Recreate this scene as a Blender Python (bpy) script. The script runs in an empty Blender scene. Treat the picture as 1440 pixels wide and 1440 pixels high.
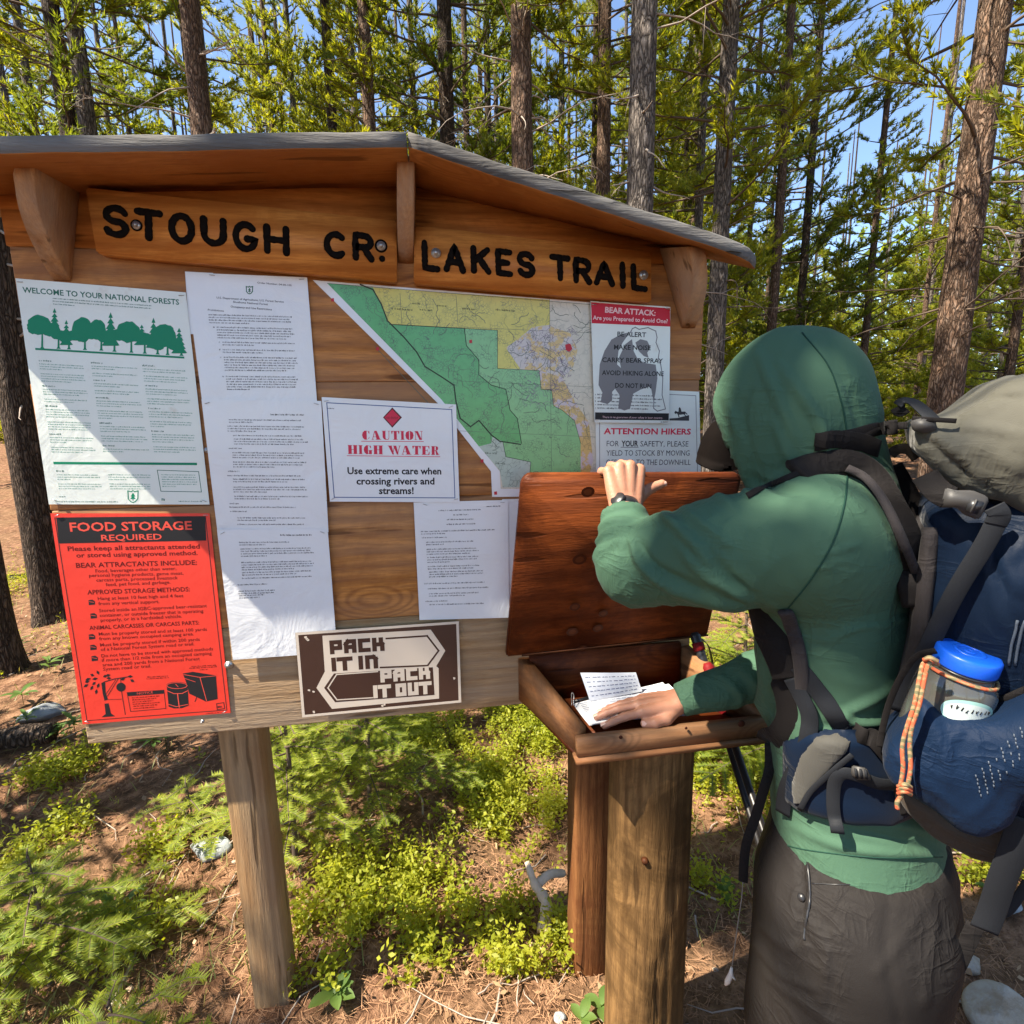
import bpy, bmesh, math, random
import numpy as np
from mathutils import Vector, Matrix
from math import radians, sin, cos, pi
random.seed(7)
RNG = np.random.default_rng(7)
SC = bpy.context.scene
COL = SC.collection

# ------------------------------------------------------------------ camera
F_PX = 759.5                                  # focal length in pixels of a 1440 px wide frame
A_PITCH, A_YAW, A_ROLL = 0.172044, -0.146711, -0.015146
CAM = np.array([0.6348, -1.1964, 1.50])
def _rot():
    cx, sx, cy, sy, cz, sz = cos(A_PITCH), sin(A_PITCH), cos(A_YAW), sin(A_YAW), cos(A_ROLL), sin(A_ROLL)
    Rx = np.array([[1, 0, 0], [0, cx, -sx], [0, sx, cx]])
    Ry = np.array([[cy, 0, sy], [0, 1, 0], [-sy, 0, cy]])
    Rz = np.array([[cz, -sz, 0], [sz, cz, 0], [0, 0, 1]])
    return Rz @ Rx @ Ry
RC = _rot()
def _w(d): return np.array([d[0], d[2], -d[1]])
def ray(u, v): return _w(RC.T @ np.array([(u - 720) / F_PX, (v - 720) / F_PX, 1.0]))
def wy(u, v, y=0.0): d = ray(u, v); return CAM + d * (y - CAM[1]) / d[1]     # photo point -> point on the plane Y = y
def wz(u, v, z=0.0): d = ray(u, v); return CAM + d * (z - CAM[2]) / d[2]     # ... on the height Z = z
def wd(u, v, dep): return CAM + ray(u, v) * dep                               # ... at that distance in front
cam_d = bpy.data.cameras.new('camera'); cam = bpy.data.objects.new('camera', cam_d); COL.objects.link(cam)
cam_d.sensor_width = 36; cam_d.lens = F_PX / 1440 * 36; cam_d.clip_start = 0.05; cam_d.clip_end = 2000
_r, _u, _f = _w(RC.T @ [1, 0, 0]), _w(RC.T @ [0, -1, 0]), _w(RC.T @ [0, 0, 1])
cam.matrix_world = Matrix(((_r[0], _u[0], -_f[0], CAM[0]), (_r[1], _u[1], -_f[1], CAM[1]), (_r[2], _u[2], -_f[2], CAM[2]), (0, 0, 0, 1)))
SC.camera = cam

# ------------------------------------------------------------------ sky, sun, exposure
S = np.array([-0.59, -0.15, 0.79]); S /= np.linalg.norm(S)
w = bpy.data.worlds.new("World"); SC.world = w; w.use_nodes = True
nt = w.node_tree; nt.nodes.clear()
sky = nt.nodes.new('ShaderNodeTexSky'); sky.sky_type = 'NISHITA'; sky.sun_disc = False
sky.sun_elevation = math.asin(S[2]); sky.sun_rotation = math.atan2(S[0], S[1]); sky.altitude = 2500
sky.air_density = 1.0; sky.dust_density = 1.6; sky.ozone_density = 1.2
bg = nt.nodes.new('ShaderNodeBackground'); bg.inputs[1].default_value = 0.12
wo = nt.nodes.new('ShaderNodeOutputWorld')
nt.links.new(sky.outputs[0], bg.inputs[0]); nt.links.new(bg.outputs[0], wo.inputs[0])
sd = bpy.data.lights.new('sun', 'SUN'); sd.energy = 5.0; sd.angle = radians(0.53); sd.color = (1, 0.90, 0.74)
so = bpy.data.objects.new('sun', sd); COL.objects.link(so)
so.rotation_euler = Vector(-S).to_track_quat('-Z', 'Y').to_euler()
SC.view_settings.view_transform = 'Standard'; SC.view_settings.look = 'None'
SC.view_settings.exposure = 1.65; SC.view_settings.gamma = 1; SC.view_settings.use_curve_mapping = False
SC.render.engine = 'CYCLES'
SC.cycles.max_bounces = 5; SC.cycles.diffuse_bounces = 3; SC.cycles.transmission_bounces = 6; SC.cycles.transparent_max_bounces = 6

# ------------------------------------------------------------------ mesh helpers
def mesh(name, V, Fs, smooth=False):
    """V (n,3); Fs = list of (k,3) or (k,4) arrays or lists of polygons"""
    me = bpy.data.meshes.new(name)
    V = np.asarray(V, dtype=np.float32).reshape(-1, 3)
    if isinstance(Fs, np.ndarray): Fs = [Fs]
    loops, starts, tot = [], [], 0
    for Fa in Fs:
        if isinstance(Fa, np.ndarray):
            k = Fa.shape[1]; loops.append(Fa.reshape(-1)); starts.append(tot + np.arange(len(Fa)) * k); tot += Fa.size
        else:
            loops.append(np.array(Fa)); starts.append(np.array([tot])); tot += len(Fa)
    loops = np.concatenate(loops).astype(np.int32); starts = np.concatenate(starts).astype(np.int32)
    me.vertices.add(len(V)); me.vertices.foreach_set('co', V.ravel())
    me.loops.add(len(loops)); me.loops.foreach_set('vertex_index', loops)
    me.polygons.add(len(starts)); me.polygons.foreach_set('loop_start', starts)
    if smooth: me.polygons.foreach_set('use_smooth', np.ones(len(starts), dtype=bool))
    me.update(calc_edges=True); me.validate()
    return me
def link(name, me, mat=None, parent=None, **kw):
    o = bpy.data.objects.new(name, me); COL.objects.link(o)
    if mat is not None and me is not None and not me.materials:
        for m in (mat if isinstance(mat, (list, tuple)) else [mat]): me.materials.append(m)
    if parent is not None:
        o.parent = parent
        o.matrix_parent_inverse = parent_mat(parent).inverted()
    for k, v in kw.items(): o[k] = v
    return o
def parent_mat(p):
    M = Matrix.LocRotScale(p.location, p.rotation_euler, p.scale)
    return parent_mat(p.parent) @ p.matrix_parent_inverse @ M if p.parent else M
def thing(name, label, cat, loc=(0, 0, 0), rz=0.0, group=None):
    o = bpy.data.objects.new(name, None); COL.objects.link(o)
    o.location = Vector([float(c) for c in loc]); o.rotation_euler = (0, 0, rz); o['label'] = label; o['category'] = cat
    o.empty_display_size = 0.1
    if group: o['group'] = group
    return o
def tag(o, label, cat, group=None):
    o['label'] = label; o['category'] = cat
    if group: o['group'] = group
    return o
def copy_tree(o, parent=None):
    c = o.copy(); COL.objects.link(c)
    if parent is not None: c.parent = parent
    for ch in list(o.children): copy_tree(ch, c)
    return c
class B:
    """collects geometry for one mesh"""
    def __init__(s): s.V, s.F, s.n = [], [], 0
    def add(s, V, F):
        V = np.asarray(V, float).reshape(-1, 3); s.V.append(V)
        for Fa in (F if isinstance(F, list) else [F]):
            s.F.append(Fa + s.n if isinstance(Fa, np.ndarray) else [i + s.n for i in Fa])
        s.n += len(V); return s
    def box(s, c, d, M=None, bev=0.0):
        c = np.array(c, float); h = np.array(d, float) / 2
        bm = bmesh.new(); bmesh.ops.create_cube(bm, size=1)
        for v in bm.verts: v.co = Vector([v.co[i] * d[i] for i in range(3)])
        if bev > 0: bmesh.ops.bevel(bm, geom=list(bm.edges), offset=bev, segments=2, affect='EDGES', profile=0.6)
        V = np.array([v.co[:] for v in bm.verts]); F = [[v.index for v in f.verts] for f in bm.faces]; bm.free()
        if M is not None: V = V @ np.array(M).T
        return s.add(V + c, F)
    def hexa(s, P8):      # 8 corners: bottom 4 ccw, top 4 ccw
        return s.add(P8, np.array([[0, 3, 2, 1], [4, 5, 6, 7], [0, 1, 5, 4], [1, 2, 6, 5], [2, 3, 7, 6], [3, 0, 4, 7]]))
    def tube(s, P, R, n=12, cap=True, flat=None, up=None):
        V, F = loft_tube(P, R, n, cap, flat, up); return s.add(V, F)
    def build(s, name, mat=None, parent=None, smooth=False, **kw):
        return link(name, mesh(name, np.concatenate(s.V), s.F, smooth), mat, parent, **kw)
def spline(P, k=8):
    """Catmull-Rom through the rows of P (any number of columns)"""
    P = np.asarray(P, float); n = len(P)
    if n < 3:
        t = np.linspace(0, 1, k + 1)[:, None]; return P[0] * (1 - t) + P[-1] * t
    Q = np.vstack([2 * P[0] - P[1], P, 2 * P[-1] - P[-2]]); out = []
    for i in range(n - 1):
        a, b, c, d = Q[i:i + 4]
        for t in np.linspace(0, 1, k, endpoint=False):
            out.append(0.5 * ((2 * b) + (c - a) * t + (2 * a - 5 * b + 4 * c - d) * t * t + (3 * b - a - 3 * c + d) * t ** 3))
    out.append(P[-1]); return np.array(out)
def frames(P, up=None):
    T = np.gradient(P, axis=0); T /= np.linalg.norm(T, axis=1)[:, None] + 1e-12
    N = np.zeros_like(P)
    u = np.array(up if up is not None else ([0, 0, 1] if abs(T[0][2]) < .9 else [1, 0, 0]), float)
    for i in range(len(P)):
        if up is not None: u = np.array(up, float)
        n_ = u - T[i] * (u @ T[i])
        if np.linalg.norm(n_) < 1e-6: n_ = np.cross(T[i], [0.3, 0.5, 0.8])
        n_ /= np.linalg.norm(n_); N[i] = n_; u = n_
    return T, N, np.cross(T, N)
def loft_tube(P, R, n=12, cap=True, flat=None, up=None):
    """R scalar / per point; flat=(a,b) multiplies the N and B half axes (per point arrays allowed)"""
    P = np.asarray(P, float); m = len(P); R = np.ones(m) * np.asarray(R, float)
    T, N, Bn = frames(P, up); a = np.linspace(0, 2 * pi, n, endpoint=False)
    fa, fb = (np.ones(m), np.ones(m)) if flat is None else (np.ones(m) * flat[0], np.ones(m) * flat[1])
    V = (P[:, None] + (R * fa)[:, None, None] * np.cos(a)[None, :, None] * N[:, None] + (R * fb)[:, None, None] * np.sin(a)[None, :, None] * Bn[:, None]).reshape(-1, 3)
    i, j = np.meshgrid(np.arange(m - 1), np.arange(n), indexing='ij'); k = (j + 1) % n
    Fq = np.stack([i * n + j, (i + 1) * n + j, (i + 1) * n + k, i * n + k], -1).reshape(-1, 4)
    # orient outward: N x B = T
    Fq = Fq[:, ::-1]
    F = [Fq]
    if cap: F += [list(range(n))[::-1], list(range((m - 1) * n, m * n))]
    return V, F
def ribbon(P, w, th, up, wdir=None):
    """flat webbing strap: P centreline, w width, th thickness, up = outward normal (one or per point)"""
    P = np.asarray(P, float); m = len(P)
    T = np.gradient(P, axis=0); T /= np.linalg.norm(T, axis=1)[:, None] + 1e-12
    U = np.ones((m, 3)) * np.asarray(up, float); W = np.cross(T, U); W /= np.linalg.norm(W, axis=1)[:, None]
    U = np.cross(W, T); w = (np.ones(m) * np.asarray(w, float))[:, None] / 2
    b = th * .35
    prof = [(-1, -1, b), (-1, 1, -b), (1, 1, -b), (1, -1, b)]
    rows = [P - W * w - U * (th / 2 - b), P - W * w + U * (th / 2 - b), P - W * (w - b) + U * th / 2, P + W * (w - b) + U * th / 2,
            P + W * w + U * (th / 2 - b), P + W * w - U * (th / 2 - b), P + W * (w - b) - U * th / 2, P - W * (w - b) - U * th / 2]
    n = 8; V = np.stack(rows, 1).reshape(-1, 3)
    i, j = np.meshgrid(np.arange(m - 1), np.arange(n), indexing='ij'); k = (j + 1) % n
    Fq = np.stack([i * n + j, (i + 1) * n + j, (i + 1) * n + k, i * n + k], -1).reshape(-1, 4)
    return V, [Fq, list(range(n)), list(range((m - 1) * n, m * n))[::-1]]
def extrude_poly(P2, th, frame):
    """P2 (n,2) outline, frame = (origin, ex, ey, ez): solid of thickness th along ez"""
    o, ex, ey, ez = [np.array(a, float) for a in frame]; P2 = np.asarray(P2, float); n = len(P2)
    A = o + P2[:, :1] * ex + P2[:, 1:] * ey; V = np.vstack([A, A + ez * th])
    i = np.arange(n); j = (i + 1) % n
    return V, [list(range(n))[::-1], list(range(n, 2 * n)), np.stack([i, j, j + n, i + n], 1)]
def wobble(P, f=3.0, seed=0):
    """cheap smooth 3D noise in -1..1"""
    r = np.random.default_rng(seed); P = np.asarray(P, float); s = np.zeros(P.shape[0]); a = 0
    for o in range(3):
        for _ in range(4):
            d = r.normal(size=3); d /= np.linalg.norm(d); ff = f * 2 ** o * r.uniform(.7, 1.3)
            s += np.sin(P @ d * ff + r.uniform(0, 6.28)) / 2 ** o; a += .5 / 2 ** o
    return s / a / 2
def ramp_pts(v, xs, ys): return np.interp(v, xs, ys)

# ------------------------------------------------------------------ material helpers
class M:
    def __init__(s, name, rough=.7, spec=.4):
        s.m = bpy.data.materials.new(name); s.m.use_nodes = True; s.t = s.m.node_tree
        s.b = s.t.nodes['Principled BSDF']; s.out = s.t.nodes['Material Output']
        s.b.inputs['Roughness'].default_value = rough; s.b.inputs['Specular IOR Level'].default_value = spec
        s.tc = s.t.nodes.new('ShaderNodeTexCoord')
    def n(s, t, **kw):
        x = s.t.nodes.new('ShaderNode' + t)
        for k, v in kw.items():
            if hasattr(x, k) and k not in ('inputs',): setattr(x, k, v)
        return x
    def l(s, a, b): s.t.links.new(a, b)
    def map(s, scale=(1, 1, 1), rot=(0, 0, 0), rnd=True, coord='Object'):
        mp = s.n('Mapping'); mp.inputs['Scale'].default_value = scale; mp.inputs['Rotation'].default_value = rot
        s.l(s.tc.outputs[coord], mp.inputs[0])
        if rnd:
            oi = s.n('ObjectInfo'); mu = s.n('Math', operation='MULTIPLY'); mu.inputs[1].default_value = 37.0
            s.l(oi.outputs['Random'], mu.inputs[0]); s.l(mu.outputs[0], mp.inputs['Location'])
        return mp.outputs[0]
    def noise(s, vec, scale, detail=4, rough=.55, dist=0.0):
        x = s.n('TexNoise'); x.inputs['Scale'].default_value = scale; x.inputs['Detail'].default_value = detail
        x.inputs['Roughness'].default_value = rough; x.inputs['Distortion'].default_value = dist
        if vec is not None: s.l(vec, x.inputs['Vector'])
        return x.outputs['Fac']
    def ramp(s, fac, stops, interp='LINEAR'):
        x = s.n('ValToRGB'); cr = x.color_ramp; cr.interpolation = interp
        while len(cr.elements) < len(stops): cr.elements.new(.5)
        for e, (p, c) in zip(cr.elements, stops):
            e.position = p; e.color = (c, c, c, 1) if isinstance(c, (int, float)) else (*c, 1)
        s.l(fac, x.inputs[0]); return x.outputs[0]
    def mix(s, fac, a, b, mode='MIX'):
        x = s.n('Mix', data_type='RGBA', blend_type=mode)
        for sock, v in ((x.inputs[0], fac), (x.inputs[6], a), (x.inputs[7], b)):
            if isinstance(v, (int, float)): sock.default_value = v
            elif isinstance(v, tuple): sock.default_value = (*v, 1) if len(v) == 3 else v
            else: s.l(v, sock)
        return x.outputs[2]
    def math(s, op, a, b=0.0):
        x = s.n('Math', operation=op)
        for i, v in enumerate((a, b)):
            if isinstance(v, (int, float)): x.inputs[i].default_value = v
            else: s.l(v, x.inputs[i])
        return x.outputs[0]
    def color(s, c):
        if isinstance(c, tuple): s.b.inputs['Base Color'].default_value = (*c, 1)
        else: s.l(c, s.b.inputs['Base Color'])
        return s
    def rough(s, r): s.l(r, s.b.inputs['Roughness']); return s
    def bump(s, h, strength=.3, dist=.01):
        x = s.n('Bump'); x.inputs['Strength'].default_value = strength; x.inputs['Distance'].default_value = dist
        s.l(h, x.inputs['Height']); s.l(x.outputs[0], s.b.inputs['Normal']); return s
    def set(s, **kw):
        for k, v in kw.items(): s.b.inputs[k.replace('_', ' ')].default_value = v
        return s
def flat(name, c, rough=.6, spec=.15, var=.15, scale=30, bump=0.0):
    m = M(name, rough, spec); f = m.noise(m.map(rnd=False), scale)
    m.color(m.mix(f, tuple(x * (1 - var) for x in c), tuple(min(1, x * (1 + var)) for x in c)))
    if bump: m.bump(f, bump, .002)
    return m.m
def wood(name, base, dark, stain=None, axis=0, rough=.45, stain_amt=.5, grey=None, grey_amt=0.0, bump=.25, ring=9.0, coat=0.0):
    """grain runs along `axis`; long streaks, distorted growth rings, knots and blotches of stain"""
    m = M(name, rough, .12); sc = [1.0, 1.0, 1.0]; sc[axis] = .085; v = m.map(tuple(sc))
    vo = m.map((1, 1, 1))
    knots = m.n('TexVoronoi'); knots.inputs['Scale'].default_value = 4.2; ks = [1, 1, 1]; ks[axis] = .45
    m.l(m.map(tuple(ks)), knots.inputs['Vector'])
    kd = m.ramp(knots.outputs['Distance'], [(0.0, 1.0), (.07, .55), (.22, 0.0)])
    warp = m.noise(v, 5.5, 3, .5)
    rings = m.n('TexWave'); rings.wave_type = 'BANDS'; rings.bands_direction = 'Z' if axis != 2 else 'X'
    rings.inputs['Scale'].default_value = ring; rings.inputs['Distortion'].default_value = 5.5; rings.inputs['Detail'].default_value = 3
    rings.inputs['Detail Scale'].default_value = .8
    va = m.n('VectorMath', operation='ADD'); kc = m.n('VectorMath', operation='SCALE'); kc.inputs[0].default_value = (.0, .3, .3)
    m.l(kd, kc.inputs['Scale']); m.l(v, va.inputs[0]); m.l(kc.outputs[0], va.inputs[1]); m.l(va.outputs[0], rings.inputs['Vector'])
    fine = m.noise(v, 170, 3, .7); ring_f = m.ramp(rings.outputs['Fac'], [(0, 0), (.45, .25), (.8, .75), (1, 1)])
    c = m.mix(m.math('MULTIPLY', ring_f, .9), base, tuple(a * .45 + b * .55 for a, b in zip(base, dark)))
    c = m.mix(m.math('MULTIPLY', m.ramp(fine, [(.38, 0), (.66, 1)]), .5), c, dark)
    if stain:
        bl = m.noise(vo, 4.5, 7, .68, .8); c = m.mix(m.math('MULTIPLY', m.ramp(bl, [(.44, 0), (.58, 1)]), stain_amt), c, stain)
    if grey:
        g = m.noise(v, 9, 6, .7); c = m.mix(m.math('MULTIPLY', m.ramp(g, [(.35, 0), (.6, 1)]), grey_amt), c, grey)
    ck = m.ramp(m.noise(v, 42, 2, .4), [(.66, 0), (.70, 1)]); c = m.mix(m.math('MULTIPLY', ck, .6), c, tuple(x * .4 for x in dark))
    c = m.mix(m.math('MULTIPLY', m.ramp(knots.outputs['Distance'], [(0, 1), (.05, .85), (.09, 0)]), .8), c, tuple(x * .35 for x in dark))
    m.color(c)
    m.rough(m.ramp(m.noise(vo, 12), [(.3, rough - .12), (.7, rough + .2)]))
    m.bump(m.math('ADD', m.math('MULTIPLY', fine, 1.0), m.math('SUBTRACT', m.math('MULTIPLY', ring_f, .12), ck)), bump, .003)
    if coat: m.set(Coat_Weight=coat, Coat_Roughness=.25)
    return m.m
MT = {}
MT['plank'] = wood('board_wood', (.58, .245, .06), (.13, .038, .012), (.24, .08, .02), rough=.5, grey=(.36, .25, .17), grey_amt=.35)
MT['plank_low'] = wood('weathered_board_wood', (.44, .275, .13), (.14, .075, .035), (.27, .14, .05), rough=.75, grey=(.40, .32, .23), grey_amt=.6, bump=.8, ring=14)
MT['gable'] = wood('gable_wood', (.55, .20, .045), (.17, .05, .012), (.32, .10, .018), rough=.45)
MT['name'] = wood('name_board_wood', (.66, .27, .06), (.24, .065, .013), (.40, .12, .02), rough=.42, coat=.1, stain_amt=.45)
MT['soffit'] = wood('roof_board_wood', (.43, .175, .05), (.22, .08, .022), (.3, .1, .025), rough=.5)
MT['rooftop'] = wood('roof_edge_wood', (.12, .112, .105), (.03, .028, .027), (.065, .06, .055), rough=.9, grey=(.24, .235, .23), grey_amt=.5, bump=1.0)
MT['bracket'] = wood('bracket_wood', (.44, .205, .07), (.15, .055, .02), (.25, .1, .03), axis=2, rough=.6, grey=(.5, .4, .3), grey_amt=.45, bump=.6)
MT['post'] = wood('post_wood', (.36, .215, .095), (.13, .07, .03), (.22, .10, .035), axis=2, rough=.75, bump=.6, ring=14, grey=(.30, .24, .16), grey_amt=.45)
MT['redpost'] = wood('red_post_wood', (.22, .095, .034), (.07, .026, .011), (.11, .038, .014), axis=2, rough=.65, ring=16, stain_amt=.7, bump=.6)
MT['log'] = wood('log_wood', (.24, .135, .052), (.055, .028, .012), (.065, .035, .013), axis=2, rough=.75, bump=.8, ring=16, stain_amt=.8)
MT['box'] = wood('box_wood', (.36, .16, .065), (.11, .038, .013), (.17, .06, .02), rough=.45, grey=(.34, .24, .15), grey_amt=.35)
MT['boxy'] = wood('box_side_wood', (.33, .135, .045), (.11, .038, .013), (.17, .06, .02), axis=1, rough=.45, grey=(.34, .24, .15), grey_amt=.35)
MT['lid'] = wood('lid_plywood', (.20, .05, .012), (.045, .010, .004), (.06, .014, .005), rough=.5, coat=.0, ring=6, stain_amt=.85, bump=.5)
MT['lidedge'] = wood('lid_edge_wood', (.085, .028, .010), (.022, .009, .005), (.035, .012, .006), rough=.5, ring=8)
MT['char'] = flat('charred_groove_paint', (.008, .006, .005), .85, .05, .4, 60)
MT['steel'] = flat('galvanised_steel', (.42, .43, .44), .35, .5, .15, 80); MT['steel'].node_tree.nodes['Principled BSDF'].inputs['Metallic'].default_value = .8
MT['black'] = flat('black_plastic', (.018, .018, .02), .35, .5)
# ================================================================== KIOSK
PXL, PXR, PZB = -0.128, 1.257, 0.815
kiosk = thing('trailhead_kiosk', 'wooden trailhead notice board with plank panel under a low gabled roof', 'notice board', (0.6, 0.02, 0))
# --- panel planks, each its own board
ZS = [PZB, 1.058, 1.330, 1.580, 1.828]
for i in range(4):
    b = B(); z0, z1 = ZS[i] + .0001, ZS[i + 1] - .0001
    b.box(((PXL + PXR) / 2 + [0, .002, -.002, .001][i], .019 + [0, .0, .001, 0][i] , (z0 + z1) / 2), (PXR - PXL - .002 * i, .036, z1 - z0), bev=.003)
    b.build('plank', MT['plank_low'] if i == 0 else MT['plank'], kiosk)
# gable boards behind the name boards (top follows the roof underside)
uL, uA, uR = wy(-30, 274), wy(572, 262), wy(930, 345)
sl = (uR[2] - uA[2]) / (uR[0] - uA[0]); zR = uA[2] + sl * (PXR - uA[0]); slL = (uL[2] - uA[2]) / (uL[0] - uA[0]); zL = uA[2] + slL * (PXL - uA[0])
for x0, x1, za, zb in ((PXL, .60, zL, uA[2]), (.603, PXR, uA[2], zR)):
    z0 = 1.8295; zm = z0 + .5 * (min(za, zb) - z0)
    V = [(x0, .001, z0), (x1, .001, z0), (x1, .037, z0), (x0, .037, z0), (x0, .001, za + .02), (x1, .001, zb + .02), (x1, .037, zb + .02), (x0, .037, za + .02)]
    B().hexa(V).build('gable_board', MT['gable'], kiosk)
# --- roof boards
YF, YB = -.17, .13
def z_soffit(x): return uA[2] + (sl if x > uA[0] else slL) * (x - uA[0])
def roof_slab(u0, v0t, v0b, u1, v1t, v1b, x0=None, x1=None):
    a, b_, c, d = wy(u0, v0t, YF), wy(u0, v0b, YF), wy(u1, v1t, YF), wy(u1, v1b, YF)
    n = 28; Vs = []
    # profile across thickness is rounded at the front edge; loft along the slope
    th = .027
    for i in range(n + 1):
        t = i / n; p = a + (c - a) * t
        if x0 is not None: p = a + (c - a) * ((x0 + (x1 - x0) * t - a[0]) / (c[0] - a[0]))
        wob = .0012 * sin(i * 1.7) + .0015 * sin(i * .6 + 1)
        ef = .0
        if x1 is not None and i == n and x1 > .7: ef = .0
        prof = [(YF + .003 + abs(wob), 0), (YF + .0005, -.003), (YF + wob, -.015), (YF + .001, -th + .0015), (YF + .0035, -th), (YB, -th), (YB, 0)]
        zs = z_soffit(p[0]); zf = p[2] - th
        for y, z in prof: Vs.append((p[0], y, p[2] + z + wob * .4 + (zs - zf) * max(0, (y - YF)) / -YF))
    V = np.array(Vs).reshape(n + 1, 7, 3)
    return V
def slab_obj(V, mats):
    n = V.shape[0] - 1; k = 7; i, j = np.meshgrid(np.arange(n), np.arange(k), indexing='ij'); jj = (j + 1) % k
    Fq = np.stack([i * k + j, (i + 1) * k + j, (i + 1) * k + jj, i * k + jj], -1).reshape(-1, 4)
    me = mesh('roof_board', V.reshape(-1, 3), [Fq, list(range(k))[::-1], list(range(n * k, n * k + k))])
    for m_ in mats: me.materials.append(m_)
    idx = np.zeros(len(me.polygons), dtype=np.int32); N = np.array([p.normal[:] for p in me.polygons])
    idx[:] = 0; idx[N[:, 2] < -.6] = 1
    me.polygons.foreach_set('material_index', idx)
    bmx = bmesh.new(); bmx.from_mesh(me); bmesh.ops.recalc_face_normals(bmx, faces=bmx.faces); bmx.to_mesh(me); bmx.free()
    N = np.array([p.normal[:] for p in me.polygons]); idx[:] = 0; idx[N[:, 2] < -.6] = 1
    me.polygons.foreach_set('material_index', idx)
    return link('roof_board', me, None, kiosk)
apx = wy(572, 183, YF)[0]
slab_obj(roof_slab(0, 190, 217, 572, 183, 210, -.34, apx - .0015), [MT['rooftop'], MT['soffit']])
Vr = roof_slab(572, 183, 210, 1075, 351, 376, apx + .0015, wy(1076, 351, YF)[0])
n_ = Vr.shape[0]
for k_ in range(3):   # worn, rounded front corner at the right end
    q = Vr[n_ - 1 - k_]; cut = [.030, .012, .004][k_]; m = q[:, 1] < 0; q[m, 1] += cut
slab_obj(Vr, [MT['rooftop'], MT['soffit']])
# --- curved brackets
def bracket(px_top, v_top, px_bot, v_bot, yt, wid):
    xt = wy(px_top, v_top, yt)[0]; bt = wy(px_bot, v_bot, 0.0); x = (xt + bt[0]) / 2
    ztop = wy(px_top, v_top, yt)[2]; zb = bt[2]
    P = [(0, ztop + .03), (yt, ztop + .0), (yt - .004, ztop - .02)]
    for t in np.linspace(0, 1, 10)[1:]:
        P.append((yt * (1 - t ** 1.9), ztop - .02 - (ztop - .02 - zb) * t))
    P = [(y - (.0 if y else .0), z) for y, z in P]
    V, F = extrude_poly(P, wid, ((x - wid / 2, 0, 0), (0, 1, 0), (0, 0, 1), (1, 0, 0)))
    dx = (xt - bt[0]); V[:, 0] += dx * ((V[:, 2] - zb) / (ztop - zb) - .5)
    me = mesh('bracket', V, F); bm = bmesh.new(); bm.from_mesh(me); bmesh.ops.recalc_face_normals(bm, faces=bm.faces)
    bmesh.ops.bevel(bm, geom=[e for e in bm.edges if e.calc_face_angle(0) > .6], offset=.0015, segments=1, affect='EDGES'); bm.to_mesh(me); bm.free()
    return link('bracket', me, MT['bracket'], kiosk)
bracket(36, 228, 88, 396, -.115, .031)
bracket(571, 219, 571, 371, -.115, .031)
bracket(978, 347, 968, 462, -.115, .033)
# --- posts
def post(name, x0, x1, y0, y1, z0, z1, mat, lab=None, lean=0.0, seed=0):
    n = 60; b = B(); prof = []
    c = .0028
    pr = [(x0 + c, y0), (x1 - c, y0), (x1, y0 + c), (x1, y1 - c), (x1 - c, y1), (x0 + c, y1), (x0, y1 - c), (x0, y0 + c)]
    V = []
    for i in range(n + 1):
        z = z0 + (z1 - z0) * i / n
        for k, (x, y) in enumerate(pr):
            wv = wobble(np.array([[x, y, z * .7]]), 9, seed)[0] * .0018
            V.append((x + lean * (z - z1) + (wv if x < (x0 + x1) / 2 else -wv), y + wv, z))
    i, j = np.meshgrid(np.arange(n), np.arange(8), indexing='ij'); k = (j + 1) % 8
    Fq = np.stack([i * 8 + j, i * 8 + k, (i + 1) * 8 + k, (i + 1) * 8 + j], -1).reshape(-1, 4)
    b.add(V, [Fq, list(range(8))[::-1], list(range(n * 8, n * 8 + 8))])
    o = b.build(name, mat, kiosk)
    if lab: o['label'] = lab
    return o
post('post', .108, .194, .042, .128, -.25, 1.75, MT['post'], lean=-.012, seed=1)
post('post', .979, 1.082, .042, .137, -.25, 1.75, MT['redpost'], 'reddish brown square post at the right end', seed=2)
# bolts through the panel into the posts
def bolt(u, v, y, r=.0095, parent=None, name='bolt'):
    p = wy(u, v, y); b = B()
    b.tube([(p[0], y + .001, p[2]), (p[0], y - .0022, p[2])], [r, r], 20)
    b.tube([(p[0], y - .002, p[2]), (p[0], y - .0075, p[2])], [r * .55, r * .5], 6)
    return b.build(name, MT['steel'], parent)
bolt(322, 935, 0, .009, kiosk); bolt(292, 633, 0, .006, kiosk, 'screw'); bolt(285, 1014, -.004, .004, kiosk, 'screw')
# --- name boards
def board_from_px(C4, y0, th, mat, parent, name, bev=.003):
    """C4 = TL TR BR BL in photo pixels on the plane y0 (front face)"""
    Q = [wy(u, v, y0) for u, v in C4]; TL, TR, BR, BL = Q; d = np.array([0, th, 0])
    V = [BL, BR, BR + d, BL + d, TL, TR, TR + d, TL + d]
    me = mesh(name, np.array(V), np.array([[0, 3, 2, 1], [4, 5, 6, 7], [0, 1, 5, 4], [1, 2, 6, 5], [2, 3, 7, 6], [3, 0, 4, 7]]))
    if bev:
        bm = bmesh.new(); bm.from_mesh(me); bmesh.ops.bevel(bm, geom=list(bm.edges), offset=bev, segments=2, affect='EDGES'); bm.to_mesh(me); bm.free()
    return link(name, me, mat, parent)
YN = -.038
arc = lambda cx, cy, rx, ry, a0, a1, n=10: [(cx + rx * cos(radians(a)), cy + ry * sin(radians(a))) for a in np.linspace(a0, a1, n)]
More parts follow.
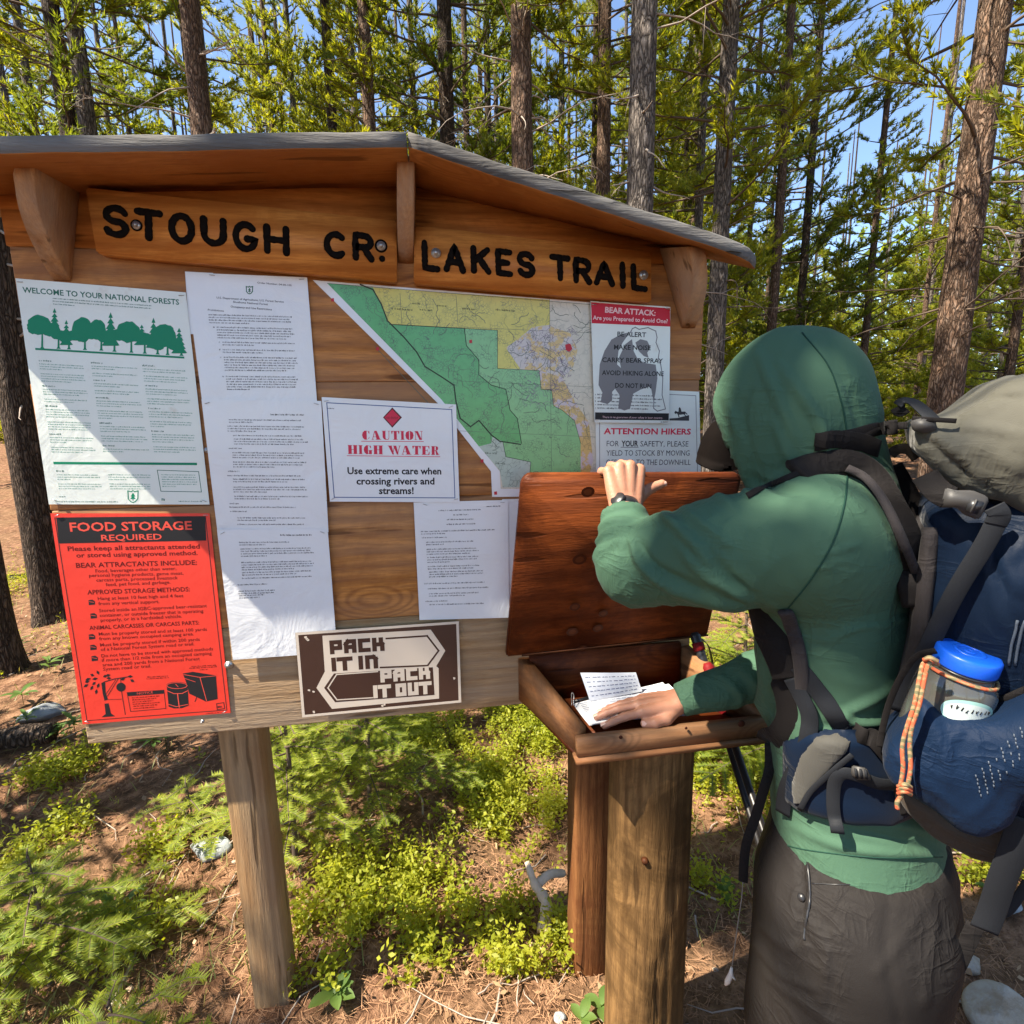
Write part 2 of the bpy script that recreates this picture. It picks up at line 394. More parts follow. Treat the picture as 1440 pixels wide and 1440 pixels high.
STROKES = {
 'S': [arc(.5, .745, .42, .255, 20, 270, 12) + arc(.5, .255, .42, .255, 90, -160, 12)[1:]],
 'T': [[(.02, 1), (.98, 1)], [(.5, 1), (.5, 0)]],
 'O': [arc(.5, .5, .45, .5, 0, 360, 24)],
 'U': [[(.06, 1), (.06, .38)] + arc(.5, .38, .44, .38, 180, 360, 10) + [(.94, 1)]],
 'G': [arc(.5, .5, .45, .5, 45, 330, 16) + [(.93, .42), (.58, .42)]],
 'H': [[(.08, 0), (.08, 1)], [(.92, 0), (.92, 1)], [(.08, .5), (.92, .5)]],
 'C': [arc(.52, .5, .46, .5, 48, 312, 16)],
 'R': [[(.08, 0), (.08, 1), (.55, 1)] + arc(.55, .74, .36, .26, 90, -90, 8) + [(.08, .48)], [(.5, .48), (.92, 0)]],
 'L': [[(.1, 1), (.1, 0), (.92, 0)]],
 'A': [[(.02, 0), (.5, 1), (.98, 0)], [(.2, .33), (.8, .33)]],
 'K': [[(.08, 0), (.08, 1)], [(.9, 1), (.1, .42)], [(.38, .6), (.95, 0)]],
 'E': [[(.9, 1), (.08, 1), (.08, 0), (.92, 0)], [(.08, .5), (.75, .5)]],
 'I': [[(.5, 0), (.5, 1)]],
 '.': [[(.5, .02), (.5, .03)]],
 # block letters of the small arrow sign
 'P': [[(.1, 0), (.1, 1), (.9, 1), (.9, .4), (.1, .4)]],
 'N': [[(.1, 0), (.1, 1), (.7, 1), (.9, .8), (.9, 0)]],
}
def strokes3(ch, P00, ex, ez, sw, y, th, rng, bevel=True, rough=0.0, square=False):
    """letter in box P00 (lower left), ex/ez = box edges (3-vectors)"""
    b = B(); L = 0
    for pl in STROKES[ch]:
        pts = np.array(pl, float); P3 = np.array([P00 + ex * a + ez * c for a, c in pts])
        if rough:
            # resample
            seg = [P3[0]]
            for q0, q1 in zip(P3[:-1], P3[1:]):
                k = max(1, int(np.linalg.norm(q1 - q0) / .004))
                for s_ in range(1, k + 1): seg.append(q0 + (q1 - q0) * s_ / k)
            P3 = np.array(seg)
        T = np.gradient(P3, axis=0) if len(P3) > 1 else np.array([[0, 0, 1.0]]); T /= np.linalg.norm(T, axis=1)[:, None] + 1e-12
        Nn = np.stack([-T[:, 2], 0 * T[:, 0], T[:, 0]], 1)
        wv = sw / 2 * (1 + rough * (rng.random(len(P3)) - .5))
        capn = 6
        pts2 = []
        if square:
            A_ = P3[0] - T[0] * 0; Z_ = P3[-1]
            left = [P3[i] + Nn[i] * wv[i] for i in range(len(P3))]; right = [P3[i] - Nn[i] * wv[i] for i in range(len(P3))]
            outl = left + right[::-1]
        n = len(P3)
        lo = P3 + Nn * wv[:, None]; ro = P3 - Nn * wv[:, None]
        if not square:
            st = [P3[0] + Nn[0] * wv[0] * cos(a) - T[0] * wv[0] * sin(a) for a in np.linspace(0, pi, capn)[1:-1]]
            en = [P3[-1] - Nn[-1] * wv[-1] * cos(a) + T[-1] * wv[-1] * sin(a) for a in np.linspace(0, pi, capn)[1:-1]]
        yy = y - th - L * .00012; L += 1
        V = np.vstack([lo, ro]); V[:, 1] = yy
        Vb = V.copy(); Vb[:, 1] = y + .0005
        i = np.arange(n - 1)
        b.add(np.vstack([V, Vb]), [np.stack([i, i + 1, n + i + 1, n + i], 1), np.stack([i, 2 * n + i, 2 * n + i + 1, i + 1], 1), np.stack([n + i, n + i + 1, 3 * n + i + 1, 3 * n + i], 1)])
        if not square:
            for E_, a0, a1 in ((st, lo[0], ro[0]), (en, ro[-1], lo[-1])):
                q = np.array([a0] + E_ + [a1]); q[:, 1] = yy - .00004; q2 = q.copy(); q2[:, 1] = y + .0005; k = len(q)
                b.add(np.vstack([q, q2]), [list(range(k))] + [[a, a + 1, k + a + 1, k + a][::-1] for a in range(k - 1)])
        if square:   # square joins
            for q in P3[1:-1]:
                h = sw / 2; b.add([(q[0] - h, yy - .00003, q[2] - h), (q[0] + h, yy - .00003, q[2] - h), (q[0] + h, yy - .00003, q[2] + h), (q[0] - h, yy - .00003, q[2] + h)], [[0, 1, 2, 3]])
    return b
def name_board(C4, letters, label, bolts, dots=()):
    nb = thing('name_board', label, 'sign', wy(*C4[3], YN))
    o = board_from_px(C4, YN, .036, MT['name'], nb, 'board')
    rng = np.random.default_rng(3)
    for ch, u0, v0, u1, v1 in letters:   # u0,v0 top left; u1,v1 bottom right of the letter
        y = YN; mid = (v0 + v1) / 2
        BL = wy(u0 + 2.5, v1 - (u1 - u0) * .10 - 2, y); BR = wy(u1 - 2.5, v1 - 2, y); TL = wy(u0 + 1.5, v0 + 3, y)
        strokes3(ch, BL, BR - BL, TL - BL, .0124, y, .0012, rng, rough=.28).build('letter', MT['char'], nb)
    for (u, v) in dots:
        p = wy(u, v, YN); b = B(); b.tube([(p[0], YN, p[2]), (p[0], YN - .0012, p[2])], [.006, .006], 12); b.build('dot', MT['char'], nb)
    for (u, v, r, ring) in bolts:
        if ring:
            p = wy(u, v, YN); b = B(); b.tube([(p[0], YN, p[2]), (p[0], YN - .0009, p[2])], [r * 1.45, r * 1.45], 20); b.build('bolt_hole', MT['char'], nb)
        bolt(u, v, YN - .001, r, nb)
    return nb
name_board([(119, 262.7), (557.5, 309.7), (557.5, 395), (134.3, 355)],
  [('S', 145, 288, 182, 334), ('T', 191, 294, 228, 338), ('O', 238, 299, 274, 343), ('U', 283, 305, 319, 346), ('G', 328, 311, 364, 354), ('H', 371, 316, 408, 358),
   ('C', 456, 325, 489, 363), ('R', 496, 327, 527, 367)],
  'left routed wooden name board reading STOUGH CR in black letters', [(192, 317, .007, True), (536, 346, .0085, True)], [(537.5, 364)])
name_board([(582.8, 315.6), (916.5, 354.5), (916.5, 424.5), (581.6, 396.5)],
  [('L', 593, 338, 619, 381), ('A', 625, 342, 654, 383), ('K', 662, 346, 691, 385), ('E', 697, 350, 722, 388), ('S', 727, 353, 753, 390), ('T', 774, 358, 802, 395),
   ('R', 806, 362, 833, 399), ('A', 836, 366, 864, 402), ('I', 870, 368, 882, 405), ('L', 887, 371, 911, 409)],
  'right routed wooden name board reading LAKES TRAIL in black letters', [(613, 356, .0095, False), (905, 387, .0095, False)])

# ================================================================== POSTERS
def ripple_fn(seed, amp):
    r = np.random.default_rng(seed); ks = [(r.uniform(4, 16), r.uniform(4, 14), r.uniform(0, 6), r.uniform(.4, 1)) for _ in range(5)]
    def f(X, Z): return -amp * (.5 + .5 * sum(a * np.sin(kx * X + kz * Z + ph) for kx, kz, ph, a in ks) / 3)
    return f
FONT_CACHE = {}
def glyph_text(s, off=0.0):
    key = (s, off)
    if key in FONT_CACHE: return FONT_CACHE[key]
    cu = bpy.data.curves.new('t', 'FONT'); cu.body = s; cu.size = 1; cu.offset = off; cu.resolution_u = 2; cu.fill_mode = 'FRONT'
    ob = bpy.data.objects.new('t', cu); COL.objects.link(ob); bpy.context.view_layer.update()
    me = bpy.data.meshes.new_from_object(ob.evaluated_get(bpy.context.evaluated_depsgraph_get()))
    V = np.array([v.co[:2] for v in me.vertices]); F = [list(p.vertices) for p in me.polygons]
    bpy.data.objects.remove(ob); bpy.data.curves.remove(cu); bpy.data.meshes.remove(me)
    FONT_CACHE[key] = (V, F); return V, F
_h = glyph_text('H')[0]; CAPH = _h[:, 1].max() - _h[:, 1].min()
INK = {}
def ink(name, c, rough=.5):
    if name not in INK:
        m = M('print_' + name, rough, .2).color(c); m.set(Coat_Weight=.12, Coat_Roughness=.25); INK[name] = m.m
    return INK[name]
class Poster:
    def __init__(s, name, label, cat, C4, layer, paper, amp=.0012, seed=0, holes=(), outline=None, base_y=0.0):
        s.rip = ripple_fn(seed, amp); s.y0 = base_y - .0012 - layer * .0030; s.rng = np.random.default_rng(seed + 100)
        s.C = [wy(u, v, 0)[[0, 2]] for u, v in C4]      # TL TR BR BL  (X,Z)
        s.root = thing(name, label, cat, (s.C[3][0], s.y0, s.C[3][1])); s.k = 0; s.col = {}
        TL, TR, BR, BL = s.C; nx, nz = 24, 30
        a, b = np.meshgrid(np.linspace(0, 1, nx + 1), np.linspace(0, 1, nz + 1), indexing='ij')
        P = (BL[None, None] * ((1 - a) * (1 - b))[..., None] + BR * (a * (1 - b))[..., None] + TL * ((1 - a) * b)[..., None] + TR * (a * b)[..., None])
        if outline is not None:
            s.poly3(outline, None, 'sheet', mat=paper); return
        X, Z = P[..., 0].ravel(), P[..., 1].ravel(); V = np.stack([X, s.y0 + s.rip(X, Z), Z], 1)
        i, j = np.meshgrid(np.arange(nx), np.arange(nz), indexing='ij'); w_ = nz + 1
        Fq = np.stack([i * w_ + j, (i + 1) * w_ + j, (i + 1) * w_ + j + 1, i * w_ + j + 1], -1).reshape(-1, 4)
        V2 = V.copy(); V2[:, 1] += .0006
        me = mesh('sheet', np.vstack([V, V2]), [Fq, Fq[:, ::-1] + len(V)], True)
        link('sheet', me, paper, s.root)
    def uv(s, u, v): return wy(u, v, 0)[[0, 2]]
    def axes(s, p):
        TL, TR, BR, BL = s.C; H = TL - BL; t = np.clip((p - BL) @ H / (H @ H), 0, 1)
        ex = (BR - BL) * (1 - t) + (TR - TL) * t; ex = ex / np.linalg.norm(ex); return ex, np.array([-ex[1], ex[0]])
    def lift(s, X, Z, lev=0): return np.stack([X, s.y0 + s.rip(X, Z) - .00007 - lev * .00006, Z], 1)
    def _add(s, key, V, F):
        s.col.setdefault(key, B()).add(V, F)
    def poly(s, pts, key, lev=0, sub=True):
        """filled polygon given by photo pixels"""
        P = np.array([s.uv(u, v) for u, v in pts]); s.polyXZ(P, key, lev, sub)
    def polyXZ(s, P, key, lev=0, sub=True):
        if not sub: return s._add(key, s.lift(P[:, 0], P[:, 1], lev), [list(range(len(P)))])
        from mathutils.geometry import tessellate_polygon
        T = [tuple(P[i] for i in t) for t in tessellate_polygon([[Vector((q[0], q[1], 0)) for q in P]])]
        out = []
        while T:
            a, b, c = T.pop(); L = [np.linalg.norm(b - a), np.linalg.norm(c - b), np.linalg.norm(a - c)]; m_ = max(L)
            if m_ < .022: out.append((a, b, c)); continue
            if L[0] == m_: m = (a + b) / 2; T += [(a, m, c), (m, b, c)]
            elif L[1] == m_: m = (b + c) / 2; T += [(a, b, m), (a, m, c)]
            else: m = (c + a) / 2; T += [(a, b, m), (m, b, c)]
        q = np.array(out); V = q.reshape(-1, 2); V = np.stack([V[:, 0], 0 * V[:, 0], V[:, 1]], 1); F = np.arange(len(V)).reshape(-1, 3)
        A = V[F]; nrm = np.cross(A[:, 1] - A[:, 0], A[:, 2] - A[:, 0])[:, 1]; F[nrm > 0] = F[nrm > 0][:, ::-1]
        s.k += 1; lev = lev + .08 * (s.k % 9)
        s._add(key, s.lift(V[:, 0], V[:, 2], lev), F)
    def line(s, pts, wpx, key, lev=1, closed=False):
        P = np.array([s.uv(u, v) for u, v in pts]); s.lineXZ(P, wpx * .00165, key, lev, closed)
    def lineXZ(s, P, wd_, key, lev=1, closed=False):
        if closed: P = np.vstack([P, P[:1]])
        for si, (a, b) in enumerate(zip(P[:-1], P[1:])):
            lev += .07; d = b - a; L = np.linalg.norm(d)
            if L < 1e-6: continue
            d /= L; n = np.array([-d[1], d[0]]) * wd_ / 2; k = max(1, int(L / .02)); e = d * wd_ / 2
            ts = np.linspace(0, 1, k + 1)[:, None]; C = (a - e) * (1 - ts) + (b + e) * ts
            q = np.vstack([C - n, C + n]); i = np.arange(k); m = k + 1
            s._add(key, s.lift(q[:, 0], q[:, 1], lev), np.stack([i, i + 1, m + i + 1, m + i], 1))
    def text(s, st, p0, p1, h, key, off=0.0, lev=1):
        """baseline from pixel p0 to p1, cap height h in pixels"""
        V, F = glyph_text(st, off); a, b = s.uv(*p0), s.uv(*p1); c = s.uv(p0[0], p0[1] - h)
        x0, x1 = V[:, 0].min(), V[:, 0].max(); ex = (b - a) / (x1 - x0); up = np.array([-(b - a)[1], (b - a)[0]]); up /= np.linalg.norm(up)
        ez = up * (c - a)[1] / CAPH
        P = a + (V[:, :1] - x0) * ex + V[:, 1:2] * ez; idx = np.concatenate([np.array(f) for f in F]); Y = s.lift(P[:, 0], P[:, 1], lev)[idx]
        off_ = np.concatenate([np.full(len(f), (i % 11) * 6e-6) for i, f in enumerate(F)]); Y[:, 1] -= off_; n_ = np.cumsum([0] + [len(f) for f in F])
        s._add(key, Y, [list(range(n_[i], n_[i + 1])) for i in range(len(F))])
    def fine(s, u, v, wpx, key, h=2.2, scale=None, dens=1.0):
        """one row of print too small to read: word-shaped runs of letter-shaped marks. u,v left baseline px"""
        a = s.uv(u, v); ex, ez = s.axes(a); r = s.rng; mpp = (s.uv(u + 10, v) - a)[0] / 10
        W = wpx * mpp; H = h * mpp; x = 0.0; Q = []
        while x < W:
            nl = r.integers(2, 9)
            for _ in range(nl):
                lw = H * r.uniform(.34, .6)
                if x + lw > W: break
                hh = H * (1.0 if r.random() < .28 else .72); lo = -H * .25 if r.random() < .1 else 0
                st = H * .16
                kind = r.random()
                Q.append((x, lo, x + st * 1.1, hh))
                if kind < .75: Q.append((x + st, hh - st * 1.2 if kind < .4 else hh * .4, x + lw * .8, hh if kind < .4 else hh * .4 + st))
                if kind < .5: Q.append((x + lw * .8 - st, 0, x + lw * .8, hh - st))
                x += lw
            x += H * .42
        if not Q: return
        Q = np.array(Q); P = np.stack([Q[:, [0, 1]], Q[:, [2, 1]], Q[:, [2, 3]], Q[:, [0, 3]]], 1).reshape(-1, 2)
        P = a + P[:, :1] * ex + P[:, 1:] * ez; n = len(Q)
        s._add(key, s.lift(P[:, 0], P[:, 1], 1), np.arange(4 * n).reshape(n, 4))
    def para(s, u, v, wpx, n, key, dy=4.0, h=2.0, last=None, ind=0.0, head=False, jag=.06):
        """n rows starting at px (u,v) (baseline), stepping down the sheet"""
        a = s.uv(u, v); ex, ez = s.axes(a); mpp = (s.uv(u + 10, v) - a)[0] / 10
        for i in range(n):
            p = a - ez * dy * mpp * i; q = project([p[0], 0, p[1]])
            w_ = wpx * (1 - s.rng.random() * jag)
            if i == n - 1: w_ = wpx * (last if last is not None else s.rng.uniform(.3, .95))
            s.fine(q[0], q[1], w_, key, h)
    def done(s, names):
        for key, b in s.col.items():
            if key not in names: raise RuntimeError(key)
            nm, m = names[key]; b.build(nm, m, s.root, **({'kind': 'stuff'} if nm in ('town_mark', 'fine_print', 'road_lines', 'lettering', 'red_lettering', 'cream_lettering', 'heading_lettering', 'tree_print', 'black_print') else {}))
        return s.root
def project(P):
    X = np.asarray(P, float) - CAM; c = RC @ np.array([X[0], -X[2], X[1]]); return F_PX * c[:2] / c[2] + 720
def paper(name, c, rough=.32, crinkle=.25, stain=None):
    m = M(name, rough, .5); v = m.map(rnd=True); n1 = m.noise(v, 9, 4, .6, .8); n2 = m.noise(v, 60, 3)
    c2 = m.mix(m.math('MULTIPLY', m.ramp(n1, [(.4, 0), (.7, 1)]), .22), c, tuple(x * .82 for x in (c[0], c[1] * .99, c[2] * .96)))
    if stain: c2 = m.mix(m.math('MULTIPLY', m.ramp(m.noise(v, 22, 5, .7), [(.6, 0), (.72, 1)]), .35), c2, stain)
    m.color(c2); m.bump(m.math('ADD', n1, m.math('MULTIPLY', n2, .12)), crinkle, .012); m.set(Coat_Weight=.5 if c[0] > .5 and c[1] > .5 else .1, Coat_Roughness=.18)
    return m.m
P_WHITE = paper('laminated_white_paper', (.74, .76, .78), crinkle=.33)
P_COAT = paper('coated_white_paper', (.72, .77, .72), .4, .2, (.5, .42, .32))
P_RED = paper('red_poster_paper', (.80, .045, .025), .45, .12)
P_BROWN = paper('brown_enamel', (.055, .026, .018), .35, .1)
BLK, GRN, GRY = ink('black', (.02, .02, .022)), ink('green', (.0, .22, .11)), ink('grey', (.2, .2, .205))

# --- welcome poster
W = Poster('welcome_poster', 'white poster welcoming visitors to national forests with green row of trees', 'poster',
           [(22.7, 391.7), (262, 411.7), (295.3, 709.3), (69.5, 709)], 0, P_COAT, .0022, 1)
z7 = lambda x, y: (x / 5.143, 380 + y / 5.143)
W.text('WELCOME TO YOUR NATIONAL FORESTS', (33, 411.5), (253, 429), 7.6, 'g', .02)
W.para(75, 420.5, 150, 3, 'g', 4.2, 1.9, .2)
def blob(cx, cy, rx, ry, n=26, j=.07, r=random.Random(5)): return [z7(cx + rx * cos(2 * pi * i / n) * (1 + r.uniform(-j, j)), cy + ry * sin(2 * pi * i / n) * (1 + r.uniform(-j, j))) for i in range(n)]
lv = 0
for i, (x, y, rx, ry) in enumerate([(290, 398, 88, 72), (260, 410, 60, 55), (600, 432, 76, 88), (710, 430, 62, 72), (930, 448, 84, 78), (1190, 475, 86, 84), (370, 430, 70, 50), (560, 470, 80, 40), (480, 480, 60, 45), (660, 460, 90, 40),
                                    (770, 480, 70, 45), (860, 470, 80, 42), (1000, 480, 80, 40), (1060, 500, 60, 42), (1120, 530, 60, 40), (1270, 540, 60, 42), (430, 470, 60, 34), (1150, 560, 40, 20)]):
    W.poly(blob(x, y, rx, ry), 't', .15 * i, False)
for i, (x, y0, y1, hw) in enumerate([(400, 275, 470, 46), (485, 360, 540, 42), (805, 305, 545, 58), (1030, 395, 540, 52), (1115, 345, 560, 50), (1300, 418, 600, 52)]):
    P = [z7(x, y0)]; k = 6
    for j in range(1, k + 1): P += [z7(x + hw * j / k + 6, y0 + (y1 - y0) * j / k), z7(x + hw * j / k - 8, y0 + (y1 - y0) * j / k + 3)]
    for j in range(k, 0, -1): P += [z7(x - hw * j / k + 8, y0 + (y1 - y0) * j / k + 3), z7(x - hw * j / k - 6, y0 + (y1 - y0) * j / k)]
    W.poly(P, 't', 3 + .15 * i, False)
for i, (x, y) in enumerate([(312, 565), (430, 567), (505, 571), (620, 575), (738, 580), (833, 588), (955, 595), (1052, 602), (1145, 608), (1217, 612), (1317, 618)]):
    W.poly([z7(x - 5, y - 130), z7(x + 5, y - 130), z7(x + 7, y - 10), z7(x + 16, y + 3), z7(x - 16, y + 2), z7(x - 8, y - 10)], 't', 4.2 + .1 * i, False)
W.line([(52.5, 491), (258.6, 503)], 2.2, 't', 6)
for u, v, w_ in ((56, 508, 64), (129, 511, 66), (201, 515, 62)):
    vv = 0; k = 0
    while vv < 126:
        n = int(W.rng.integers(2, 5)); tl = (u + vv * .14, v + vv)
        if k % 2 == 0: W.fine(tl[0], tl[1], 18, 'g', 2.4); vv += 4.5
        W.para(u + vv * .14, v + vv, w_, n, 'f', 3.7, 1.75); vv += n * 3.7 + 2.6; k += 1
W.line([(78, 651), (276, 652.3)], 3, 't', 1)
W.fine(80, 663, 12, 'g', 2.4)
for u in (81, 153):
    W.para(u, 668, 62, 3, 'f', 3.7, 1.8); W.para(u + 2, 681, 62, 3, 'f', 3.7, 1.8)
W.line([(222, 661), (280, 663), (284, 691.6), (227, 690.6)], .8, 'g', 1, True); W.para(228, 668, 50, 6, 'f', 3.6, 1.7)
def shield(Wp, u, v, s_, key):
    P = [(u - .45 * s_, v - .5 * s_), (u - .15 * s_, v - .42 * s_), (u, v - .52 * s_), (u + .15 * s_, v - .42 * s_), (u + .45 * s_, v - .5 * s_), (u + .42 * s_, v + .2 * s_), (u + .2 * s_, v + .45 * s_), (u, v + .52 * s_), (u - .2 * s_, v + .45 * s_), (u - .42 * s_, v + .2 * s_)]
    Wp.line(P, 1.1, key, 1, True)
    Wp.poly([(u, v - .35 * s_), (u + .2 * s_, v), (u + .07 * s_, v), (u + .24 * s_, v + .22 * s_), (u + .04 * s_, v + .22 * s_), (u + .04 * s_, v + .36 * s_), (u - .04 * s_, v + .36 * s_), (u - .04 * s_, v + .22 * s_), (u - .24 * s_, v + .22 * s_), (u - .07 * s_, v), (u - .2 * s_, v)], key, 1, False)
shield(W, 187.7, 698, 16, 't')
W.fine(84, 699, 10, 'g', 2); W.fine(79, 706, 90, 'g', 2); W.fine(228, 704, 8, 'g', 5); W.fine(252, 705.5, 34, 'g', 1.8)
W.done({'g': ('lettering', ink('dark_green', (.02, .14, .09))), 't': ('tree_print', GRN), 'f': ('fine_print', ink('pale_green', (.10, .30, .22)))})

# --- order pages down the middle
C1 = [(262, 384), (432.7, 391), (446.5, 566), (286, 566)]
Poster('notice_page', 'blank sheet edge showing behind the upper left corner of the forest order page', 'notice', [(260.5, 382), (300, 384), (306, 470), (267, 470)], 0, P_WHITE, .001, 20).done({})
p = Poster('notice_page', 'topmost letter page of forest restrictions with a small green shield at its head', 'notice', C1, 1, P_WHITE, .0022, 2)
p.text('Order Number: 04-00-105', (363, 399.5), (411, 403.5), 2.4, 'k', .012); shield(p, 352, 408.8, 10, 's')
p.text('U.S. Department of Agriculture, U.S. Forest Service', (306, 420.5), (400, 426.5), 2.7, 'k', .015); p.text('Shoshone National Forest', (329, 426.5), (378, 430), 2.7, 'k', .015)
p.text('Occupancy and Use Restrictions', (325.6, 433), (383.5, 437.3), 2.7, 'k', .015); p.text('Prohibitions', (293.7, 437.5), (316, 439), 2.5, 'k', .012)
for u, v, w_, n in ((294.5, 444, 120, 4), (306, 461.5, 111, 5), (314, 482.5, 105, 2), (314.5, 493, 106, 2), (316, 503.5, 106, 6), (319, 530.5, 104, 6)):
    if n > 2 or 1: p.para(u, v, w_, n, 'f', 3.75, 2.1)
    if u > 300: p.fine(u - 5, v, 3, 'f', 2.1)
p.done({'k': ('lettering', BLK), 's': ('shield_print', ink('shield_green', (.06, .16, .10))), 'f': ('fine_print', ink('soft_black', (.07, .07, .08)))})
p = Poster('notice_page', 'middle letter page of forest restrictions, overlapping the page above and below', 'notice', [(285.7, 561.7), (452.7, 564), (463, 747), (308, 747)], 2, P_WHITE, .0022, 3)
p.fine(382, 584, 48, 'k', 2.4)
for u, v, w_, n in ((324, 591, 108, 2), (322, 600, 110, 3), (330, 613, 104, 1), (331, 618, 106, 3), (324, 631, 20, 1), (329, 637, 105, 3), (330, 650, 105, 3), (323, 663, 18, 1), (322, 669, 110, 1), (330, 674, 106, 2), (330, 685, 106, 3), (332, 698, 106, 2), (325, 708, 14, 1), (325, 713, 100, 1), (326, 719, 26, 1), (336, 728, 102, 2), (336, 737, 100, 1)):
    p.para(u, v, w_, n, 'f', 3.6, 2.1, last=.95 if n == 1 else None)
p.done({'k': ('lettering', BLK), 'f': ('fine_print', INK['soft_black'])})
p = Poster('notice_page', 'lowest of three letter pages, mostly blank below, tucked behind the brown arrow sign', 'notice', [(308, 743), (462, 743), (475.5, 914), (330, 925)], 3, P_WHITE, .0022, 4)
p.fine(396, 752, 46, 'k', 2.4)
for u, v, w_, n in ((339, 762, 75, 2), (341, 771, 104, 4), (342, 790, 104, 4), (343, 804, 100, 2), (343, 812, 104, 1), (337, 821, 46, 1), (338, 830, 54, 2), (339, 836, 36, 2)):
    p.para(u, v, w_, n, 'f', 3.7, 2.1, last=.95 if n == 1 else None)
p.done({'k': ('lettering', BLK), 'f': ('fine_print', INK['soft_black'])})
Poster('notice_page', 'letter page mostly hidden behind the open lid, right of the faded notice', 'notice', [(706, 702), (752, 701), (754, 866), (708, 867)], 0, P_WHITE, .0012, 21).done({})
p = Poster('notice_page', 'faded letter page under the map tip, left of the open wooden lid', 'notice', [(581.7, 706), (714, 702.7), (715.7, 867.3), (590, 870.7)], 1, P_WHITE, .0020, 5)
z4 = lambda x, y: (400 + x / 3, 600 + y / 3)
for x, y, w_, n in ((852, 338, 62, 1), (650, 355, 186, 1), (712, 373, 68, 1), (685, 393, 120, 1), (684, 413, 128, 1), (576, 443, 338, 2), (580, 469, 110, 1), (598, 488, 210, 2), (600, 518, 226, 3), (603, 552, 222, 3), (605, 590, 226, 2), (610, 613, 246, 3), (590, 662, 268, 1), (605, 683, 270, 1), (610, 704, 224, 2), (595, 736, 96, 1), (612, 750, 244, 1)):
    p.para(*z4(x, y), w_ / 3, n, 'f', 3.5, 2.0, last=.97 if n == 1 else None)
p.done({'f': ('fine_print', INK['soft_black'])})

# --- map
MAP_ZIP = lambda x, y: (440 + x / 3.4286, 390 + y / 3.4286)
def map_mat(name, c, line=.35, sc=90, spot=None):
    m = M('map_' + name, .35, .45); v = m.map(rnd=False)
    vor = m.n('TexVoronoi'); vor.feature = 'DISTANCE_TO_EDGE'; vor.inputs['Scale'].default_value = sc; m.l(v, vor.inputs['Vector'])
    ln = m.ramp(vor.outputs['Distance'], [(0, 1), (.035, 1), (.07, 0)]); br = m.ramp(m.noise(v, 40, 2), [(.45, 0), (.55, 1)])
    col = m.mix(m.math('MULTIPLY', m.math('MULTIPLY', ln, br), line), c, (.05, .08, .06)); big = m.noise(v, 60, 5, .7)
    col = m.mix(m.math('MULTIPLY', m.ramp(big, [(.4, 0), (.65, 1)]), .3), col, tuple(x * .65 for x in c))
    if spot: col = m.mix(m.ramp(m.noise(v, 26, 5, .7), [(.5, 0), (.55, 1)]), col, spot)
    m.color(col); m.set(Coat_Weight=.5, Coat_Roughness=.15); return m.m
Mp = Poster('trail_map', 'laminated green and yellow forest map with diagonal white edge', 'map', [(442, 394), (842, 428), (842, 700), (692, 697)], 0, P_WHITE, .0015, 6, outline=[], base_y=0) if False else None
class MapP(Poster):
    def __init__(s):
        s.rip = ripple_fn(6, .0012); s.y0 = -.0012; s.rng = np.random.default_rng(11); s.C = [wy(u, v, 0)[[0, 2]] for u, v in [(442, 394), (842, 428), (842, 700), (692, 697)]]
        s.root = thing('trail_map', 'laminated green and yellow forest map with a diagonal white edge', 'map', (s.C[3][0], s.y0, s.C[3][1])); s.k = 0; s.col = {}
mp = MapP(); Z = MAP_ZIP
mp.poly([Z(0, 14), Z(1380, 125), Z(1400, 1055), Z(864, 1058), Z(858, 935), Z(600, 605)], 'w', -2)
mp.poly([Z(70, 30), Z(1375, 135), Z(1385, 1020), Z(905, 1020), Z(900, 935), Z(620, 590)], 'c', -1)
mp.poly([Z(70, 30), Z(290, 50), Z(330, 130), Z(370, 225), Z(730, 245), Z(740, 330), Z(800, 400), Z(800, 470), Z(860, 520), Z(930, 540), Z(950, 640), Z(985, 680), Z(1005, 800), Z(915, 790), Z(865, 770), Z(860, 800), Z(800, 815), Z(620, 590)], 'g', 0)
mp.poly([Z(730, 245), Z(890, 255), Z(890, 440), Z(1090, 450), Z(1100, 540), Z(1150, 545), Z(1160, 620), Z(1200, 640), Z(1260, 690), Z(1290, 800), Z(1290, 960), Z(1180, 1015), Z(1040, 1010), Z(1050, 890), Z(930, 865), Z(915, 790), Z(1005, 800), Z(985, 680), Z(950, 640), Z(930, 540), Z(860, 520), Z(800, 470), Z(800, 400), Z(740, 330)], 'l', 0)
mp.poly([Z(290, 50), Z(1140, 110), Z(1140, 230), Z(1060, 240), Z(985, 300), Z(930, 340), Z(1000, 442), Z(890, 440), Z(890, 255), Z(370, 225), Z(330, 130)], 'y', 0)
mp.poly([Z(800, 815), Z(860, 800), Z(865, 770), Z(915, 790), Z(930, 865), Z(1050, 890), Z(1040, 1010), Z(915, 1012), Z(900, 930)], 'p', 0)
mp.poly([Z(1090, 450), Z(1200, 480), Z(1240, 560), Z(1270, 610), Z(1330, 700), Z(1350, 880), Z(1320, 1000), Z(1290, 960), Z(1290, 800), Z(1260, 690), Z(1200, 640), Z(1160, 620), Z(1150, 545), Z(1100, 540)], 'o', 0)
mp.poly([Z(985, 300), Z(1060, 240), Z(1140, 235), Z(1240, 270), Z(1275, 350), Z(1250, 450), Z(1200, 480), Z(1090, 450), Z(1000, 442), Z(930, 340)], 'v', .5)
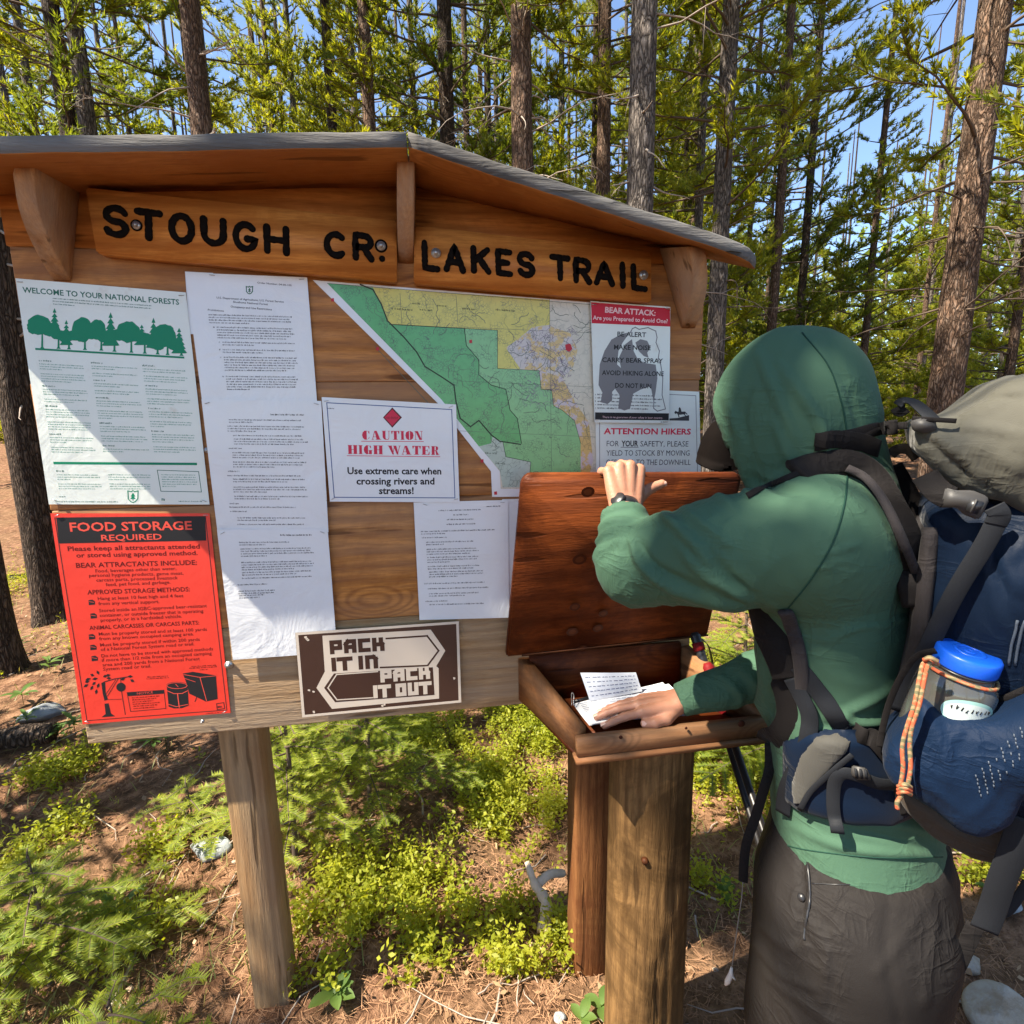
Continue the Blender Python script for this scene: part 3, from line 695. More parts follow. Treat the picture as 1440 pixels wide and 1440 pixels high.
mp.line([Z(*a) for a in [(230, 36), (290, 60), (330, 130), (360, 210), (440, 290), (500, 360), (540, 430), (620, 480), (680, 520), (690, 600), (710, 680), (760, 720), (800, 690), (860, 760), (900, 790), (1000, 805)]], 1.7, 'd', 3)
mp.line([Z(*a) for a in [(370, 227), (730, 247), (740, 330), (800, 400), (800, 470), (860, 520), (930, 540), (950, 640), (985, 680), (1005, 800)]], 1.0, 'd', 3)
mp.line([Z(*a) for a in [(730, 247), (890, 256), (890, 440), (1090, 450), (1100, 540), (1150, 545), (1160, 620), (1200, 640), (1260, 690), (1290, 800)]], .6, 'd', 3)
mp.line([Z(*a) for a in [(915, 790), (930, 865), (1050, 890), (1040, 1010)]], .7, 'd', 3)
mp.line([Z(70, 30), Z(1375, 135)], .5, 'd', 3)
for x in (420, 690, 1140): mp.line([Z(x, 62 + x * .04), Z(x + 10, 235 + (x > 1000) * 700)], .5, 'e', 2)
for y in (240, 500, 740): mp.line([Z(700, y), Z(1375, y + 30)], .4, 'e', 2)
rr = random.Random(4)
for _ in range(150):
    x, y = rr.uniform(180, 1340), rr.uniform(70, 990)
    if x < y * .98 + 70: continue
    a = rr.uniform(0, 6.28); pts = [Z(x, y)]
    for _k in range(rr.randint(4, 12)):
        a += rr.uniform(-.8, .8); x += cos(a) * 14; y += sin(a) * 14
        if x < y * .98 + 70 or x > 1360 or y > 1000 or y < 60 + x * .06: break
        pts.append(Z(x, y))
    if len(pts) > 1: mp.line(pts, rr.choice([.35, .45, .7]), 'e', 2)
for _ in range(120):
    x, y = rr.uniform(1000, 1270), rr.uniform(250, 620); pts = [Z(x, y)]
    for _k in range(4): x += rr.uniform(-22, 22); y += rr.uniform(-22, 22); pts.append(Z(x, y))
    mp.line(pts, .4, 'u', 2.5)
mp.poly([Z(1215, 325), Z(1240, 320), Z(1250, 345), Z(1235, 360), Z(1218, 350)], 'r', 3, False)
for x, y in ((95, 110), (312, 345), (815, 885), (880, 1040), (760, 310)): mp.poly([Z(x - 7, y - 7), Z(x + 7, y - 9), Z(x + 8, y + 7), Z(x - 6, y + 8)], 'r', 3, False)
for x, y, w_ in ((380, 155, 30), (480, 130, 12), (515, 160, 18), (600, 140, 14), (720, 155, 22), (880, 160, 28)): mp.fine(*Z(x, y), w_, 'd', 2.6)
mp.fine(*Z(830, 850), 18, 'e', 2.2); mp.fine(*Z(880, 900), 16, 'e', 2.2)
mp.line([Z(300, 335), Z(560, 610)], .8, 'e', 1)
mp.done({'w': ('sheet', P_WHITE), 'c': ('land_print', map_mat('cream', (.62, .58, .46), .25)), 'g': ('forest_print', map_mat('forest', (.085, .40, .115), .75, 190)), 'l': ('forest_print', map_mat('pale_forest', (.20, .50, .20), .65, 190)),
         'y': ('land_print', map_mat('yellow', (.62, .56, .09), .55, 170)), 'p': ('land_print', map_mat('valley', (.42, .52, .44), .5, 100)), 'o': ('land_print', map_mat('tan', (.60, .42, .14), .5, 110, (.52, .46, .50))),
         'v': ('land_print', map_mat('lilac', (.56, .52, .50), .8, 130, (.60, .44, .16))), 'd': ('boundary_lines', ink('map_dark', (.03, .05, .03))), 'e': ('road_lines', ink('map_line', (.10, .13, .10))), 'u': ('road_lines', ink('map_purple', (.20, .15, .22))), 'r': ('town_mark', ink('map_red', (.5, .03, .05)))})

# --- caution
p = Poster('caution_sign', 'white laminated caution notice about high water with blue border and red diamond', 'notice', [(453.3, 558.6), (641, 569), (646, 705.6), (465, 704.5)], 2, P_WHITE, .0016, 7)
p.line([(460.5, 566.5), (635, 576), (639.5, 699.5), (471, 698.5)], 1.1, 'b', 1, True)
p.poly([(552, 573), (565.5, 587), (552, 601.5), (539, 587)], 'm', 1, False); p.poly([(552, 575.5), (563, 587), (552, 599), (541, 587)], 'r', 2, False); p.text('NO ENTRY', (544, 589), (560, 589.5), 3, 'm', .0, 3)
# fat-face letters: polygons with thick stems and hairline serifs
FAT = {
 'C': [[(.30, 0), (.55, 0), (.55, 1), (.30, 1), (.08, .8), (0, .5), (.08, .2)], [(.55, .0), (.8, .1), (.88, .3), (.82, .3), (.7, .08), (.55, .05)], [(.55, 1), (.55, .95), (.7, .92), (.8, .68), (.88, .68), (.85, 1), (.78, .92)]],
 'A': [[(.32, 1), (.55, 1), (.9, .04), (.52, .04)], [(.32, 1), (.38, .92), (.13, .04), (.07, .04)], [(.17, .3), (.6, .3), (.6, .35), (.17, .35)], [(0, 0), (.25, 0), (.25, .05), (0, .05)], [(.42, 0), (1, 0), (1, .05), (.42, .05)]],
 'U': [[(.08, 1), (.42, 1), (.42, .2), (.5, .05), (.4, .0), (.2, .08), (.08, .28)], [(.42, .06), (.7, .06), (.8, .22), (.8, 1), (.86, 1), (.86, .2), (.74, 0), (.4, 0)], [(0, .95), (.5, .95), (.5, 1), (0, 1)], [(.68, .95), (1, .95), (1, 1), (.68, 1)]],
 'T': [[(.33, 0), (.67, 0), (.67, 1), (.33, 1)], [(0, .93), (1, .93), (1, 1), (0, 1)], [(0, .93), (.06, .65), (.1, .65), (.2, .93)], [(1, .93), (.94, .65), (.9, .65), (.8, .93)], [(.2, 0), (.8, 0), (.8, .05), (.2, .05)]],
 'I': [[(.2, 0), (.8, 0), (.8, 1), (.2, 1)], [(0, 0), (1, 0), (1, .05), (0, .05)], [(0, .95), (1, .95), (1, 1), (0, 1)]],
 'O': [[(.35, 0), (.45, .04), (.45, .96), (.35, 1), (.1, .85), (0, .5), (.1, .15)], [(.65, 0), (.9, .15), (1, .5), (.9, .85), (.65, 1), (.55, .96), (.55, .04)], [(.33, .0), (.67, 0), (.6, .05), (.4, .05)], [(.33, 1), (.4, .95), (.6, .95), (.67, 1)]],
 'N': [[(.1, 0), (.16, 0), (.16, 1), (.1, 1)], [(.1, 1), (.42, 1), (.9, 0), (.6, 0)], [(.84, 0), (.9, 0), (.9, 1), (.84, 1)], [(0, 0), (.3, 0), (.3, .05), (0, .05)], [(.7, .95), (1, .95), (1, 1), (.7, 1)], [(0, .95), (.3, .95), (.3, 1), (0, 1)]],
 'H': [[(.06, 0), (.40, 0), (.40, 1), (.06, 1)], [(.6, 0), (.94, 0), (.94, 1), (.6, 1)], [(.4, .48), (.6, .48), (.6, .54), (.4, .54)], [(0, 0), (.47, 0), (.47, .05), (0, .05)], [(0, .95), (.47, .95), (.47, 1), (0, 1)], [(.53, 0), (1, 0), (1, .05), (.53, .05)], [(.53, .95), (1, .95), (1, 1), (.53, 1)]],
 'G': [[(.30, 0), (.5, 0), (.5, 1), (.30, 1), (.08, .8), (0, .5), (.08, .2)], [(.6, 0), (.92, 0), (.92, .42), (.6, .42)], [(.5, 0), (.65, .08), (.6, .12), (.5, .05)], [(.5, 1), (.5, .95), (.66, .92), (.76, .68), (.84, .68), (.82, 1), (.75, .92)], [(.52, .42), (1, .42), (1, .47), (.52, .47)]],
 'W': [[(.04, 1), (.30, 1), (.48, 0), (.36, 0)], [(.42, 1), (.66, 1), (.82, 0), (.70, 0)], [(.36, 0), (.41, 0), (.52, .8), (.49, .9)], [(.72, 0), (.77, 0), (.96, 1), (.91, 1)], [(0, .95), (.36, .95), (.36, 1), (0, 1)], [(.84, .95), (1, .95), (1, 1), (.84, 1)]],
 'E': [[(.08, 0), (.45, 0), (.45, 1), (.08, 1)], [(0, 0), (.92, 0), (.92, .06), (0, .06)], [(0, .94), (.9, .94), (.9, 1), (0, 1)], [(.45, .48), (.7, .48), (.7, .54), (.45, .54)], [(.92, 0), (.92, .36), (.88, .36), (.76, .06)], [(.9, 1), (.9, .68), (.86, .68), (.74, .94)], [(.66, .36), (.7, .36), (.7, .66), (.66, .66)]],
 'R': [[(.08, 0), (.42, 0), (.42, 1), (.08, 1)], [(.55, .5), (.78, .55), (.84, .75), (.78, .95), (.55, 1)], [(.5, .5), (.66, .5), (.9, .03), (.6, .03)], [(0, 0), (.5, 0), (.5, .05), (0, .05)], [(0, .95), (.56, .95), (.56, 1), (0, 1)], [(.42, .5), (.6, .5), (.6, .55), (.42, .55)], [(.6, 0), (1, 0), (1, .05), (.6, .05)]],
}
def fat(ps, st, p0, p1, h, key, ls, wd_):
    a, b = ps.uv(*p0), ps.uv(*p1); up = np.array([-(b - a)[1], (b - a)[0]]); up /= np.linalg.norm(up); H = (ps.uv(p0[0], p0[1] - h) - a)[1]
    tot = sum(wd_.get(c, 1) for c in st) + ls * (len(st) - 1); x = 0
    for c in st:
        w_ = wd_.get(c, 1)
        if c != ' ':
            for i, pl in enumerate(FAT[c]):
                P = np.array([a + (b - a) * (x + q[0] * w_) / tot + up * H * q[1] for q in pl]); ps.polyXZ(P, key, 2 + i * .2, False)
        x += w_ + ls
WD = {'I': .5, 'W': 1.5, ' ': .35, 'T': 1.0, 'A': 1.15, 'H': 1.1}
fat(p, 'CAUTION', (510, 618), (594.6, 618.5), 12.5, 'r', .1, WD); p.line([(509, 620.3), (595.5, 620.8)], .8, 'r', 1)
fat(p, 'HIGH WATER', (490, 638), (618, 639.5), 12.5, 'r', .1, WD); p.line([(489, 640.5), (618.5, 642)], .8, 'r', 1)
p.text('Use extreme care when', (489.5, 666), (620.5, 666.5), 9.2, 'k', .028); p.text('crossing rivers and', (502, 680.5), (611, 680.5), 9.2, 'k', .028); p.text('streams!', (533.4, 693.8), (582, 693.8), 9.2, 'k', .028)
p.fine(462, 575, 9, 'k', 1.6)
p.done({'b': ('border_line', ink('blue', (.05, .10, .26))), 'm': ('diamond_edge', ink('maroon', (.10, .015, .02))), 'r': ('red_lettering', ink('crimson', (.62, .03, .075))), 'k': ('lettering', BLK)})

# --- brown arrow sign
p = Poster('arrow_sign', 'brown and cream enamel sign with two arrows telling hikers to carry rubbish out', 'sign', [(417, 886.7), (645, 870.7), (648.3, 984), (426.7, 1005)], 4, P_BROWN, .0, 8)
Q = [(417, 886.7), (645, 870.7), (648.3, 984), (426.7, 1005)]
p.line([(419.3, 888.2), (643, 872.6), (646.4, 982.3), (428.6, 1002.8)], 3.6, 'c', 0, True)
p.poly([z4(165, 872), z4(617, 847), z4(678, 935), z4(640, 1000), z4(650, 1008), z4(652, 1135), z4(205, 1178), z4(140, 1090), z4(175, 1022)], 'c', 1)
p.line([z4(432, 884), z4(602, 873), z4(650, 935), z4(604, 997), z4(408, 1005)], 2.4, 'b', 3)
p.poly([z4(213, 1030), z4(626, 1004), z4(633, 1120), z4(218, 1150), z4(172, 1090)], 'b', 3)
p.line([z4(395, 1022), z4(224, 1034), z4(188, 1090), z4(226, 1140), z4(375, 1131)], 1.6, 'c', 5)
STROKES['A2'] = [[(.1, 0), (.1, .75), (.3, 1), (.9, 1), (.9, 0)], [(.1, .42), (.9, .42)]]; STROKES['C2'] = [[(.9, 1), (.1, 1), (.1, 0), (.9, 0)]]; STROKES['K2'] = [[(.1, 0), (.1, 1)], [(.78, 1), (.78, .5), (.9, .46), (.9, 0)], [(.1, .5), (.85, .5)]]
STROKES['I2'] = [[(.5, 0), (.5, 1)]]; STROKES['T2'] = [[(-.05, 1), (1.05, 1)], [(.5, 1), (.5, 0)]]; STROKES['O2'] = [[(.1, .5), (.1, 1), (.9, 1), (.9, 0), (.1, 0), (.1, .5)]]; STROKES['U2'] = [[(.1, 1), (.1, 0), (.9, 0), (.9, 1)]]
def block(ps, st, x0, y0, x1, y1, sk, key, swr=.30):
    """zoom-4 coordinates: baseline left (x0,y0) to right (x1,y1'), letters of height sk"""
    a, b = ps.uv(*z4(x0, y0)), ps.uv(*z4(x1, y1)); up = np.array([-(b - a)[1], (b - a)[0]]); up /= np.linalg.norm(up); H = (ps.uv(*z4(x0, y0 - sk)) - a)[1]
    wd2 = {'I2': .42, ' ': .25}; tot = sum(wd2.get(c, 1) for c in st) + .14 * (len(st) - 1); x = 0; sw = H * swr; L = 3.2 if key == 'b' else 6.0
    ex = (b - a) / np.linalg.norm(b - a); full = np.linalg.norm(b - a)
    for c in st:
        w_ = wd2.get(c, 1)
        if c != ' ':
            xa = x / tot * full + sw / 2 * (c != 'I2'); xb = (x + w_) / tot * full - sw / 2 * (c != 'I2')
            for pl in STROKES[c]:
                P = np.array([a + ex * (xa + (xb - xa) * ((q[0] - .1) / .8)) + up * (sw / 2 + (H - sw) * q[1]) for q in pl]); L += .2
                ps.lineXZ(P, sw, key, L)
        x += w_ + .14
block(p, ['P', 'A2', 'C2', 'K2'], 197, 950, 425, 935, 58, 'b'); block(p, ['I2', 'T2', ' ', 'I2', 'N'], 203, 1022, 398, 1008, 58, 'b')
block(p, ['P', 'A2', 'C2', 'K2'], 408, 1068, 615, 1052, 54, 'e'); block(p, ['I2', 'T2', ' ', 'O2', 'U2', 'T2'], 378, 1134, 617, 1115, 54, 'e')
for x, y in ((100, 885), (95, 878), (110, 1100), (128, 1105), (130, 1190), (425, 1160), (415, 1165), (715, 1050), (105, 890)):
    r_ = random.Random(x * y); p.poly([z4(x + 6 * cos(a) * r_.uniform(.5, 1.2), y + 6 * sin(a) * r_.uniform(.5, 1.2)) for a in np.linspace(0, 5.6, 7)], 'e', 6, False)
p.done({'c': ('cream_print', ink('cream', (.62, .53, .43))), 'b': ('brown_print', ink('brown', (.055, .026, .018))), 'e': ('cream_lettering', ink('cream2', (.62, .53, .43)))})

# --- food storage poster
p = Poster('food_storage_poster', 'bright red food storage poster with black heading band at the lower left', 'poster', [(71.7, 721.7), (295, 721.7), (324.5, 1002), (117, 1018)], 0, P_RED, .0012, 9)
p.line([(78, 728), (289.3, 726), (319.3, 998), (123, 1012.7)], .9, 'k', 1, True)
p.poly([(80, 728.5), (289, 726.3), (290.8, 760), (84.2, 764)], 'k', 1)
p.text('FOOD STORAGE', (99.8, 747), (270.8, 744.4), 12, 'r', .02, 3); p.text('REQUIRED', (143.7, 760), (228.5, 758.3), 8, 'r', .014, 3)
for st, a, b, h, of in (('Please keep all attractants attended', (96.5, 774.5), (281.6, 771), 6.4, .016), ('or stored using approved method.', (108.5, 783.6), (278.6, 780), 6.2, .016),
    ('BEAR ATTRACTANTS INCLUDE:', (108.3, 798), (277.7, 793.7), 6.6, .016), ('Food, beverages other than water,', (135.4, 804.7), (248.8, 801), 4.5, .006), ('personal hygiene products, game meat,', (126.3, 811), (258.7, 807.6), 4.5, .006),
    ('carcass parts, processed livestock', (136.5, 817.5), (251, 814), 4.5, .006), ('feed, pet food, and garbage.', (149.8, 824), (240.6, 820.2), 4.5, .006), ('APPROVED STORAGE METHODS:', (124, 835.6), (267.7, 831), 6.2, .014),
    ('Hang at least 10 feet high and 4 feet', (138.6, 843.5), (258.7, 839.2), 4.6, .006), ('from any vertical support.', (139.5, 850.6), (225, 847.5), 4.6, .006), ('Stored inside an IGBC-approved bear-resistant', (140.4, 860.5), (291.7, 853.3), 4.6, .006),
    ('container, or outside freezer that is operating', (141.3, 867.2), (286.7, 860.6), 4.6, .006), ('properly, or in a hardsided vehicle.', (142.5, 874), (256.7, 868), 4.6, .006), ('ANIMAL CARCASSES OR CARCASS PARTS:', (126.7, 885.3), (280.8, 877.5), 5.4, .014),
    ('Must be properly stored and at least 100 yards', (139.7, 893.3), (291.7, 886.3), 4.4, .006), ('from any known occupied camping area.', (140.3, 900), (273.3, 892.8), 4.4, .006), ('Must be properly stored if within 200 yards', (141.7, 908.7), (281.7, 900.4), 4.4, .006),
    ('of a National Forest System road or trail.', (142.5, 915), (274, 906.9), 4.4, .006), ('Do not have to be stored with approved methods', (143.3, 924), (300.3, 913.7), 4.4, .006), ('if more than 1/2 mile from an occupied camping', (144, 930.2), (298.3, 920), 4.4, .006),
    ('area and 200 yards from a National Forest', (145, 936.7), (281.7, 927.7), 4.4, .006), ('System road or trail.', (145.8, 942.8), (213.3, 938), 4.4, .006)):
    p.text(st, a, b, h, 'd', of, 1)
for u, v in ((129.8, 846.6), (132.3, 865.6), (129.9, 895), (131.8, 910), (133.6, 925.5)):
    p.poly([(u - 4.5, v - 3), (u + 1, v - 4), (u + 4.5, v - 1.5), (u + 4.8, v + 3), (u - 4, v + 4)], 'k', 1, False); p.line([(u - 3.5, v - 1), (u + 3, v)], .6, 'r', 3)
zb = lambda x, y: (90 + x / 6, 860 + y / 6)
p.poly([zb(318, 600), zb(348, 580), (147, 970), zb(372, 700), zb(352, 745)] if False else [zb(318, 600), zb(350, 585), zb(355, 680), zb(375, 740), zb(345, 750), zb(330, 690)], 'k', 1, False)
p.poly([zb(345, 775), zb(380, 770), zb(400, 855), zb(435, 880), zb(320, 888), zb(355, 860)], 'k', 1.2, False)
rq = random.Random(2)
for x, y, a in ((230, 560, 200), (260, 540, 160), (210, 610, 210), (250, 620, 240), (280, 650, 260), (300, 600, 250), (330, 550, 20), (350, 540, 10), (290, 560, 190), (220, 585, 190), (270, 590, 225), (540, 545, 0), (560, 570, -30), (520, 560, 200), (300, 530, 120), (360, 560, 0)):
    a = radians(a); L, w_ = rq.uniform(38, 52), 13; dx, dy = cos(a), -sin(a); p.poly([zb(x, y), zb(x + dx * L * .5 - dy * w_, y + dy * L * .5 + dx * w_), zb(x + dx * L, y + dy * L), zb(x + dx * L * .5 + dy * w_, y + dy * L * .5 - dx * w_)], 'k', 1.5 + rq.random() * .8, False)
p.line([zb(345, 590), zb(430, 565), zb(545, 548)], 1.2, 'k', 2); p.line([zb(480, 560), zb(484, 610)], .7, 'k', 2); p.line([zb(460, 565), zb(370, 710)], .7, 'k', 2); p.line([zb(440, 570), zb(360, 690)], .6, 'k', 2.1)
p.poly([zb(484 + 40 * cos(a), 635 + 38 * sin(a)) for a in np.linspace(0, 6.0, 14)], 'k', 2, False); p.line([zb(488, 670), zb(520, 865)], .8, 'k', 2); p.line([zb(375, 740), zb(490, 735)], .5, 'k', 2)
p.poly([zb(535, 680), zb(845, 660), zb(850, 690), zb(538, 712)], 'k', 1, False); p.line([zb(535, 680), zb(845, 660), zb(862, 815), zb(565, 840)], .7, 'k', 1.5, True)
p.text('NOTICE', zb(620, 698), zb(755, 686), 3, 'r', 0, 4)
for i in range(6): p.fine(*zb(575 + i * 3, 730 + i * 18), 40 - (i % 3) * 5, 'd', 2.0)
cyl = lambda x0, x1, y, ry, n=12: [zb((x0 + x1) / 2 + (x1 - x0) / 2 * cos(a), y + ry * sin(a)) for a in np.linspace(0, 2 * pi, n, endpoint=False)]
p.poly([zb(868, 620), zb(1045, 615), zb(1055, 790), zb(1000, 812), zb(930, 815), zb(885, 800)], 'k', 1, False); p.poly(cyl(866, 1045, 618, 28), 'k', 1.6, False)
p.line(cyl(870, 1042, 622, 26), .7, 'r', 3, True); p.line([zb(872, 665), zb(930, 690), zb(1000, 688), zb(1046, 665)], .9, 'r', 3); p.line([zb(960, 690), zb(975, 805)], 1.1, 'r', 3); p.line([zb(885, 780), zb(950, 800), zb(1050, 780)], .8, 'r', 3)
p.line([zb(945, 610), zb(965, 632)], .7, 'r', 3.2)
p.poly([zb(1005, 520), zb(1090, 505), zb(1285, 535), zb(1300, 735), zb(1200, 757), zb(1060, 690), zb(1035, 600)], 'k', 1.3, False)
p.line([zb(1012, 528), zb(1150, 552), zb(1285, 538)], .7, 'r', 3); p.line([zb(1150, 552), zb(1205, 750)], .8, 'r', 3); p.line([zb(1020, 560), zb(1110, 590)], .6, 'r', 3); p.line([zb(1130, 700), zb(1108, 755)], 1.0, 'k', 1.4)
for x, y, w_ in ((705, 555, 30), (700, 570, 32), (1080, 465, 36), (1060, 480, 40), (1150, 493, 12)): p.fine(*zb(x, y), w_, 'd', 1.9)
p.line([zb(1290, 775), zb(1350, 765), zb(1358, 815), zb(1295, 825)], 1.0, 'k', 1, True); p.fine(*zb(1300, 810), 8, 'k', 4); p.fine(*zb(1200, 862), 28, 'd', 1.5)
p.done({'k': ('black_print', BLK), 'r': ('red_lettering', ink('poster_red', (.80, .09, .06))), 'd': ('lettering', ink('dark_red', (.11, .008, .008)))})

# --- attention hikers, behind the bear poster
z5 = lambda x, y: (780 + x / 4.235, 400 + y / 4.235)
p = Poster('hikers_notice', 'white notice asking hikers to yield to stock, with small horse rider picture', 'notice', [(836, 545), (981.8, 551), (985, 690), (838, 692)], 1, P_COAT, .0014, 12)
p.line([(842, 550), (977, 556.5), (980, 688), (842.5, 690)], .9, 'g', 1, True)
p.text('ATTENTION HIKERS', z5(288, 890), z5(805, 893), 8.0, 'r', .03)
p.text('FOR', z5(305, 963), z5(377, 963), 7.6, 'k', .0); p.text('YOUR', z5(392, 963), z5(492, 963), 7.6, 'k', .03); p.line([z5(390, 969), z5(493, 969)], .7, 'k'); p.text('SAFETY, PLEASE', z5(505, 964), z5(790, 965), 7.6, 'k', .0)
p.text('YIELD TO STOCK BY MOVING', z5(303, 1019), z5(797, 1019), 7.6, 'k', .0); p.text('OFF TRAIL TO THE DOWNHILL', z5(302, 1074), z5(803, 1074), 7.6, 'k', .0)
p.poly([z5(678, 798), z5(725, 795), z5(795, 778), z5(795, 812), z5(678, 810)], 'k', 1, False)
p.poly([z5(707, 762), z5(715, 752), z5(724, 758), z5(770, 757), z5(784, 770), z5(784, 778), z5(774, 768), z5(770, 774), z5(778, 784), z5(772, 785), z5(764, 774), z5(735, 776), z5(738, 790), z5(732, 790), z5(728, 776), z5(722, 768), z5(712, 772)], 'k', 1.5, False)
p.poly([z5(732, 758), z5(733, 738), z5(738, 730), z5(745, 738), z5(750, 758)], 'k', 1.8, False); p.line([z5(740, 757), z5(746, 775)], .8, 'k', 2)
p.done({'g': ('border_line', GRY), 'r': ('red_lettering', INK['crimson']), 'k': ('lettering', ink('dark_grey', (.05, .05, .055)))})
# --- bear poster
p = Poster('bear_poster', 'narrow white bear attack poster with red heading over a grey bear silhouette', 'poster', [(828.4, 424.8), (939.8, 433), (938.2, 595.5), (834.3, 594)], 3, P_COAT, .0014, 13)
p.poly([z5(208, 112), z5(674, 148), z5(676, 256), z5(212, 236)], 'r', 1)
p.text('BEAR ATTACK:', z5(290, 172), z5(588, 192), 7.5, 'w', .03, 3); p.text('Are you Prepared to Avoid One?', z5(218, 214), z5(660, 236), 5.6, 'w', .022, 3)
bear = [(452, 268), (470, 260), (492, 272), (545, 262), (590, 282), (598, 320), (592, 350), (612, 400), (604, 450), (620, 480), (632, 560), (628, 660), (648, 742), (600, 755), (578, 738), (580, 660), (560, 605), (500, 625), (455, 650), (436, 738), (405, 748), (372, 735), (380, 660), (350, 618), (330, 640), (330, 690), (305, 710), (268, 700), (278, 645), (255, 600), (262, 480), (290, 400), (330, 335), (390, 302), (440, 292)]
p.line([z5(*a) for a in bear], 1.3, 'b', 1, True)
p.poly([z5(*a) for a in [(255, 600), (262, 480), (290, 400), (330, 335), (390, 302), (430, 300), (395, 350), (370, 400), (362, 480), (385, 500), (372, 440), (410, 360), (450, 330), (460, 400), (480, 440), (520, 470), (590, 480), (600, 560), (590, 640), (578, 700), (560, 605), (500, 625), (455, 650), (436, 738), (405, 748), (372, 735), (380, 660), (350, 618), (330, 640), (330, 690), (305, 710), (268, 700), (278, 645)]], 'b', 1.5)
p.poly([z5(*a) for a in [(470, 350), (500, 330), (540, 340), (560, 380), (540, 410), (548, 440), (520, 430), (490, 400)]], 'b', 1.6, False)
for st, x0, y0, x1, y1 in (('BE ALERT', 363, 313, 533, 318), ('MAKE NOISE', 343, 390, 560, 395), ('CARRY BEAR SPRAY', 273, 465, 632, 472), ('AVOID HIKING ALONE', 272, 541, 637, 548), ('DO NOT RUN', 350, 616, 563, 621)):
    p.text(st, z5(x0, y0), z5(x1, y1), 6.4, 'k', .018, 4)
for i in range(5): p.fine(*z5(245, 660 + i * 20), [80, 92, 84, 90, 72][i], 'k', 2.0); p.fine(*z5(233, 660 + i * 20), 1.5, 'k', 2)
p.poly([z5(232, 762), z5(668, 768), z5(667, 809), z5(232, 806)], 'k', 1); p.text('There is no guarantee of your safety in bear country.', z5(275, 795), z5(632, 800), 2.7, 'w', 0, 4); p.fine(*z5(618, 822), 10, 'k', 1.4)
p.done({'r': ('heading_band', ink('banner_red', (.52, .012, .035))), 'w': ('heading_lettering', ink('pinkish', (.78, .55, .56))), 'b': ('bear_print', GRY), 'k': ('lettering', BLK)})
# staples and pins
ST = [('welcome poster', [(30, 397, 'upper left'), (256, 416, 'upper right'), (288, 704, 'lower right'), (78, 703, 'lower left')], 0), ('topmost forest order page', [(300, 388, 'upper left'), (425, 394, 'upper right')], 1),
      ('middle forest order page', [(294, 567, 'upper left'), (446, 568, 'upper right')], 2), ('lowest forest order page', [(316, 748, 'upper left'), (455, 747, 'upper right')], 3), ('faded letter page', [(598, 709, 'upper left'), (706, 706, 'upper right')], 1),
      ('high water notice', [(460, 564, 'upper left'), (634, 572, 'upper right'), (470, 700, 'lower left'), (641, 701, 'lower right')], 2), ('bear poster', [(833, 430, 'upper left'), (935, 436, 'upper right'), (838, 590, 'lower left'), (934, 592, 'lower right')], 3),
      ('red food storage poster', [(82, 724, 'upper left'), (290, 724, 'upper right'), (316, 1000, 'lower right'), (124, 1014, 'lower left')], 0)]
for nm_, pts_, lay_ in ST:
    for i, (u, v, cn_) in enumerate(pts_):
        q = wy(u, v, 0); b = B(); y1 = -.0012 - lay_ * .003 - .0026; R_ = Matrix.Rotation(random.Random(u).uniform(-.5, .5), 3, 'Y'); b.box((q[0], y1, q[2]), (.0095, .0012, .0011), R_)
        tag(b.build('staple', MT['steel']), 'small steel staple in the %s corner of the %s' % (cn_, nm_), 'staple', 'staples holding the notices')
# ================================================================== REGISTER BOX on its round log post
YFB = -.249
BLc, FLc, FRc, BRc = wz(730, 992, .8187), np.array([.901, YFB, .8187]), np.array([1.330, YFB + .004, .8187]), np.array([1.252, -.002, .8187])
BLc[1] = -.002
rb = thing('register_box', 'open wooden trail register box with sloping sides fixed to the board', 'register box', (1.07, -.13, .8187))
def wallq(a, b, h0, h1, th, inward, name, mat, z0=0.0, mat2=None):
    """wall from a to b (bottom), heights h0 / h1, thickness th to the inside"""
    d = (b - a) / np.linalg.norm(b - a); n = np.array([-d[1], d[0], 0]) * inward * th; up = np.array([0, 0, 1.0]); a = a + up * z0; b = b + up * z0
    V = [a, b, b + n, a + n, a + up * h0, b + up * h1, b + n + up * h1, a + n + up * h0]
    me = mesh(name, np.array(V), np.array([[0, 3, 2, 1], [4, 5, 6, 7], [0, 1, 5, 4], [1, 2, 6, 5], [2, 3, 7, 6], [3, 0, 4, 7]])); bm = bmesh.new(); bm.from_mesh(me); bmesh.ops.recalc_face_normals(bm, faces=bm.faces)
    bmesh.ops.bevel(bm, geom=list(bm.edges), offset=.0013, segments=2, affect='EDGES'); bm.to_mesh(me); bm.free(); return link(name, me, mat, rb)
up = np.array([0, 0, 1.0]); HB, HF = .108, .046
wallq(BLc + [.000, 0, 0], FLc + [0, .022, 0], HB, HF + .004, .026, 1, 'side_panel', MT['boxy'], .010)
wallq(BRc, FRc + [0, .022, 0], HB, HF + .004, .026, -1, 'side_panel', MT['boxy'], .010)
wallq(FLc + [-.002, 0, 0], FRc + [.004, 0, 0], HF - .008, HF - .008, .021, 1, 'front_panel', MT['box'], .0125)
wallq(FLc + [-.006, -.006, 0], FRc + [.006, -.006, 0], .012, .012, .03, 1, 'trim', MT['box'], -.001)
wallq(BLc + [.026, 0, 0], BRc - [.026, 0, 0], HB + .012, HB + .012, .014, -1, 'back_panel', MT['lid'], .010)
P = np.array([BLc + [.012, .0, .0], FLc + [.004, .004, 0], FRc + [-.004, .004, 0], BRc - [.012, 0, 0]])
b = B(); b.hexa(np.vstack([P + up * .0005, P + up * .0095])[[0, 1, 2, 3, 4, 5, 6, 7]]); b.build('bottom_board', MT['lid'], rb)
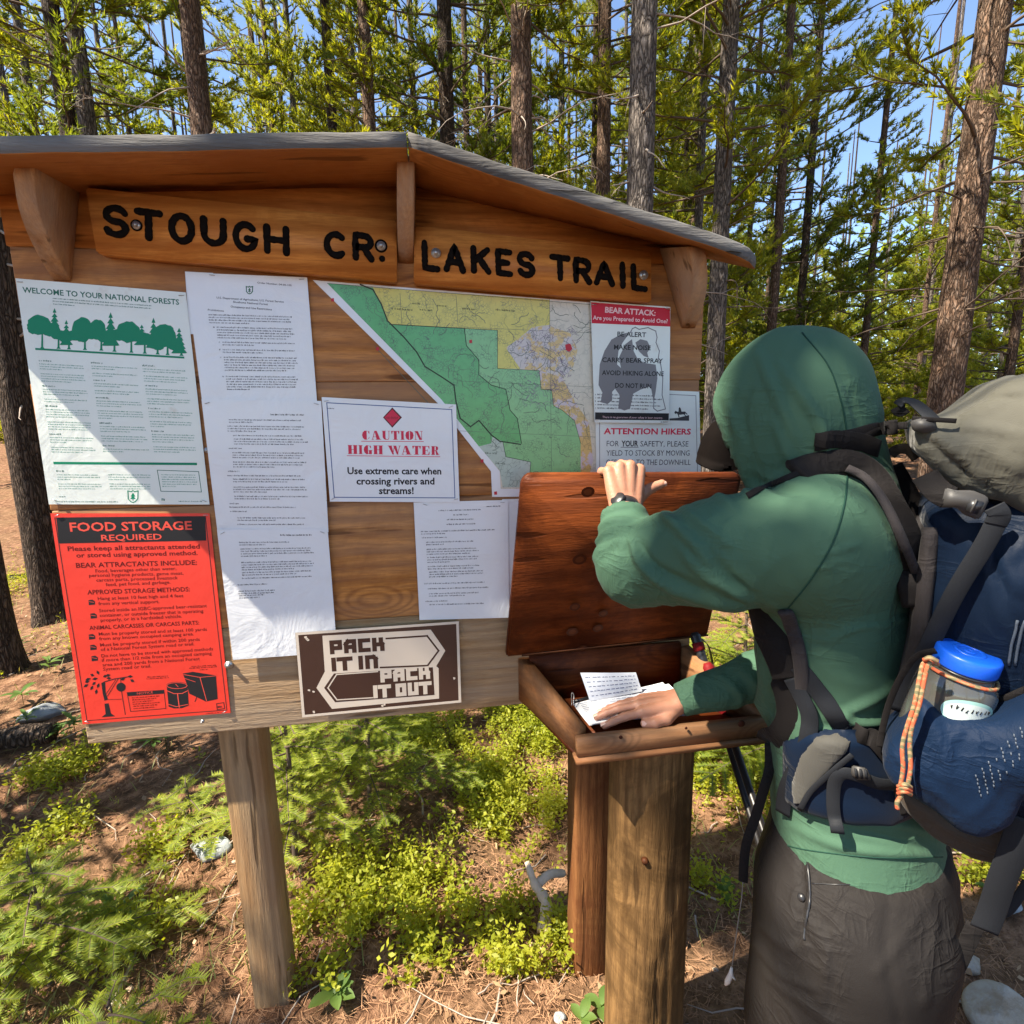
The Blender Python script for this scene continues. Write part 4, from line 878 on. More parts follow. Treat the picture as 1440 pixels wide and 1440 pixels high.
# notch-like dark latch mark on the front rail and knots
for u, v, r_ in ((1043, 1018, .008), (873, 1037, .004), (965, 1024, .003)):
    p = wy(u, v, YFB - .0005); bb_ = B(); bb_.tube([(p[0], p[1] + .001, p[2]), (p[0], p[1] - .0006, p[2])], [r_, r_ * .9], 10); bb_.build('knot', flat('dark_knot', (.06, .018, .010), .6), rb)
# lid
l0, l1 = np.array([.789, -.030, .953]), np.array([1.306, .004, .953]); t0 = wy(735, 668, -.130); t1 = wy(1045, 667, -.150)
lid = thing('box_lid_group', 'x', 'x') if False else None
ex = l1 - l0; ey = ((t0 - l0) + (t1 - l1)) / 2; nz = np.cross(ey, ex); nz /= np.linalg.norm(nz)   # points to the back
nz = nz if nz[1] > 0 else -nz
def lidp(s_, t_):   # s_ across 0..1, t_ up 0..1 -> point of front face
    return l0 * (1 - s_) * (1 - t_) + l1 * s_ * (1 - t_) + t0 * (1 - s_) * t_ + t1 * s_ * t_
out = [(0, 0), (1, 0)] + [(1 - .03 + .03 * cos(a), 1 - .04 + .04 * sin(a)) for a in np.linspace(0, pi / 2, 6)] + [(.045 - .045 * sin(a), 1 - .055 + .055 * cos(a)) for a in np.linspace(0, pi / 2, 7)]
A = np.array([lidp(*q) for q in out]); n = len(A); i = np.arange(n); j = (i + 1) % n
me = mesh('lid', np.vstack([A, A + nz * .019]), [list(range(n)), list(range(n, 2 * n))[::-1], np.stack([i, j, j + n, i + n], 1)])
bm = bmesh.new(); bm.from_mesh(me); bmesh.ops.recalc_face_normals(bm, faces=bm.faces); bmesh.ops.bevel(bm, geom=[e for e in bm.edges if e.calc_face_angle(0) > .8], offset=.004, segments=2, affect='EDGES'); bm.to_mesh(me); bm.free()
lo = link('lid', me, MT['lid'], rb)
def batten(s0, s1, t0_, t1_, nm, th=.003):
    q = [lidp(s0, t0_), lidp(s1, t0_), lidp(s1, t1_), lidp(s0, t1_)]; bb_ = B(); bb_.hexa([c - nz * .0002 for c in q] + [c - nz * th for c in q]); o = bb_.build(nm, MT['lidedge'], lo); return o
batten(.07, 1.0, .000, .012, 'hinge_strip', .002)
for k_, (x, y, r_) in enumerate(((410, 215, 9), (375, 500, 10), (355, 700, 8), (475, 728, 7), (345, 805, 9), (452, 790, 8), (385, 875, 8))):
    u, v = 690 + x / 3, 620 + y / 3; d = ray(u, v); t_ = ((l0 - CAM) @ nz) / (d @ nz); c = CAM + d * t_; R_ = r_ * .0013; e1 = ex / np.linalg.norm(ex); e2 = np.cross(nz, e1)
    a = np.linspace(0, 2 * pi, 14, endpoint=False)
    for rr_, lf, col_ in ((R_, .0006, (.065, .016, .006)), (R_ * .6, .0009, (.11, .03, .01))):
        V = c + rr_ * (1.25 * np.cos(a)[:, None] * e1 + np.sin(a)[:, None] * e2) - nz * (.0022 if False else lf); link('knot', mesh('knot', V, [list(range(14))]), flat('lid_knot_%d' % (lf * 10000), col_, .35), lo)
# log post under the box
lp = thing('log_post', 'thick round log post with long cracks holding up the register box', 'post', (1.097, -.150, -.05))
nn, zz = 48, np.linspace(-.3, .817, 120); aa = np.linspace(0, 2 * pi, nn, endpoint=False); ZZ, AA = np.meshgrid(zz, aa, indexing='ij')
P3 = np.stack([np.cos(AA) * 1.2, np.sin(AA) * 1.2, ZZ * .5], -1).reshape(-1, 3); r = .094 * (1 + .03 * wobble(P3, 3, 3).reshape(ZZ.shape)) * (1 - .03 * ZZ)
for ca, cw, cd, za, zb_ in ((4.9, .035, .011, -.3, .62), (4.55, .03, .010, -.3, .50), (4.2, .02, .005, .35, .82), (5.25, .02, .006, .1, .8), (3.9, .02, .006, -.3, .8)):
    wob_ = .05 * np.sin(ZZ * 9 + ca * 7) + .02 * np.sin(ZZ * 31); g = np.exp(-((AA - ca - wob_) / cw) ** 2) * np.clip((zb_ - ZZ) * 12, 0, 1) * np.clip((ZZ - za) * 12, 0, 1); r = r - cd * g
V = np.stack([1.097 + np.cos(AA) * r, -.150 + np.sin(AA) * r, ZZ], -1).reshape(-1, 3); i, j = np.meshgrid(np.arange(119), np.arange(nn), indexing='ij'); k = (j + 1) % nn
link('log', mesh('log', V, [np.stack([i * nn + j, i * nn + k, (i + 1) * nn + k, (i + 1) * nn + j], -1).reshape(-1, 4), list(range(119 * nn, 120 * nn))], True), MT['log'], lp)
b = B(); p = wd(897, 1298, 1.02); q = np.array([1.097, -.150, p[2]]); d = p - q; d /= np.linalg.norm(d); b.tube([q + d * .09, q + d * .098], [.009, .006], 9); b.build('knot', MT['lidedge'], lp)
# papers in the box
def sheet(C4, name, label, cat, mat, lines=0, curl=.004, seed=0, parent=None, th=.0006):
    TL, TR, BR, BL = [np.array(c, float) for c in C4]; n = 14; r = np.random.default_rng(seed); N = np.cross(TR - TL, BL - TL); N /= np.linalg.norm(N); N = N if N @ (CAM - TL) > 0 else -N
    a, b_ = np.meshgrid(np.linspace(0, 1, n), np.linspace(0, 1, n), indexing='ij'); P = (TL * ((1 - a) * (1 - b_))[..., None] + TR * (a * (1 - b_))[..., None] + BR * (a * b_)[..., None] + BL * ((1 - a) * b_)[..., None]); f = curl * (np.sin(a * 5 + r.uniform(0, 6)) * .5 + np.sin(b_ * 4 + a * 3 + r.uniform(0, 6)) * .5 + 1.0)
    P = P + N * f[..., None]; i, j = np.meshgrid(np.arange(n - 1), np.arange(n - 1), indexing='ij'); F = np.stack([i * n + j, (i + 1) * n + j, (i + 1) * n + j + 1, i * n + j + 1], -1).reshape(-1, 4); V = P.reshape(-1, 3)
    root = parent or thing(name, label, cat, BL); link('sheet', mesh('sheet', np.vstack([V, V - N * th]), [F, F[:, ::-1] + n * n], True), mat, root)
    if lines:
        bb_ = B(); k = 0
        for L in range(lines):
            t = (L + 1) / (lines + 1); s0 = .06
            while s0 < .93:
                w_ = r.uniform(.02, .08); s1 = min(.95, s0 + w_); q = []
                for s_ in np.linspace(s0, s1, 4):
                    c = TL * (1 - s_) * (1 - t) + TR * s_ * (1 - t) + BR * s_ * t + BL * (1 - s_) * t; ff = np.interp(s_, [0, 1], [0, 1]); h = curl * 1.0; ai = s_ * (n - 1); bi = t * (n - 1); i0, j0 = int(ai), int(bi); h = f[i0, j0] * (1 - ai + i0) * (1 - bi + j0) + f[min(n - 1, i0 + 1), j0] * (ai - i0) * (1 - bi + j0) + f[i0, min(n - 1, j0 + 1)] * (1 - ai + i0) * (bi - j0) + f[min(n - 1, i0 + 1), min(n - 1, j0 + 1)] * (ai - i0) * (bi - j0)
                    q.append(c + N * (h + .0004) + (BL - TL) * r.uniform(-.006, .006))
                q = np.array(q); D = (BL - TL) / np.linalg.norm(BL - TL) * .0007; m = len(q); i = np.arange(m - 1); bb_.add(np.vstack([q - D, q + D]), np.stack([i, i + 1, m + i + 1, m + i], 1)); s0 = s1 + r.uniform(.01, .04)
        bb_.build('handwriting', ink('pen_blue', (.10, .12, .22)), root)
    return root
PW = paper('register_paper', (.74, .77, .82), .6, .3)
ZP = .868
sheet([wz(829, 985, ZP - .012), wz(940, 962, ZP), wz(985, 1003, ZP - .006), wz(829, 1021, ZP - .012)], 'register_page', 'open register page covered in handwriting lying under the hand', 'paper', PW, 12, .004, 3)
sheet([wz(806, 991, ZP - .016), wz(932, 960, ZP - .008), wz(970, 1006, ZP - .018), wz(829, 1022, ZP - .022)], 'register_page', 'lower register page showing along its left corner in the box', 'paper', PW, 14, .003, 4)
bl_, br_ = wz(829, 986, ZP - .004), wz(903, 972, ZP - .0); sheet([wy(816, 946, -.085), wy(893, 945, -.075), br_, bl_], 'register_card', 'white ruled card propped upright at the back of the box', 'paper', PW, 5, .003, 5)
pen = thing('pen', 'dark pen with silver clip lying left of the papers in the box', 'pen', wz(808, 985, .86)); b = B(); a0, a1 = wz(806, 987, .855), wz(829, 981, .858); b.tube([a0, a1], [.004, .004], 10); b.build('barrel', MT['black'], pen); b = B(); b.tube(spline([wz(804, 992, .86), wz(804, 975, .872), wz(807, 978, .874), wz(806, 990, .862)], 5), .0012, 6); b.build('clip', MT['steel'], pen)
# trekking poles leaning behind the box
MT['grip_red'] = flat('red_grip', (.16, .008, .010), .6); MT['carbon'] = flat('dark_pole', (.02, .017, .016), .35, .5)
for (ua, va, da, ub, vb, db_, lab) in ((978, 895, 1.32, 1112, 1330, 1.12, 'dark trekking pole with red and black grip, left one leaning behind the box'), (996, 938, 1.27, 1128, 1330, 1.10, 'dark trekking pole with a red grip end, right one behind the box')):
    p0, p1 = wd(ua, va, da), wd(ub, vb, db_); d = (p1 - p0); p1 = p0 + d * ((p0[2] - .01) / -d[2]); tp = thing('trekking_pole', lab, 'trekking pole', p1); Ld = np.linalg.norm(p1 - p0); dd = (p1 - p0) / Ld
    b = B(); b.tube([p0 + dd * .13, p0 + dd * .7, p1], [.0085, .008, .006], 10); b.build('shaft', MT['carbon'], tp, True); b = B(); b.tube([p0 - dd * .01, p0, p0 + dd * .03, p0 + dd * .07, p0 + dd * .13], [.008, .013, .011, .012, .010], 12); b.build('grip', MT['black'] if '895' in str(va) else MT['grip_red'], tp, True)
    b = B(); b.tube([p0 + dd * .015, p0 + dd * .035], [.0145, .014], 12); b.build('grip_band', MT['grip_red'], tp, True)
    s_ = spline([p0, p0 + _r * .03 + [0, 0, -.02], p0 + _r * .045 + [0, 0, -.07], p0 + _r * .02 + dd * .08], 6); V, F = ribbon(s_, .016, .002, _r); link('wrist_strap', mesh('wrist_strap', V, F), MT['black'], tp)
# ================================================================== GROUND
def ground_h(x, y):
    x = np.asarray(x, float); y = np.asarray(y, float)
    h = .045 * np.sin(x * 1.1 + .4) * np.cos(y * .9 + 1) + .03 * np.sin(x * 2.7 + y * 1.9) + .012 * np.sin(x * 6.1 - y * 4.3 + 2) + .008 * np.sin(x * 11 + y * 13)
    h = h - .20 * np.exp(-((x - 1.15) ** 2 / .35 + (y - .25) ** 2 / .5)); h = h + .014 * np.clip(y - 3, 0, 7) + .055 * np.clip(y - 10, 0, 90)
    d = np.exp(-(((x - .6) / 1.6) ** 2 + ((y + .1) / .9) ** 2)); return h * (1 - .6 * d) + d * .0
def soil_mat():
    m = M('forest_floor', .95, .15); v = m.map(rnd=False); a = m.noise(v, 1.3, 5, .6); b = m.noise(v, 16, 6, .7); c = m.noise(v, 90, 4, .75)
    col = m.ramp(b, [(.3, (.045, .022, .012)), (.48, (.16, .08, .045)), (.62, (.33, .185, .11)), (.8, (.46, .32, .22))])
    col = m.mix(m.math('MULTIPLY', m.ramp(a, [(.42, 0), (.62, 1)]), .55), col, (.20, .125, .065))
    col = m.mix(m.ramp(c, [(.56, 0), (.66, .75)]), col, (.04, .022, .014))
    # grey trodden trail near the box
    m.color(col); m.bump(m.math('ADD', b, m.math('MULTIPLY', c, .6)), .9, .02); return m.m
MT['soil'] = soil_mat()
gx = np.concatenate([np.linspace(-300, -14, 30)[:-1], np.linspace(-14, 18, 321), np.linspace(18, 300, 30)[1:]]); gy = np.concatenate([np.linspace(-60, -4, 12)[:-1], np.linspace(-4, 16, 221), np.linspace(16, 400, 40)[1:]])
X, Y = np.meshgrid(gx, gy, indexing='ij'); i, j = np.meshgrid(np.arange(len(gx) - 1), np.arange(len(gy) - 1), indexing='ij'); w_ = len(gy)
link('ground', mesh('ground', np.stack([X, Y, ground_h(X, Y)], -1).reshape(-1, 3), np.stack([i * w_ + j, (i + 1) * w_ + j, (i + 1) * w_ + j + 1, i * w_ + j + 1], -1).reshape(-1, 4), True), MT['soil'], kind='structure')

# ------------------------------------------------------------------ leaf materials
def leaf_mat(name, c, c2, trans=.35, rough=.5, sc=3.0):
    m = M(name, rough, .35); oi = m.n('ObjectInfo'); v = m.map(rnd=False); f = m.noise(v, sc, 3, .7)
    geo = m.n('NewGeometry'); f2 = m.math('ADD', m.math('MULTIPLY', f, .75), m.math('MULTIPLY', geo.outputs['Random Per Island'], .35))
    col = m.mix(m.ramp(f2, [(.3, 0), (.75, 1)]), c, c2); m.color(col)
    tr = m.n('BsdfTranslucent'); mx = m.n('MixShader'); mx.inputs[0].default_value = trans
    tc = m.mix(1.0, col, (1.9, 1.75, .55), 'MULTIPLY'); m.l(tc, tr.inputs[0])
    m.l(m.b.outputs[0], mx.inputs[1]); m.l(tr.outputs[0], mx.inputs[2]); m.l(mx.outputs[0], m.out.inputs[0]); return m.m
MT['needle'] = leaf_mat('pine_needles', (.10, .15, .018), (.34, .34, .032), .55)
MT['needle2'] = leaf_mat('dark_pine_needles', (.055, .095, .018), (.21, .25, .03), .48)
MT['fir'] = leaf_mat('fir_needles', (.11, .18, .022), (.31, .35, .04), .45)
MT['berry'] = leaf_mat('whortleberry_leaves', (.19, .24, .018), (.36, .37, .035), .5, sc=2.0)
MT['herb'] = leaf_mat('herb_leaves', (.05, .12, .03), (.14, .22, .05), .4, sc=6)
MT['litter'] = flat('fallen_needles', (.34, .19, .105), .9, .2, .6, 3)
def bark_mat(name, c1, c2, c3, sc=1.0):
    m = M(name, .92, .2); v = m.map((1, 1, .22)); vor = m.n('TexVoronoi'); vor.feature = 'DISTANCE_TO_EDGE'; vor.inputs['Scale'].default_value = 42 * sc; vor.inputs['Randomness'].default_value = 1.0; 
    n0 = m.noise(v, 14, 4, .65); va = m.n('VectorMath', operation='ADD'); sx = m.n('VectorMath', operation='SCALE'); sx.inputs['Scale'].default_value = .16
    cc = m.n('TexNoise'); cc.inputs['Scale'].default_value = 12; cc.inputs['Detail'].default_value = 5; m.l(v, cc.inputs['Vector']); m.l(cc.outputs['Color'], sx.inputs[0]); m.l(v, va.inputs[0]); m.l(sx.outputs[0], va.inputs[1]); m.l(va.outputs[0], vor.inputs['Vector'])
    crack = m.ramp(vor.outputs['Distance'], [(0, 0), (.12, .45), (.35, 1)])
    col = m.mix(m.ramp(n0, [(.35, 0), (.65, 1)]), c1, c2); col = m.mix(m.ramp(m.noise(v, 55, 4, .7), [(.45, 0), (.7, 1)]), col, c3)
    col = m.mix(m.math('SUBTRACT', 1.0, crack), col, tuple(x * .22 for x in c1)); m.color(col)
    m.bump(m.math('ADD', crack, m.math('MULTIPLY', m.noise(v, 120, 3), .5)), 1.0, .012); return m.m
MT['bark'] = bark_mat('pine_bark', (.17, .105, .07), (.26, .155, .10), (.36, .27, .21))
MT['bark2'] = bark_mat('grey_pine_bark', (.15, .125, .11), (.25, .21, .18), (.40, .35, .31), .8)
MT['bark3'] = bark_mat('dark_pine_bark', (.085, .058, .042), (.13, .09, .065), (.19, .15, .12))
MT['twig'] = flat('twig_bark', (.11, .08, .06), .9, .2, .3, 20)
MT['deadtwig'] = flat('dead_grey_twig', (.36, .30, .25), .9, .2, .25, 20)

# ------------------------------------------------------------------ foliage generators (numpy)
def needles_on(P, D, rng, n, L, Wn, ang=(35, 75), t=None):
    """P (m,3) twig points, D (m,3) directions: n needles at each -> triangles"""
    m = len(P); P = np.repeat(P, n, 0); D = np.repeat(D, n, 0); k = len(P)
    R = rng.normal(size=(k, 3)); R -= D * (R * D).sum(1)[:, None]; R /= np.linalg.norm(R, axis=1)[:, None] + 1e-9
    a = np.radians(rng.uniform(*ang, k))[:, None]; N = D * np.cos(a) + R * np.sin(a); N[:, 2] += .12; N /= np.linalg.norm(N, axis=1)[:, None]
    Sd = np.cross(N, rng.normal(size=(k, 3))); Sd /= np.linalg.norm(Sd, axis=1)[:, None] + 1e-9
    l = (L * rng.uniform(.7, 1.15, k))[:, None]; w_ = Wn / 2
    B0 = P + D * rng.uniform(-.5, .5, (k, 1)) * L * .5
    return np.stack([B0 - Sd * w_, B0 + Sd * w_, B0 + N * l], 1).reshape(-1, 3)
def pine_crown(seed, z0, z1, rad, nb, tw, nn, L, Wn, shape='tall', droop=.1, taper=1.0):
    """returns (needle triangles, branch tubes) for a crown around the z axis"""
    rng = np.random.default_rng(seed); tri = []; bb = B()
    for b in range(nb):
        f = (b + rng.random()) / nb; z = z0 + (z1 - z0) * f
        if shape == 'tall': r = rad * (.45 + .75 * math.sin(pi * min(1, .12 + f * .86))) * (1 - .35 * f) * rng.uniform(.65, 1.15)
        else: r = rad * (1 - f) ** .85 * rng.uniform(.75, 1.12) + .12
        az = rng.uniform(0, 2 * pi); up = rng.uniform(-.25, .35) + (.35 * f)
        n = 7; pts = []
        for i in range(n):
            t = i / (n - 1); pts.append((cos(az) * r * t, sin(az) * r * t, z + r * (up * t - droop * 2 * t * t + .28 * t ** 3)))
            az += rng.uniform(-.09, .09)
        pts = np.array(pts); bb.tube(pts, np.linspace(.006 + .009 * r, .003, n), 4, False)
        ntw = max(3, int(tw * r / rad * (1 if shape == 'tall' else 1)))
        for k in range(ntw):
            t = rng.uniform(.28, 1) ** .8; q = t * (n - 1); i = min(n - 2, int(q)); p = pts[i] + (pts[i + 1] - pts[i]) * (q - i)
            d = pts[i + 1] - pts[i]; d /= np.linalg.norm(d); s_ = np.cross(d, [0, 0, 1]); s_ /= np.linalg.norm(s_) + 1e-9
            a = rng.uniform(-1.2, 1.2); dd = d * cos(a) + s_ * sin(a) + np.array([0, 0, rng.uniform(-.1, .55)]); dd /= np.linalg.norm(dd)
            ln = r * rng.uniform(.10, .30) * (1.15 - t * .5); ln = min(ln, .5); m = max(2, int(ln / (L * .55)))
            tt = np.linspace(.15, 1, m)[:, None]; bend = np.array([0, 0, .25 * ln]); PP = p + dd * ln * tt + bend * tt ** 2; DD = np.gradient(PP, axis=0) if m > 1 else dd[None]; DD /= np.linalg.norm(DD, axis=1)[:, None]
            tri.append(needles_on(PP, DD, rng, nn, L, Wn, (22, 62)))
            bb.tube([p, p + dd * ln * .6 + bend * .36, PP[-1]], [.004, .003, .0015], 3, False)
    V = np.concatenate(tri); return V, bb
def crown_mesh(name, *a, **k):
    V, bb = pine_crown(*a, **k); n = len(V); F = [np.arange(n).reshape(-1, 3)]; me = mesh(name, V, F)
    wm = mesh(name + '_branches', np.concatenate(bb.V), bb.F, True)
    return me, wm
def trunk_mesh(seed, r0, h, taper=.45, lean=0.0, n=20, fine=True):
    rng = np.random.default_rng(seed); zs = np.concatenate([[-.35, -.1, 0, .06, .14, .26], np.arange(.4, min(h, 7), .05 if fine else .3), np.arange(min(h, 7), h, .5)])
    bx, by = rng.uniform(-.03, .03, 2); V = []
    a = np.linspace(0, 2 * pi, n, endpoint=False)
    Z_, A_ = np.meshgrid(zs, a, indexing='ij')
    flare = 1 + .38 * np.exp(-np.clip(Z_, 0, 9) / .16) * (1 + .35 * np.cos(A_ * 4 + seed)); r = r0 * (1 - taper * np.clip(Z_, 0, h) / h) * flare
    P = np.stack([np.cos(A_) * 4, np.sin(A_) * 4, Z_ * 1.1], -1).reshape(-1, 3); r = r * (1 + .05 * wobble(P, 2.2, seed).reshape(r.shape) + (.035 * wobble(P * [1, 1, 3], 7, seed + 1).reshape(r.shape) if fine else 0))
    X = np.cos(A_) * r + bx * np.sin(Z_ * .55 + seed) + lean * Z_; Y = np.sin(A_) * r + by * np.sin(Z_ * .47 + 2)
    m = len(zs); i, j = np.meshgrid(np.arange(m - 1), np.arange(n), indexing='ij'); k = (j + 1) % n
    return mesh('trunk', np.stack([X, Y, Z_], -1).reshape(-1, 3), np.stack([i * n + j, i * n + k, (i + 1) * n + k, (i + 1) * n + j], -1).reshape(-1, 4), True)
def dead_branches(seed, z0, z1, r0, nb, curl=True):
    rng = np.random.default_rng(seed); b = B()
    for _ in range(nb):
        z = rng.uniform(z0, z1); az = rng.uniform(0, 2 * pi); L = rng.uniform(.25, 1.3) * (1 if rng.random() < .7 else .35); up = rng.uniform(-.5, .35); n = 7; p = np.array([cos(az) * r0 * .8, sin(az) * r0 * .8, z]); P = [p.copy()]
        d = np.array([cos(az), sin(az), up])
        for _k in range(n - 1):
            d = d + rng.normal(0, .16, 3) + np.array([0, 0, -.07 if curl else 0]); d /= np.linalg.norm(d); p = p + d * L / (n - 1); P.append(p.copy())
            if rng.random() < .45 and L > .5:
                e = d + rng.normal(0, .7, 3); e /= np.linalg.norm(e); b.tube([p, p + e * L * .12, p + (e + [0, 0, -.3]) * L * .25], [.0035, .0025, .001], 3, False)
        b.tube(P, np.linspace(.010, .0018, n), 5, False)
    return mesh('dead_branches', np.concatenate(b.V), b.F, True)
CR = {}
CR['tall'] = crown_mesh('crown', 11, 3.6, 13.5, 1.6, 78, 20, 11, .085, .018, 'tall')
CR['tall2'] = crown_mesh('crown', 12, 5.5, 14.5, 1.5, 62, 19, 11, .085, .018, 'tall')
CR['full'] = crown_mesh('crown', 13, .7, 8.0, 1.4, 125, 20, 10, .08, .018, 'cone')
CR['mid'] = crown_mesh('crown', 14, 1.6, 10.5, 1.55, 95, 20, 10, .085, .018, 'tall')
CR['young'] = crown_mesh('crown', 15, .25, 4.0, 1.0, 110, 16, 10, .06, .014, 'cone')
TR = {k: trunk_mesh(20 + k, .125, 15.5, .6, n=18) for k in range(4)}
TRF = trunk_mesh(30, .11, 15, .7, n=9, fine=False)
DB = {k: dead_branches(40 + k, 1.6, 6.5, .11, 26 + 8 * k) for k in range(3)}
TREES = []
KIND = {'tall': 'tall lodgepole pine', 'tall2': 'high crowned pine', 'full': 'young bushy pine', 'mid': 'leafy pine', 'young': 'small sapling pine'}
def tree(x, y, label, crown='tall', bark='bark', dia=.25, trunk=None, rz=None, sc=1.0, dead=None, needle='needle', lean=0.0, group=None, name='pine_tree', hs=1.0, tilt=None):
    rng = random.Random(int(x * 1000 + y * 77)); z = float(ground_h(x, y)); rz = rng.uniform(0, 6.28) if rz is None else rz
    t = thing(name, label, 'tree', (x, y, z - .02), rz, group)
    if tilt: t.rotation_euler = (tilt[0], tilt[1], rz)
    def ch(nm, me, mat, s=(1, 1, 1)):
        o = bpy.data.objects.new(nm, me); COL.objects.link(o); o.parent = t; o.scale = s
        if not me.materials: me.materials.append(MT[mat])
        o.material_slots[0].link = 'OBJECT'; o.material_slots[0].material = MT[mat]
        if nm != 'trunk': o['kind'] = 'stuff'
        return o
    k = dia / .25; ch('trunk', trunk if trunk else TR[rng.randrange(4)], bark, (k, k, hs))
    if crown:
        ch('crown', CR[crown][0], needle, (sc, sc, sc * hs)); ch('branches', CR[crown][1], 'twig', (sc, sc, sc * hs))
    if dead is not None: ch('dead_branches', DB[dead], 'deadtwig' if rng.random() < .5 else 'twig', (k, k, 1))
    TREES.append((x, y, dia)); return t
def place(u, v, w_px, dia):
    """ground position of a trunk seen at photo point (u, v) with width w_px"""
    p = wd(u, v, F_PX * dia / w_px); return p[0], p[1]
# --- trunks one can tell apart: (u, v, width px, diameter, crown, bark, dead, label)
NEAR = [
 (91, 140, 27, .24, 'tall', 'bark3', 0, 'dark pine trunk, left one of the close pair above the notice board roof'),
 (117, 140, 27, .24, 'tall2', 'bark2', 1, 'pale grey pine trunk, right one of the close pair above the left roof'),
 (279, 140, 33, .25, 'tall2', 'bark', 1, 'sunlit reddish pine trunk rising over the left slope of the roof'),
 (497, 120, 13, .17, 'mid', 'bark2', None, 'thin pale pine trunk just left of the roof peak'),
 (628, 100, 27, .26, 'tall', 'bark3', 2, 'dark pine trunk with curled dead twigs right of the roof peak'),
 (655, 120, 12, .16, None, 'bark', 0, 'thin brown pine trunk close beside the dark twiggy trunk'),
 (686, 120, 13, .18, 'mid', 'bark3', 0, 'slender dark pine trunk between twiggy trunk and knobbly trunk'),
 (736, 130, 36, .27, 'tall2', 'bark', 1, 'stout reddish pine trunk with knobbly swelling above the right roof'),
 (848, 130, 24, .22, 'tall2', 'bark', 0, 'straight reddish brown pine trunk beside the thick grey one'),
 (904, 130, 44, .29, 'tall2', 'bark2', 0, 'thick grey flaky pine trunk above the right slope of the roof'),
 (1010, 420, 27, .23, 'tall', 'bark2', 1, 'dark pine trunk passing behind the right end of the roof'),
 (1098, 250, 15, .19, 'tall2', 'bark', None, 'thin pinkish pine trunk above the green hood'),
 (1135, 300, 13, .18, 'mid', 'bark3', 0, 'thin dark pine trunk just right of the pinkish one'),
 (1362, 300, 46, .30, 'tall', 'bark', 2, 'big sunlit pine trunk with bark strips behind the backpack'),
 (50, 700, 42, .22, 'tall2', 'bark3', 0, 'dark leaning pine trunk just left of the notice board'),
 (5, 940, 46, .20, 'tall2', 'bark3', None, 'dark pine trunk at the far left edge by the ground'),
 (7, 140, 12, .16, None, 'bark2', 1, 'thin pale pine trunk at the upper left edge'),
]
for u, v, wpx, dia, cr, bk, dead, lab in NEAR:
    x, y = place(u, v, wpx, dia); tree(x, y, lab, cr, bk, dia, dead=dead, needle='needle2' if bk == 'bark3' else 'needle')
# --- young pines with crowns down to the ground, right side
for u, v, dep, cr, sc, lab in ((1215, 500, 10.5, 'full', 1.0, 'bushy young pine with pointed top right of the green hood'), (1080, 560, 12, 'full', .8, 'bushy young pine between the roof end and the hood'), (1420, 520, 8.5, 'full', .85, 'bushy young pine at the right edge above the backpack'),
    (560, 100, 14, 'full', 1.25, 'tall bushy pine behind the roof peak'), (380, 150, 11, 'full', 1.15, 'bushy pine right of the reddish trunk over the left roof'), (170, 100, 12, 'full', 1.2, 'bushy pine behind the close pair of trunks'), (980, 200, 12, 'mid', .9, 'leafy pine right of the thick grey trunk'),
    (800, 100, 15, 'full', 1.3, 'bushy pine behind the straight brown trunk'), (1300, 450, 14, 'full', .95, 'bushy young pine left of the big sunlit trunk')):
    p = wd(u, v, dep); tree(p[0], p[1], lab, cr, 'bark', .17, TRF, sc=sc)
for u, dep, sc, lab in ((35, 13, 1.3, 'wide bushy pine at the upper left edge behind the pale thin trunk'), (205, 15, 1.5, 'broad bushy pine between the trunk pair and the reddish trunk'), (330, 17, 1.4, 'broad bushy pine just right of the reddish trunk, farther back'), (445, 12.5, 1.35, 'full bushy pine left of the thin pale trunk'),
    (535, 16, 1.5, 'broad bushy pine directly over the roof peak'), (600, 12, 1.3, 'full bushy pine left of the dark twiggy trunk'), (705, 15, 1.5, 'broad bushy pine left of the knobbly trunk'), (790, 12.5, 1.35, 'full bushy pine right of the knobbly trunk'), (870, 17, 1.5, 'broad bushy pine behind the thick grey trunk'),
    (960, 14, 1.4, 'full bushy pine over the right roof end'), (1400, 12, 1.2, 'full bushy pine right behind the big sunlit trunk'), (1290, 18, 1.2, 'smaller bushy pine left of the big trunk, far back'), (110, 9.5, 1.0, 'bushy pine just behind the close trunk pair, lit by sun')):
    p = wd(u, 588, dep); tree(p[0], p[1], lab, 'full', 'bark2', .2, TRF, sc=sc, hs=1.25, rz=u * .7)
